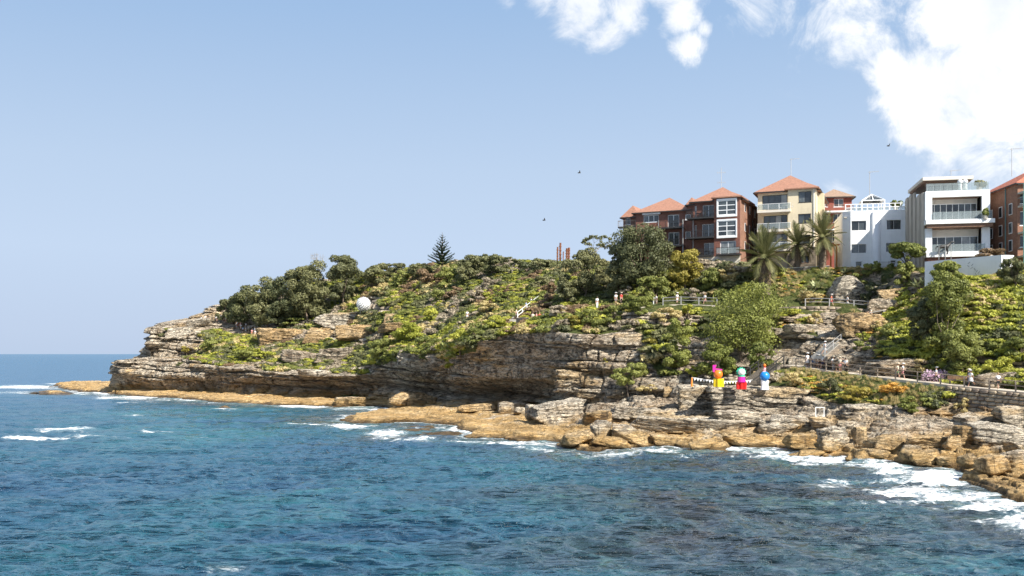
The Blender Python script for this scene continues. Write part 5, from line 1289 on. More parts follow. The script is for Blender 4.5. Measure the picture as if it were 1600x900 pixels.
for k in range(12): x_ = u0 - .7 + (u1 - u0 + .55) * k / 11; mb.box(x_ - .07, x_ + .07, .1, .24, zr, zr + hh)
for zz in (.5, 1.0): mb.box(u0 - .8, u1 - .1, .09, .25, zr + hh * zz - .1, zr + hh * zz)
mb.build('terrace_railing', M['white_paint'], o)
for k in range(11): x_ = u0 - .7 + (u1 - u0 + .55) * k / 11; MB().box(x_ + .1, x_ + (u1 - u0) / 11 - .1, .15, .17, zr + .08, zr + hh * .5 - .12).build('glass_panel', M['clear'], o)
pc = b.u(1361.5, 3); pw = b.u(1379, 3) - pc; z0 = b.z(316, 1361, 3); z1 = b.z(304.5, 1361, 3); mb = MB(); cs = [(-pw, 1, z0), (pw, 1, z0), (pw, 1 + 2 * pw, z0), (-pw, 1 + 2 * pw, z0)]
ap = (pc, 1 + pw, z1)
for c in cs: mb.bar((pc + c[0], c[1], c[2]), ap, .16); mb.bar((pc + c[0], c[1], zr - .8), (pc + c[0], c[1], z0), .16)
for i in range(4): p, q = cs[i], cs[(i + 1) % 4]; mb.bar((pc + p[0], p[1], p[2]), (pc + q[0], q[1], q[2]), .14); mb.bar((pc + (p[0] + q[0]) / 2, (p[1] + q[1]) / 2, p[2]), ap, .1)
py_ = mb.build('skylight_pyramid', M['white_paint'], o)
MB().add([(pc + c[0] * .94, 1 + pw + (c[1] - 1 - pw) * .94, c[2]) for c in cs] + [(pc, 1 + pw, z1 - .15)], [(0, 1, 4), (1, 2, 4), (2, 3, 4), (3, 0, 4)]).build('pane', M['glass'], py_)
antenna(1359, 268, 316, 150, 'thin aerial beside the skylight pyramid of the white house')
fn = empty('fence', P(1374, 417, 144.5)); tag(fn, 'low grey metal fence at the foot of the white house', 'fence'); mb = MB()
for k in range(28): mb.box(k * .1, k * .1 + .02, 0, .02, 0, .75)
mb.box(0, 2.75, -.01, .03, .68, .74).box(0, 2.75, -.01, .03, .05, .1).build('bars', M['grey_metal'], fn)
for k in (0, 1.35, 2.7): MB().box(k, k + .07, -.03, .05, 0, .85).build('post', M['grey_metal'], fn)
# ---- beige modern house
b = Bld('house', 'modern beige house with deep framed balcony and glass balustrades', 'building', 1446, 134, 16.0, 12); o = b.o
u0, u1 = b.u(1446), b.u(1547); zt = b.z(318.5, 1497); zt = b.z(297.5, 1497)
zo1, zo0 = b.z(307, 1497), b.z(344, 1497); ua, ub = b.u(1456.5), b.u(1534.5)
fr = MB().box(u0, u1, 0, .5, zo1, zt).box(u0, ua, 0, .5, zo0, zo1).box(ub, u1, 0, .5, zo0, zo1); fr.box(u0, u0 + .3, .502, 3, zo0, zt).box(u1 - .3, u1, .502, 3, zo0, zt)
fr.build('balcony_frame', M['white_render'], o)
MB().box(ua, ub, .503, 3, zo1 + .05, zo1 + .3).build('soffit', M['brown_timber'], o)
hw = b.r(1457, 1534, 317, 343, 2.6); hw = (ua + .02, ub - .02, zo0, b.z(318, 1497, 2.6))
window(o, hw, 2.7, 8, 1, 'white_paint', fw=.09, sill=False); MB().box(ua, ub, 2.6, 3, hw[3], zo1 + .04).build('blind_box', M['cream_plain'], o)
MB().box(u0 - .1, u1 + .35, -1.1, 3, b.z(350.5, 1497), zo0 - .004).build('balcony_slab', M['white_render'], o)
MB().box(u0 + .1, u1 + .15, -.85, 3, b.z(356, 1497), b.z(350.5, 1497) - .004).build('slab_soffit', M['brown_timber'], o)
n = 6; xs = np.linspace(ua + .02, ub + 1.2, n + 1)
for i in range(n): MB().box(xs[i] + .02, xs[i + 1] - .02, -.2, -.17, zo0 + .05, zo0 + 1.15).build('glass_panel', M['clear'], o)
MB().box(ua - .9, ub + 1.5, -.22, -.15, zo0, zo0 + .07).build('glass_channel', M['grey_metal'], o)
zl1 = b.z(356, 1497) - .004; zl0 = b.z(394, 1497)
MB().box(u0, ua, .0, .5, zl0, zl1).box(ub, u1, 0, .5, zl0, zl1).build('wall', M['white_render'], o)
lh = (ua + .02, ub - .02, zl0, b.z(369.5, 1497, 2)); window(o, lh, 2.0, 6, 1, 'white_paint', fw=.09, sill=False); MB().box(ua, ub, 1.9, 2.3, lh[3], zl1).build('blind_box', M['cream_plain'], o)
MB().box(u0 - .1, u1 + .2, -1.2, 2.4, zl0 - .7, zl0 - .003).build('terrace_slab', M['white_render'], o); MB().box(u0, u1, -.9, 2, 0, zl0 - .71).build('base_wall', M['brick'], o)
for i in range(5):
    xs2 = np.linspace(ua - .2, ub + .2, 6); MB().box(xs2[i] + .02, xs2[i + 1] - .02, -.9, -.87, zl0 + .02, zl0 + 1.0).build('glass_panel', M['clear'], o)
# left side wall: ribbed
for k in range(9):
    y_ = .51 + k * 1.5; MB().box(u0 - .25 - .18 * (k % 2), u0 - .003, y_, y_ + 1.49, 0, zt + (.9 if k > 3 else -.02)).build('side_pier', M['beige_render'], o)
MB().box(u0 + .0, u1, 13.8, 14.1, 0, zt).box(u1 - .3, u1 - .002, 3.004, 13.79, 0, zt).build('rear_wall', M['beige_render'], o)
# penthouse
zq = b.z(284, 1480, 2.5); MB().box(b.u(1441, 1.2), b.u(1520, 1.2), .8, 12, zq, zq + .45).build('roof', M['cream_plain'], o); MB().box(b.u(1443, 1.2), b.u(1517, 1.2), 1.1, 11.5, zq - .22, zq - .003).build('roof_soffit', M['brown_timber'], o)
window(o, (b.u(1449, 3), b.u(1512, 3), zt, zq - .23), 3.2, 6, 1, 'white_paint', fw=.09, sill=False)
MB().box(u0, u1 - .3, .52, 13.79, zt - .35, zt - .003).build('terrace_floor', M['concrete'], o)
for i in range(7):
    xs3 = np.linspace(u0 + .1, u1 - .1, 8); MB().box(xs3[i] + .02, xs3[i + 1] - .02, .2, .23, zt + .003, zt + 1.05).build('glass_panel', M['clear'], o)
for k, px_ in enumerate((1500, 1508)):
    c, n_ = math.cos(b.a), math.sin(b.a); uu = b.u(px_, 1); root = empty('vent_cowl', (b.X0 + uu * c + n_, b.Y0 - uu * n_ + c, b.zb + zt)); tag(root, ('left' if k == 0 else 'right') + ' one of two white roof cowls on the beige house terrace'.replace('left', 'left'), 'roof vent')
    root['label'] = 'white round headed roof cowl nearer the brown soffit corner' if k else 'white round headed roof cowl nearer the penthouse glass'
    MB().tube([(0, 0, 0), (0, 0, .9), (0, 0, 1.0)], [.28, .26, .2], 12).build('pipe', M['white_paint'], root); MB().ball((0, 0, 1.3), .36, sc=(1, 1, 1)).build('cowl', M['white_paint'], root, True)
def pot_plant(px, py, D, w, label, mat):
    q = Vector(P(px, py, D)); root = empty('potted_plant', q); tag(root, label, 'plant'); k = D / F; r = np.random.default_rng(int(px)); W_ = w * k
    MB().tube([(0, 0, 0), (0, 0, .55)], [.3, .38], 10).build('pot', M['concrete'], root)
    link('foliage', leaf_mesh('leaves', r, [((r.uniform(-.5, .5) * W_ * .7, r.uniform(-.2, .2), .7 + r.uniform(0, .5)), (W_ * .22, .4, .35)) for _ in range(8)], 500, .22), M[mat], root)
pot_plant(1530, 299, 135, 22, 'bushy olive pot plant on the beige house roof terrace', 'leaf_olive')
pot_plant(1539, 343, 131.5, 9, 'slim pot plant at the right end of the framed balcony', 'leaf_pale')
pot_plant(1400, 328, 150, 18, 'green pot plant on the white house terrace', 'leaf_pale')
antenna(1486, 266, 280, 139, 'short aerial on the flat roof of the beige house', 'yagi')
# horse figure on the lower terrace
def skin_mesh(name, nodes, edges, sub=1, root=0):
    bm = bmesh.new(); L = bm.verts.layers.skin.verify(); vs = []
    for i, (p, r_) in enumerate(nodes):
        v = bm.verts.new(p); v[L].radius = (r_, r_) if not isinstance(r_, tuple) else r_; v[L].use_root = (i == root); vs.append(v)
    for a, c in edges: bm.edges.new((vs[a], vs[c]))
    me = bpy.data.meshes.new(name); bm.to_mesh(me); bm.free()
    o = bpy.data.objects.new(name, me); COL.objects.link(o); m1 = o.modifiers.new('s', 'SKIN'); m1.use_smooth_shade = True
    if sub: m2 = o.modifiers.new('d', 'SUBSURF'); m2.levels = sub; m2.render_levels = sub
    dg = bpy.context.evaluated_depsgraph_get(); out = bpy.data.meshes.new_from_object(o.evaluated_get(dg)); out.name = name
    bpy.data.objects.remove(o); bpy.data.meshes.remove(me); return out
hn = [((0, 0, 1.25), .30), ((.6, 0, 1.3), .32), ((-.6, 0, 1.32), .34), ((.95, 0, 1.65), .18), ((1.2, 0, 2.05), .13), ((1.5, 0, 1.95), .09), ((1.72, 0, 1.82), .07)]
he = [(0, 1), (0, 2), (1, 3), (3, 4), (4, 5), (5, 6)]
for sx, a in ((.55, 1), (-.65, 2)):
    for sy in (-.2, .2):
        i = len(hn); bend = .08 if sx > 0 else -.12
        hn += [((sx, sy, .85), .11), ((sx + bend, sy, .45), .06), ((sx, sy, .02), .06)]; he += [(a, i), (i, i + 1), (i + 1, i + 2)]
i = len(hn); hn += [((-1.05, 0, 1.25), .07), ((-1.15, 0, .8), .05)]; he += [(2, i), (i, i + 1)]
hq = Vector(P(1474, 398, 132)); hr = empty('horse_statue', hq, R(-6)); tag(hr, 'dark grey horse statue standing on the terrace of the beige house', 'statue')
ho = link('body', skin_mesh('horse', hn, he), M['dark_metal'], hr); ho.location = (0, 0, 0); ho.scale = (.85, .85, .85)
for k_, px_ in enumerate((1467, 1477, 1486)):
    q = Vector(P(px_, 399, 131.2)); t = empty('pole', q); tag(t, ['thin pale pole before the rump of the horse statue', 'thin pale pole before the belly of the horse statue', 'thin pale pole before the neck of the horse statue'][k_], 'pole')
    MB().tube([(0, 0, -.6), (0, 0, 1.25 + .1 * k_)], .05, 6).build('shaft', M['grey_metal'], t)
# ---- white slotted wall
p0, p1, p2 = Vector(P(1446, 409, 127.5)), Vector(P(1566, 398.5, 119.8)), Vector(P(1582, 399, 126))
wr = wall_run('retaining_wall', 'white rendered garden wall with dark diagonal slots on the hillside', 'wall', [p0, p1, p2], .35, 0, 3.9, 'white_render', None)
d = (p1 - p0); n = Vector((-d.y, d.x, 0)).normalized(); n = n if n.y < 0 else -n; Ld = d.length
r = np.random.default_rng(3)
for px_, py_ in ((1517, 411), (1516, 416), (1522, 414), (1521, 419), (1526, 421), (1529, 424), (1532, 426), (1536, 429), (1531, 432), (1528, 429), (1539, 432), (1574, 413), (1462, 415), (1466, 421)):
    t = (px_ - 1446) / 120.0
    if t > 1: continue
    c = p0 - p0 + d * t; Y = p0.y + c.y; z_ = CAMZ + (553 - py_) / F * Y - p0.z
    q = Vector((c.x, c.y, z_)) + n * .176; dr = Vector((d.x, d.y, 0)).normalized()
    a = r.uniform(.5, 1.1) if r.random() < .6 else r.uniform(-1.1, -.5)
    MB().bar(q - (dr * math.cos(a) + Vector((0, 0, math.sin(a)))) * .17, q + (dr * math.cos(a) + Vector((0, 0, math.sin(a)))) * .17, .03, .07, up=n).build('slot', M['dark_metal'], wr)
# ---- right brick house
b = Bld('house', 'orange brown brick house with red tile roof and teal balcony posts', 'building', 1590, 129, 15.0, 3); o = b.o
u0 = 0.0; u1 = b.u(1700); zr = b.z(288, 1600)
D1 = 12.5
bm2 = MB(); bm2.box(u0, u0 + .35, .35, D1, 0, zr + .2).box(u0, u1, D1, D1 + .3, 0, zr); bm2.build('side_wall', M['brick_orange'], o)
H = [b.r(1594, 1612, 330, 352), b.r(1594, 1612, 368, 386), b.r(1594, 1612, 302, 318)]
wall_holes(u0, u1, 0, zr, 0, .348, H).build('wall', M['brick_orange'], o)
for h in H: window(o, h, .15, 2, 1)
for zz in (b.z(318, 1590), b.z(348, 1590), b.z(376, 1590)):
    for y_ in (1.5, 4.5, 7.5): 
        f_ = MB().box(u0 - .05, u0 - .001, y_, y_ + 1.0, zz - 1.2, zz + .3).build('window', M['white_paint'], o); MB().box(u0 - .065, u0 - .045, y_ + .08, y_ + .92, zz - 1.1, zz + .2).build('pane', M['glass'], f_)
MB().box(u0 - .5, u0 + .3, 5, 6, zr * .35, zr * .42).build('awning', M['dark_metal'], o); MB().tube([(u0 - .08, 3.4, 0), (u0 - .08, 3.4, zr)], .06, 6).build('downpipe', M['teal_metal'], o)
rooftop(o, u0, u1, 0, D1 + .3, zr + .2, b.z(268.5, 1620, 6) - zr, 'tile_red', over=.3)
for py in (399, 362, 320, 299): balcony(o, u0 + .01, u1, -.01, -1.7, b.z(py, 1600, -1), 'concrete', 'teal_metal', 'glass')
for x_ in (.05, 3.5): MB().box(x_ - .07, x_ + .07, -1.75, -1.6, 0, b.z(300, 1600, -1)).build('post', M['teal_metal'], o)
antenna(1581, 232, 272, 136, 'tall T shaped aerial at the brick house on the right edge', 'yagi')
# ---- rusty post sculpture on the crest
sc_ = empty('sculpture', P(880, 410, 214)); tag(sc_, 'cluster of rusty standing posts on the skyline of the hill', 'sculpture')
for i, (px_, pt, pb, w_) in enumerate(((871, 386, 410, 2.6), (875.5, 379, 410, 3.2), (885.5, 388, 409, 3.4), (889, 386.5, 410, 3.4), (880, 393, 405, 1.6))):
    q = Vector(P(px_, pb, 214)) - Vector(P(880, 410, 214)); hgt = (pb - pt) * 214 / F; ww = w_ * 214 / F / 2
    mb = MB(); mb.tube([(q.x, i % 2 * .6, q.z - 1), (q.x, i % 2 * .6, q.z + hgt * .5), (q.x + .05, i % 2 * .6, q.z + hgt)], [ww, ww * .9, ww], 7); 
    for k in range(4): mb.box(q.x - ww * 1.25, q.x + ww * 1.25, i % 2 * .6 - ww, i % 2 * .6 + ww, q.z + hgt * (.2 + .2 * k), q.z + hgt * (.24 + .2 * k))
    mb.build('post', M['rust'], sc_)
# ---- white ball sculpture
q = Vector(P(568, 489, 0) if False else P(568, 486.5, ground(568, 488).y - 1)); k = q.y / F; rad = 11.2 * k
bs = empty('sculpture', q); tag(bs, 'white faceted ball sculpture standing on the overhanging ledge', 'sculpture')
MB().ball((0, 0, rad), rad * .86, 16, 10).build('core', M['dark_metal'], bs, True)
mb = MB(); r = np.random.default_rng(2); n = 150
for i in range(n):
    zc = 1 - 2 * (i + .5) / n; a = i * 2.399; d = Vector((math.sqrt(1 - zc * zc) * math.cos(a), math.sqrt(1 - zc * zc) * math.sin(a), zc)); c = Vector((0, 0, rad)) + d * rad * (.93 + .09 * r.random())
    t = d.cross(Vector((.2, .3, 1))).normalized(); s = d.cross(t); m_ = 6; rr = rad * .15; o_ = len(mb.v)
    mb.add([tuple(c + (t * math.cos(j * 2 * math.pi / m_) + s * math.sin(j * 2 * math.pi / m_)) * rr) for j in range(m_)] + [tuple(c + d * rr * .3)], [(j, (j + 1) % m_, m_) for j in range(m_)])
mb.build('white_disc_shell', M['white_paint'], bs)
for sx in (-.5, .5): MB().tube([(sx * rad, 0, -.6), (sx * rad * .6, 0, rad * .4)], .06, 5).build('leg', M['grey_metal'], bs)
# ---- birds
for k_, (px_, py_) in enumerate(((905, 270), (850, 344), (1388, 228))):
    q = Vector(P(px_, py_, 120)); bo = link('bird', MB().ball((0, 0, 0), .10, 8, 6, sc=(2, .8, .7)).add([(0, 0, .05), (.15, 0, .05), (.05, .5, .22), (0, .48, .2), (0, 0, .05), (.15, 0, .05), (.05, -.5, .22), (0, -.48, .2)], [(0, 1, 2, 3), (7, 6, 5, 4)]).mesh('bird'), M['dark_metal']); bo.location = q
    tag(bo, ['tiny dark bird highest over the middle of the sky', 'tiny dark bird just above the windblown umbrella tree', 'tiny dark bird under the big cloud above the white house'][k_], 'bird')
# ------------------------------------------------------------------ paths, walls, rails, stairs
def path_pts(L, step=1.2):
    a = np.array(L, float); W = np.array([P(*q) for q in a]); d = np.concatenate([[0], np.cumsum(np.linalg.norm(np.diff(W, axis=0), axis=1))])
    n = int(d[-1] / step) + 1; t = np.linspace(0, d[-1], n); return np.stack([np.interp(t, d, W[:, i]) for i in range(3)], 1)
def offset(Q, w):
    d = np.gradient(Q[:, :2], axis=0); d /= np.linalg.norm(d, axis=1, keepdims=True); n = np.stack([-d[:, 1], d[:, 0]], 1)
    n = np.where(n[:, 1:2] < 0, -n, n); O = Q.copy(); O[:, :2] += n * w; return O
def strip(name, Q, w0, w1, z0, z1, mat, label, kind='structure', cat=None):
    A_, B_ = offset(Q, w0), offset(Q, w1); mb = MB(); vs = []
    for a, c in zip(A_, B_): vs += [(a[0], a[1], a[2] + z0), (a[0], a[1], a[2] + z1), (c[0], c[1], a[2] + z1), (c[0], c[1], a[2] + z0)]
    fs = []
    for i in range(len(A_) - 1):
        for k in range(4): fs.append((4 * i + k, 4 * i + (k + 1) % 4, 4 * i + 4 + (k + 1) % 4, 4 * i + 4 + k))
    fs += [(3, 2, 1, 0), tuple(len(vs) - 4 + k for k in range(4))]; mb.add(vs, fs); o = mb.build(name, M[mat]); tag(o, label, cat, kind=kind); return o
def railing(Q, label, h=1.05, step=2.6, mat='rail_metal', rails=(1.0, .55), r_=.05, off=.12):
    L = offset(Q, off); d = np.concatenate([[0], np.cumsum(np.linalg.norm(np.diff(L, axis=0), axis=1))]); n = max(2, int(d[-1] / step) + 1)
    b0 = Vector(L[0]); root = empty('railing', b0); tag(root, label, 'railing')
    for t in np.linspace(0, d[-1], n):
        p = Vector([np.interp(t, d, L[:, i]) for i in range(3)]) - b0; MB().box(p.x - .06, p.x + .06, p.y - .06, p.y + .06, p.z - .1, p.z + h).build('post', M[mat], root)
    for f_ in rails: MB().tube([Vector(q) - b0 + Vector((0, 0, h * f_)) for q in L], r_, 6).build('rail', M[mat], root)
    return root
LP = path_pts(PATHLINES[0]); strip('path', LP, 0, 2.5, -.35, .0, 'path', 'pale concrete coastal path running along the cliff')
railing(LP[2:], 'long brown railing along the seaward edge of the lower path')
MP = path_pts(PATHLINES[1][:3]); UP = path_pts(PATHLINES[1][3:])
strip('path', path_pts(PATHLINES[1]), 0, 1.9, -.3, 0.0, 'path', 'pale upper walking path above the cliff')
railing(path_pts([(1036, 476.5, 146.2), (1060, 475, 146), (1120, 477, 144)]), 'grey railing of the middle path before the tall trees', mat='grey_metal')
railing(path_pts([(1258, 478.5, 138.2), (1276, 478, 137.5), (1300, 478.5, 136.8), (1350, 482.5, 135.3), (1412, 489, 133)]), 'grey railing along the upper path below the white boulder', mat='grey_metal', step=3)
def q_wall(Q, h, label, mat='stone_wall', th=.5, stones=None, name='stone_wall', off=0.0, seed=1):
    """retaining wall under the front edge of a path; stones = (from, to) metres along it built one by one"""
    A_ = offset(Q, -th + off); B_ = offset(Q, off); hh = np.array(h) if np.ndim(h) else np.full(len(Q), h); vs = []; fs = []; b0 = Vector(Q[0])
    root = empty(name, b0); tag(root, label, 'wall', kind='thing')
    for a, c, g_ in zip(A_, B_, hh): vs += [(a[0] - b0.x, a[1] - b0.y, a[2] - g_ - b0.z), (a[0] - b0.x, a[1] - b0.y, a[2] - .02 - b0.z), (c[0] - b0.x, c[1] - b0.y, a[2] - .02 - b0.z), (c[0] - b0.x, c[1] - b0.y, a[2] - g_ - b0.z)]
    for i in range(len(A_) - 1):
        for k in range(4): fs.append((4 * i + k, 4 * i + (k + 1) % 4, 4 * i + 4 + (k + 1) % 4, 4 * i + 4 + k))
    fs += [(3, 2, 1, 0), tuple(len(vs) - 4 + k for k in range(4))]; MB().add(vs, fs).build('wall_core', M[mat], root)
    if stones:
        r = np.random.default_rng(seed); d = np.concatenate([[0], np.cumsum(np.linalg.norm(np.diff(A_, axis=0), axis=1))]); zrow = .06; n_ = 0
        protos = []
        for k in range(6):
            m_ = rock_mesh('stone', .5, .14, .5, 900 + k, 12, 2, 0, .05); m_.materials.append(M['block_pale' if k % 3 else 'block_dark']); protos.append(m_)
        while zrow < max(hh) and n_ < 290:
            rh = r.uniform(.30, .46); s = stones[0] + r.uniform(0, .3)
            while s < min(stones[1], d[-1]) and n_ < 290:
                l = r.uniform(.45, 1.05); gh = np.interp(s, d, hh)
                if zrow + rh < gh:
                    i = min(np.searchsorted(d, s + l / 2), len(A_) - 1); i = max(i, 1); p = A_[i - 1]; q = A_[i]; c = Vector([np.interp(s + l / 2, d, A_[:, j]) for j in range(3)]) - b0
                    o = link('stone', protos[r.integers(6)], None, root); o.location = (c.x, c.y, c.z - zrow - rh / 2); o.scale = (l * .97, 1, rh * .95); o.rotation_euler = (0, 0, math.atan2(q[1] - p[1], q[0] - p[0])); n_ += 1
                s += l + .03
            zrow += rh + .02
    return root
M['block_pale'] = simple('wall_block_pale', (.36, .29, .20), .9, .4, 1.3); M['block_dark'] = simple('wall_block_dark', (.19, .15, .115), .9, .4, 1.3)
LW = LP[LP[:, 0] / LP[:, 1] * F + 800 > 1478]; q_wall(LW, 3.0, 'pale stone block wall carrying the right end of the lower path', stones=(0, 40), off=-.35)
LA = LP[(LP[:, 0] / LP[:, 1] * F + 800 < 1345)]; q_wall(LA, np.linspace(1.2, 2.4, len(LA)), 'dark stone wall under the left end of the lower path', mat='stone_wall', stones=(0, 40), seed=3, off=-.1)
UW = path_pts([(1212, 480, 140), (1276, 478, 137.5), (1300, 478.5, 136.8), (1350, 482.5, 135.3), (1412, 489, 133)]); q_wall(UW, np.interp(np.linspace(0, 1, len(UW)), [0, .5, 1], [1.8, 2.6, 2.1]), 'dark weathered stone wall under the upper path', stones=(0, 60), seed=4, off=-.15)
# vertical faced rock wall with stains between the big tree and the stairway
cw = path_pts([(1190, 545, 130), (1235, 545, 129.2), (1296, 545, 126)]); q_wall(cw, 2.6, 'tall stained sandstone block wall behind the walkers on the lower path', mat='rock', th=.9, name='rock_wall', off=.4)
cw = path_pts([(1218, 518, 132.5), (1285, 518, 130.5)]); q_wall(cw, 2.3, 'upper stained sandstone wall step beside the big pale green tree', mat='rock', th=.9, name='rock_wall', off=.4)
# long stone stairway
def stairway(A_, B_, n, w, label, mat='concrete', name='stairway', side=(0, 1, 0), tread_label=None):
    A_, B_ = Vector(A_), Vector(B_); root = empty(name, A_); tag(root, label, 'stairs'); d = B_ - A_; s = Vector((-d.y, d.x, 0)).normalized(); s = s if s.y > 0 else -s
    rise = d.z / n; me = None
    for i in range(n):
        p = d * (i / n); q = d * ((i + 1) / n); run = Vector((q.x - p.x, q.y - p.y, 0))
        if me is None:
            vs = [Vector((0, 0, -.3)), run * 1.04 + Vector((0, 0, -.3)), run * 1.04 + s * w + Vector((0, 0, -.3)), s * w + Vector((0, 0, -.3))]; vs += [v + Vector((0, 0, .3 + rise)) for v in vs]
            me = MB().add(vs, [(0, 3, 2, 1), (4, 5, 6, 7), (0, 1, 5, 4), (1, 2, 6, 5), (2, 3, 7, 6), (3, 0, 4, 7)]).mesh('tread'); me.materials.append(M[mat])
        link('tread', me, None, root).location = p
    return root, s
S0, S1_, S2_ = P(1289, 557, 120.5), P(1352, 503, 129.8), P(1410, 491, 131.6)
st, s_ = stairway(S0, S1_, 38, 1.7, 'long stone stairway climbing to the upper path')
st, s_ = stairway(S1_, S2_, 16, 1.7, 'short upper flight of stone steps below the grey railing')
railing(np.array([P(1289, 557, 120.4), P(1320, 530.5, 125), P(1352, 503, 129.6)]), 'pale handrail of the long stone stairway', mat='grey_metal', step=2.2, off=0.02)
railing(np.array([P(1352, 503, 129.5), P(1382, 497, 130.5), P(1410, 491, 131.4)]), 'grey railing of the short upper flight', mat='grey_metal', step=2.4, off=0.02)
q_wall(np.array([P(1289, 557, 120.4), P(1320, 530.5, 125), P(1352, 503, 129.6)]), [1.5, 2.2, 2.2], 'sloping stone wall that carries the long stairway', mat='stone_wall', th=.35)
q_wall(np.array([P(1352, 503, 129.5), P(1382, 497, 130.5), P(1410, 491, 131.4)]), [2., 1.6, 1.4], 'low stone wall under the short upper flight', mat='stone_wall', th=.35)
# timber stairs beside the sculptures
A0 = Vector(P(1187, 597, 119)); A1 = Vector(P(1224, 569, 126))
st, s_ = stairway(A0, A1, 15, 2.2, 'dark timber steps from the lower path down to the sculpture ledge', 'grey_timber')
for k_, (off_, lb) in enumerate(((-.05, 'dark timber handrail on the sea side of the timber steps'), (2.25, 'dark timber handrail on the cliff side of the timber steps'))):
    root = empty('railing', A0 + s_ * off_); tag(root, lb, 'railing'); d = A1 - A0
    for i in range(4): p = d * (i / 3); MB().box(p.x - .07, p.x + .07, p.y - .07, p.y + .07, p.z - .3, p.z + 1.15).build('post', M['dark_metal'], root)
    for hgt in (1.1, .6): MB().bar((0, 0, hgt), d + Vector((0, 0, hgt)), .08, .10).build('rail', M['dark_metal'], root)
# steps and rail on the middle slope
g0, g1 = ground(806, 503), ground(868, 455)
B0 = Vector(P(808, 500, 163)); B1 = Vector(P(838, 476, 176)); B2 = Vector(P(866, 458, 187))
stairway(B0, B1, 26, 1.3, 'narrow pale steps climbing the middle scrub slope')
railing(np.array([tuple(B0), tuple(B1), tuple(B2)]), 'pale handrail of the steps on the middle scrub slope', mat='white_paint', step=3, off=-.1, h=1.3, r_=.06)
bx = Vector(P(816, 505, 161.5)); o = empty('bin_box', bx); tag(o, 'dark square box with pale lid at the foot of the slope steps', 'box'); MB().box(-1, 1, -.4, .4, -.3, .8).build('body', M['dark_metal'], o); MB().box(-1.05, 1.05, -.45, .45, .803, .9).build('lid', M['grey_timber'], o)
# small frame, bench, shawl of purple flowers
q = shelf_at(1281, 652); q = Vector(P(1281, 651.5, 107.5)); o = empty('metal_frame', q); tag(o, 'white square metal frame standing on the pale block', 'frame')
for x_ in (-.45, .45): MB().box(x_ - .035, x_ + .035, -.035, .035, 0, 1.0).build('post', M['white_paint'], o)
MB().box(-.49, .49, -.036, .036, 1.002, 1.07).build('top_bar', M['white_paint'], o); MB().box(-.4, .4, -.04, .04, .0, .07).build('bottom_bar', M['white_paint'], o)
def on_path(px, w=1.2, L=None):
    Q = LP if L is None else L; O = offset(Q, w); pp = 800 + F * O[:, 0] / O[:, 1]; i = int(np.argmin(abs(pp - px)))
    y = np.interp(px, pp, O[:, 1]); z = np.interp(px, pp, O[:, 2]); return Vector(((px - 800) / F * y, y, z))
q = on_path(1497, 2.0); o = empty('bench', q, R(-14)); tag(o, 'red brown slatted bench at the back of the lower path', 'bench')
for i in range(4): MB().box(-1, 1, -.25 + i * .13, -.15 + i * .13, .43, .47).build('seat_slat', M['brown_timber'], o)
for i in range(3): MB().box(-1, 1, .28, .32, .55 + i * .13, .65 + i * .13).build('back_slat', M['brown_timber'], o)
for x_ in (-.8, .8): MB().box(x_ - .04, x_ + .04, -.24, .27, 0, .42).build('leg', M['dark_metal'], o)
q = on_path(1466, 2.9); r = np.random.default_rng(8); o = link('flower_bed', leaf_mesh('petals', r, [((r.uniform(-1.8, 1.8), r.uniform(-.3, .3), .5 + r.uniform(-.2, .4)), (.7, .5, .5)) for _ in range(8)], 900, .14), leaf_mat('petal_pink', (.45, .25, .42), (.70, .50, .62))); o.location = q
tag(o, 'heap of pink and purple flowers behind the lower path', 'flowers')
fence_b = empty('wire_fence', P(1240, 574, 124.5)); tag(fence_b, 'short wire mesh fence of the lower path before the group', 'fence')
for k_ in range(12): MB().box(k_ * .34, k_ * .34 + .03, 0, .03, 0, 1.1).build('bar', M['grey_metal'], fence_b)
MB().box(0, 3.8, -.01, .04, 1.1, 1.15).build('top_rail', M['grey_metal'], fence_b)
# ------------------------------------------------------------------ inflatable like figures on the ledge
def ledge(px, py, D=113.5): return Vector(P(px, py, D))
def shiny(n, c): m_ = col_mat(n, c, .3); return m_
RED, YEL, MAG, ORA, BLU, GRN = shiny('paint_red', (.75, .02, .015)), shiny('paint_yellow', (.85, .60, .01)), shiny('paint_magenta', (.62, .02, .30)), shiny('paint_orange', (.88, .20, .02)), shiny('paint_blue', (.02, .22, .62)), shiny('paint_green', (.03, .42, .24))
k = 113.5 / F
o = empty('sculpture', ledge(1122, 604.5)); tag(o, 'orange ball figure on yellow cylinder legs with magenta crest', 'sculpture')
for x_, y_, h_ in ((-.30, .1, .95), (.02, -.18, .93), (.42, -.05, .96)): MB().tube([(x_, y_, 0), (x_, y_, h_)], .24, 14).build('leg', YEL, o, False)
MB().ball((0, 0, 14.0 * k + .42), 7.1 * k, 20, 12).build('ball', ORA, o, True)
MB().box(-.62, -.40, -.12, .12, .95 + 1.0 * .75, .95 + 1.0 * 1.55).bar((-.5, 0, 2.05), (.45, 0, 1.95), .22, .16).bar((-.45, 0, 2.1), (-.25, 0, 2.5), .16, .16).build('crest', MAG, o)
o = empty('sculpture', ledge(1158.5, 608)); tag(o, 'white ball figure with green star collar, magenta trunk and red legs', 'sculpture')
for x_, y_ in ((-.38, .05), (0, -.12), (.38, .05)): MB().tube([(x_, y_, 0), (x_, y_, .82)], .21, 14).build('leg', RED, o)
MB().tube([(0, 0, .80), (0, 0, 1.42)], [.46, .42], 14).build('trunk', MAG, o); MB().tube([(0, 0, 1.421), (0, 0, 1.62)], [.42, .38], 14).build('collar', GRN, o)
c = Vector((0, .12, 1.92)); mb = MB(); vs = [tuple(c + Vector((0, -.06, 0))), tuple(c + Vector((0, .1, 0)))]; n = 24
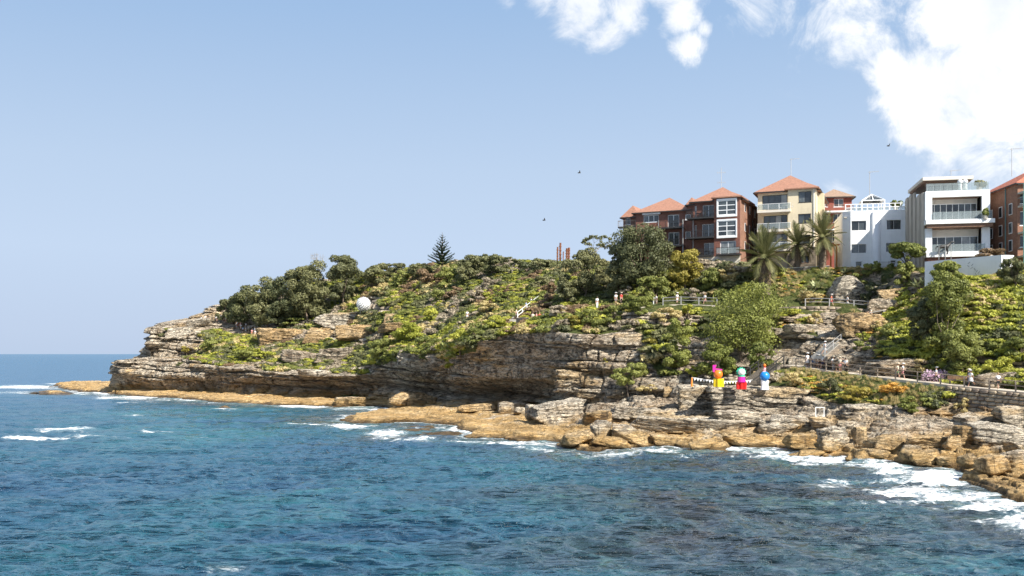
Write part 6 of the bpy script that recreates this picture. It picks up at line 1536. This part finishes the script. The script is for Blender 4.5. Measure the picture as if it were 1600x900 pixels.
for j in range(n): rr = .62 if j % 2 else .46; vs.append((c.x + rr * math.cos(j * 2 * math.pi / n), c.y, c.z + rr * math.sin(j * 2 * math.pi / n)))
mb.add(vs, [(0, 2 + j, 2 + (j + 1) % n) for j in range(n)] + [(1, 2 + (j + 1) % n, 2 + j) for j in range(n)]); mb.build('star_collar', GRN, o); MB().ball((0, -.12, 1.92), .41, 20, 12).build('ball', M['white_paint'], o, True)
o = empty('sculpture', ledge(1195, 609, 114)); tag(o, 'blue ball figure on white legs with striped red and white topknot', 'sculpture')
for x_ in (-.2, .2): MB().tube([(x_, 0, 0), (x_ * .9, 0, .5), (x_, 0, 1.1)], [.30, .22, .24], 14).build('leg', M['white_paint'], o)
MB().ball((0, 0, 1.55), .56, 20, 12).build('ball', BLU, o, True)
for i in range(6): MB().tube([(.02 * i - .1, 0, 2.02 + i * .1), (.02 * i - .09, 0, 2.118 + i * .1)], .20 - .015 * i, 10).build('stripe', RED if i % 2 else M['white_paint'], o)
MB().ball((-.02, 0, 2.80), .17, 12, 8).build('tip_ball', ORA, o, True); MB().bar((-.42, .1, 2.75), (-.1, .1, 2.95), .2, .26).build('hat', M['dark_metal'], o)
o = empty('bollard', ledge(1081, 604)); tag(o, 'slim orange post at the left end of the pennant line', 'post'); MB().tube([(0, 0, 0), (0, 0, 1.05)], [.15, .07], 10).build('shaft', shiny('post_orange', (.75, .25, .04)), o)
pa, pb = ledge(1081, 589.5), ledge(1176, 593.5, 119); o = empty('pennant_line', pa); tag(o, 'line of small white pennants strung behind the coloured figures', 'bunting')
pts = [Vector((0, 0, 0)).lerp(pb - pa, t) - Vector((0, 0, .28 * math.sin(math.pi * t))) for t in np.linspace(0, 1, 22)]
MB().tube(pts, .02, 4).build('cord', M['white_paint'], o); fm = MB().add([(-.17, 0, 0), (.17, 0, 0), (0, 0, -.34), (-.17, .02, 0), (.17, .02, 0), (0, .02, -.34)], [(0, 2, 1), (3, 4, 5), (0, 1, 4, 3), (1, 2, 5, 4), (2, 0, 3, 5)]).mesh('pennant'); fm.materials.append(M['white_paint'])
for p in pts[1:-1]: link('pennant', fm, None, o).location = p

# ------------------------------------------------------------------ people
def person_proto(pose):
    """body, top, bottom, hair meshes for a pose; faces -y"""
    leg = {'stand': ((.05, 0), (-.04, 0)), 'walk': ((.42, .10), (-.36, .35)), 'stride': ((.30, .05), (-.42, .55)), 'lean': ((.05, 0), (.0, 0)), 'crouch': ((1.1, 1.5), (.9, 1.6))}[pose]
    arm = {'stand': ((.05, .1), (-.05, .15)), 'walk': ((-.45, .35), (.40, .3)), 'stride': ((.5, .5), (-.35, .2)), 'lean': ((.8, .5), (.85, .5)), 'crouch': ((.7, .8), (.8, .6))}[pose]
    lean = {'lean': .18, 'crouch': .35}.get(pose, .04); ph = .93
    nd = [((0, 0, 0), .125)]; ed = []
    def f(a, l): return Vector((0, -math.sin(a) * l, -math.cos(a) * l))
    sp = Vector((0, -math.sin(lean), math.cos(lean)))
    nd += [(sp * .22, .12), (sp * .42, .135), (sp * .50, .075), (sp * .58, .05)]; ed += [(0, 1), (1, 2), (2, 3), (3, 4)]
    hd = sp * .58 + Vector((0, -.015, .03)); nd += [(hd, .065), (hd + Vector((0, -.01, .09)), .088), (hd + Vector((0, 0, .17)), .062)]; ed += [(4, 5), (5, 6), (6, 7)]
    arms = []; legs = []
    for s, (a1, a2) in zip((-1, 1), arm):
        i = len(nd); sh = sp * .44 + Vector((s * .17, 0, 0)); el = sh + f(a1, .28) + Vector((s * .05, 0, 0)); wr = el + f(a1 + a2, .25); pm = wr + f(a1 + a2, .07)
        nd += [(sh, .055), (el, .038), (wr, .026), (pm, (.036, .016))]; ed += [(2, i), (i, i + 1), (i + 1, i + 2), (i + 2, i + 3)]; arms.append(i)
        for j in range(4): nd.append((pm + f(a1 + a2 + .25, .075 - .008 * abs(j - 1.3)) + Vector(((j - 1.5) * .019, 0, 0)), .008)); ed.append((i + 3, len(nd) - 1))
        nd.append((wr + f(a1 + a2 - .3, .055) + Vector((-s * .045, -.02, 0)), .009)); ed.append((i + 2, len(nd) - 1))
    for s, (a1, a2) in zip((-1, 1), leg):
        i = len(nd); hp = Vector((s * .09, 0, -.05)); kn = hp + f(a1, .42); an = kn + f(a1 - a2, .41); to = an + Vector((0, -.15, -.04))
        nd += [(hp, .09), (kn, .058), (an, .038), (to, .032)]; ed += [(0, i), (i, i + 1), (i + 1, i + 2), (i + 2, i + 3)]; legs.append(i)
    low = min(n[0].z if isinstance(n[0], Vector) else n[0][2] for n in nd) - .035
    nd = [(Vector(p) - Vector((0, 0, low)), r_) for p, r_ in nd]
    body = skin_mesh('body', nd, ed, 1)
    g = lambda i: nd[i][0]
    top = skin_mesh('shirt', [(g(0) + Vector((0, 0, .02)), .148), (g(1), .15), (g(2), .16), (g(3) - Vector((0, 0, .01)), .09)] + sum([[(g(a), .075), (g(a).lerp(g(a + 1), .8), .058)] for a in arms], []), [(0, 1), (1, 2), (2, 3), (2, 4), (4, 5), (2, 6), (6, 7)], 1)
    short = skin_mesh('shorts', [(g(0) + Vector((0, 0, .04)), .150), (g(0), .145)] + sum([[(g(a), .105), (g(a).lerp(g(a + 1), .75), .088)] for a in legs], []), [(0, 1), (1, 2), (2, 3), (1, 4), (4, 5)], 1, 0)
    longp = skin_mesh('trousers', [(g(0) + Vector((0, 0, .04)), .150), (g(0), .145)] + sum([[(g(a), .105), (g(a + 1), .075), (g(a + 1).lerp(g(a + 2), .93), .06)] for a in legs], []), [(0, 1), (1, 2), (2, 3), (3, 4), (1, 5), (5, 6), (6, 7)], 1, 0)
    mb = MB(); h0 = g(0); n = 12; vs = []; kz = (g(legs[0] + 1).z + g(legs[1] + 1).z) / 2
    for zz, rr in ((h0.z + .12, .15), (h0.z - .1, .20), (max(kz, .1), .27)):
        for j in range(n): vs.append((rr * math.cos(j * 2 * math.pi / n), h0.y + rr * .9 * math.sin(j * 2 * math.pi / n), zz))
    mb.add(vs, [(i * n + j, i * n + (j + 1) % n, (i + 1) * n + (j + 1) % n, (i + 1) * n + j) for i in range(2) for j in range(n)] + [tuple(range(n))[::-1]]); skirt = mb.mesh('skirt', True)
    hc = g(6) + Vector((0, .02, .03)); hair = MB().ball(hc, .108, 12, 8, sc=(.9, 1.0, 1.05)).mesh('hair', True)
    hat = MB().tube([hc + Vector((0, -.03, .035)), hc + Vector((0, -.03, .05)), hc + Vector((0, -.02, .06)), hc + Vector((0, -.02, .13))], [.19, .19, .11, .09], 12).mesh('hat', True)
    # face: nose, eyes, mouth, ears on the head
    fc = g(6); face = MB().ball(fc + Vector((0, -.093, -.01)), .014, 6, 5, sc=(1, 1, 1.6)).ball(fc + Vector((-.09, 0, 0)), .018, 6, 5, sc=(.5, 1, 1.4)).ball(fc + Vector((.09, 0, 0)), .018, 6, 5, sc=(.5, 1, 1.4)).mesh('face', True)
    eyes = MB().ball(fc + Vector((-.032, -.082, .015)), .010, 6, 4).ball(fc + Vector((.032, -.082, .015)), .010, 6, 4).box(fc.x - .022, fc.x + .022, fc.y - .094, fc.y - .08, fc.z - .052, fc.z - .044).mesh('eyes', True)
    return dict(body=body, top=top, shorts=short, trousers=longp, skirt=skirt, hair=hair, hat=hat, face=face, eyes=eyes)
PR = {k: person_proto(k) for k in ('stand', 'walk', 'stride', 'lean', 'crouch')}
SK = [simple('skin_light', (.55, .34, .25), .5, .05, bmp=0), simple('skin_tan', (.40, .23, .15), .5, .05, bmp=0)]
CL = {n: simple('cloth_' + n, c, .85, .08, bmp=0) for n, c in dict(white=(.72, .72, .70), black=(.02, .02, .022), blue=(.10, .20, .40), red=(.55, .05, .04), orange=(.65, .16, .08), grey=(.28, .28, .28), navy=(.03, .04, .09), pink=(.62, .28, .28), cream=(.62, .55, .42), lightblue=(.32, .45, .62), green=(.12, .20, .10)).items()}
HR = [simple('hair_dark', (.03, .02, .015), .6, .1, bmp=0), simple('hair_fair', (.32, .22, .10), .6, .1, bmp=0)]
def person(p, face, pose, top, low, lowkind, label, hat=None, seed=0, h=1.0, group=None, bag=None):
    pr = PR[pose]; o = empty('person', p, face); tag(o, label, 'person', group); o.scale = (h, h, h)
    def add(n, me, m_):
        x = bpy.data.objects.new(n, me); COL.objects.link(x); x.parent = o
        if not me.materials: me.materials.append(m_)
        x.material_slots[0].link = 'OBJECT'; x.material_slots[0].material = m_; return x
    bd = add('body', pr['body'], SK[seed % 2]); add('face', pr['face'], SK[seed % 2]); add('eyes', pr['eyes'], HR[0]); add('shirt', pr['top'], CL[top]); add(lowkind, pr[lowkind], CL[low]); add('hair', pr['hair'], HR[(seed // 2) % 2])
    if hat: add('hat', pr['hat'], CL[hat])
    if bag: add('backpack', BAG, CL[bag])
    return o
BAG = MB().box(-.14, .14, .10, .26, 1.05, 1.45).mesh('bag')
def W(px, w): return on_path(px, w)
LPp = 'walkers gathered on the lower path'
E, Wd, S = R(90), R(-90), 0.0     # facing: along +x, -x, towards the water
person(W(1261.5, .6), .3, 'stand', 'white', 'white', 'skirt', 'person in white dress at the left end of the gathered group', 'white', 1)
person(W(1268.5, 1.4), 1.2, 'walk', 'white', 'blue', 'shorts', 'person in white top and blue shorts second in the gathered group', None, 2)
person(W(1272.5, 1.9), -.8, 'stand', 'pink', 'white', 'skirt', 'person in pink top behind the second of the gathered group', 'cream', 5)
person(W(1277.5, .9), .4, 'walk', 'white', 'grey', 'shorts', 'person in white top and grey shorts in the middle of the gathered group', 'white', 3)
person(W(1281, 2.0), 2.2, 'stand', 'cream', 'black', 'shorts', 'person in cream top and black shorts behind the gathered group', None, 4)
person(W(1285.5, 1.0), -1.2, 'stride', 'white', 'navy', 'shorts', 'person in white shirt and navy shorts at the stair end of the group', None, 2)
person(Vector(P(1291, 556, 121)) + Vector((0, .6, .15)), 1.9, 'walk', 'white', 'white', 'shorts', 'person all in white starting up the long stone stairway', 'white', 1, .95)
person(W(1302, .8), .1, 'stand', 'white', 'grey', 'trousers', 'person in white shirt and grey trousers beside the long railing', 'cream', 3)
person(W(1306.5, 1.3), .9, 'lean', 'white', 'black', 'shorts', 'person in white shirt and black shorts leaning by the railing', None, 2)
person(W(1312.5, .9), -.6, 'stand', 'cream', 'pink', 'shorts', 'person in cream top and pink shorts in the middle of the pair by pair group', 'cream', 5)
person(W(1317, 1.2), .5, 'stand', 'black', 'black', 'trousers', 'person dressed in black standing with the railing group', None, 4)
person(W(1321.5, .7), -.9, 'stride', 'white', 'black', 'trousers', 'person in white vest and black trousers at the right of the railing group', None, 1, bag='cream')
person(W(1402.5, 1.0), .8, 'walk', 'cream', 'green', 'shorts', 'person in cream shirt and green shorts left of the walking pair', 'cream', 3)
person(W(1410.5, 1.3), 1.0, 'stride', 'white', 'pink', 'shorts', 'person in white shirt and pink shorts right of the walking pair', 'white', 2)
person(W(1462.5, .9), 1.4, 'walk', 'white', 'black', 'trousers', 'person in white shirt and black trousers walking by the pink flowers', 'grey', 4)
person(W(1513, 1.8), 1.0, 'stand', 'black', 'navy', 'trousers', 'person in dark clothes behind the white dressed walker near the bench', 'cream', 1)
person(W(1517, .9), -1.2, 'stride', 'white', 'white', 'skirt', 'person in white dress and hat walking in front of the bench', 'white', 5)
person(W(1559.5, .9), 3.0, 'walk', 'white', 'black', 'shorts', 'lone person in white shirt and black shorts near the right path end', None, 3)
def UPp(px, w=.9): return on_path(px, w, UP)
person(UPp(1299), 1.2, 'walk', 'orange', 'red', 'shorts', 'person in orange red shirt before the white boulder', 'white', 2)
person(UPp(1324), 1.4, 'stride', 'white', 'white', 'shorts', 'person in white right of the orange shirted walker', None, 1)
person(UPp(1356), 1.0, 'stand', 'cream', 'cream', 'trousers', 'person in cream beside the dark bush on the upper path', None, 4)
person(UPp(1371.5), -.6, 'stand', 'cream', 'white', 'shorts', 'person in cream left of the pair on the upper path', None, 3)
person(UPp(1377.5), .8, 'walk', 'pink', 'black', 'shorts', 'person in pink right of the pair on the upper path', 'cream', 5)
person(Vector(P(1362, 504, 130)) + Vector((.2, .7, .5)), -1.0, 'crouch', 'cream', 'grey', 'shorts', 'person stooping at the top of the long stairway', 'cream', 2)
person(Vector(P(1383.5, 498, 130.7)) + Vector((0, .7, .25)), 1.3, 'stride', 'white', 'pink', 'shorts', 'person climbing the short upper flight of steps', None, 3)
person(Vector(P(1397, 494.5, 131.1)) + Vector((0, .7, .25)), 1.3, 'walk', 'grey', 'navy', 'shorts', 'person at the head of the short upper flight', None, 4)
person(Vector(P(1337, 517, 127.4)) + Vector((0, .7, .2)), -1.8, 'walk', 'white', 'grey', 'shorts', 'person halfway up the long stone stairway', 'white', 1)
person(Vector(P(1320, 531, 124.9)) + Vector((0, .7, .2)), 1.8, 'walk', 'white', 'cream', 'shorts', 'person a third of the way up the long stone stairway', 'white', 2)
def MPp(px, w=.9): return on_path(px, w, MP)
person(MPp(1058), .5, 'stand', 'white', 'white', 'shorts', 'person in white with hat at the left end of the middle railing', 'white', 2)
person(MPp(1101.5), -.7, 'walk', 'white', 'pink', 'shorts', 'person in white at the right end of the middle railing', None, 3)
person(MPp(1021), 1.2, 'stand', 'white', 'white', 'trousers', 'left one of two people in white between pale bush and railing', None, 1)
person(MPp(1025.5), -1.2, 'stand', 'white', 'cream', 'shorts', 'right one of two people in white between pale bush and railing', None, 4)
def G_(px, py, dz=.15): q = ground(px, py); return q + Vector((0, 0, dz))
person(G_(968, 477), .6, 'stand', 'red', 'black', 'shorts', 'person in bright red shirt among the bushes', 'cream', 2, 1.1)
person(G_(961, 476), .2, 'stand', 'white', 'grey', 'shorts', 'person in white left of the red shirted one', 'white', 3, 1.1)
person(G_(932.5, 482), .3, 'stand', 'white', 'white', 'trousers', 'lone person in white above the cliff edge bushes', None, 1, 1.1)
for i, (px_, py_, t_, l_, lb) in enumerate(((806, 501, 'cream', 'cream', 'person in cream at the foot of the slope steps'), (821, 489, 'lightblue', 'blue', 'person in light blue on the slope steps'), (829, 483, 'white', 'grey', 'person in white higher on the slope steps'))):
    person(Vector(P(px_ + 1, py_ + 1, 163 + (px_ - 806) * .42)) + Vector((0, .4, .3)), 1.5, 'walk', t_, l_, 'shorts', lb, None, i, 1.1)
for i, (px_, t_, l_, lb) in enumerate(((832.5, 'cream', 'black', 'left person of the cluster right of the dark box'), (838, 'pink', 'grey', 'person in pink second of the cluster right of the dark box'), (843, 'orange', 'cream', 'person in orange third of the cluster right of the dark box'), (850, 'white', 'blue', 'person in white fourth of the cluster right of the dark box'), (855.5, 'lightblue', 'navy', 'person in light blue last of the cluster right of the dark box'))):
    person(Vector(P(px_, 506.5, 160)), i * 1.3, 'stand', t_, l_, 'shorts', lb, None, i, 1.12)
GP = 'walkers scattered over the pale rocks of the point'
for i, px_ in enumerate((313, 317.5, 322, 327)): person(G_(px_, 503 - (px_ - 313) * .25), i * 1.7, 'stand', ('white', 'cream', 'white', 'black')[i], ('grey', 'navy', 'black', 'black')[i], 'shorts', ['white shirted walker standing farthest out on the skyline of the point', 'cream shirted walker second on the skyline of the point', 'white shirted walker third on the skyline of the point', 'dark dressed walker fourth on the skyline of the point'][i], None, i)
r = np.random.default_rng(21); cols = list(CL)
for i in range(34):
    t = i / 33; px_ = 336 + 72 * t + r.uniform(-3, 3); py_ = np.interp(t, [0, .3, .6, 1], [500, 504, 516, 527]) + r.uniform(-3.5, 3.5)
    tp = ['white', 'white', 'cream', 'white', 'pink', 'black', 'lightblue'][i % 7]; lw_ = cols[(i * 5) % len(cols)]
    person(G_(px_, py_), r.uniform(-3, 3), ['stand', 'walk', 'stride'][i % 3], tp, lw_, 'shorts', 'tiny walker in %s top and %s shorts %s' % (tp.replace('light', 'light '), lw_.replace('light', 'light '), ['on the white rocks', 'before the dark trees', 'by the orange rocks'][min(2, int(t * 3))]), None, i, 1, GP)
person(Vector(P(730, 501, ground(730, 503).y - .3)), 0, 'stand', 'white', 'white', 'shorts', 'lone person in white half hidden in the slope bushes', None, 1, 1.1)
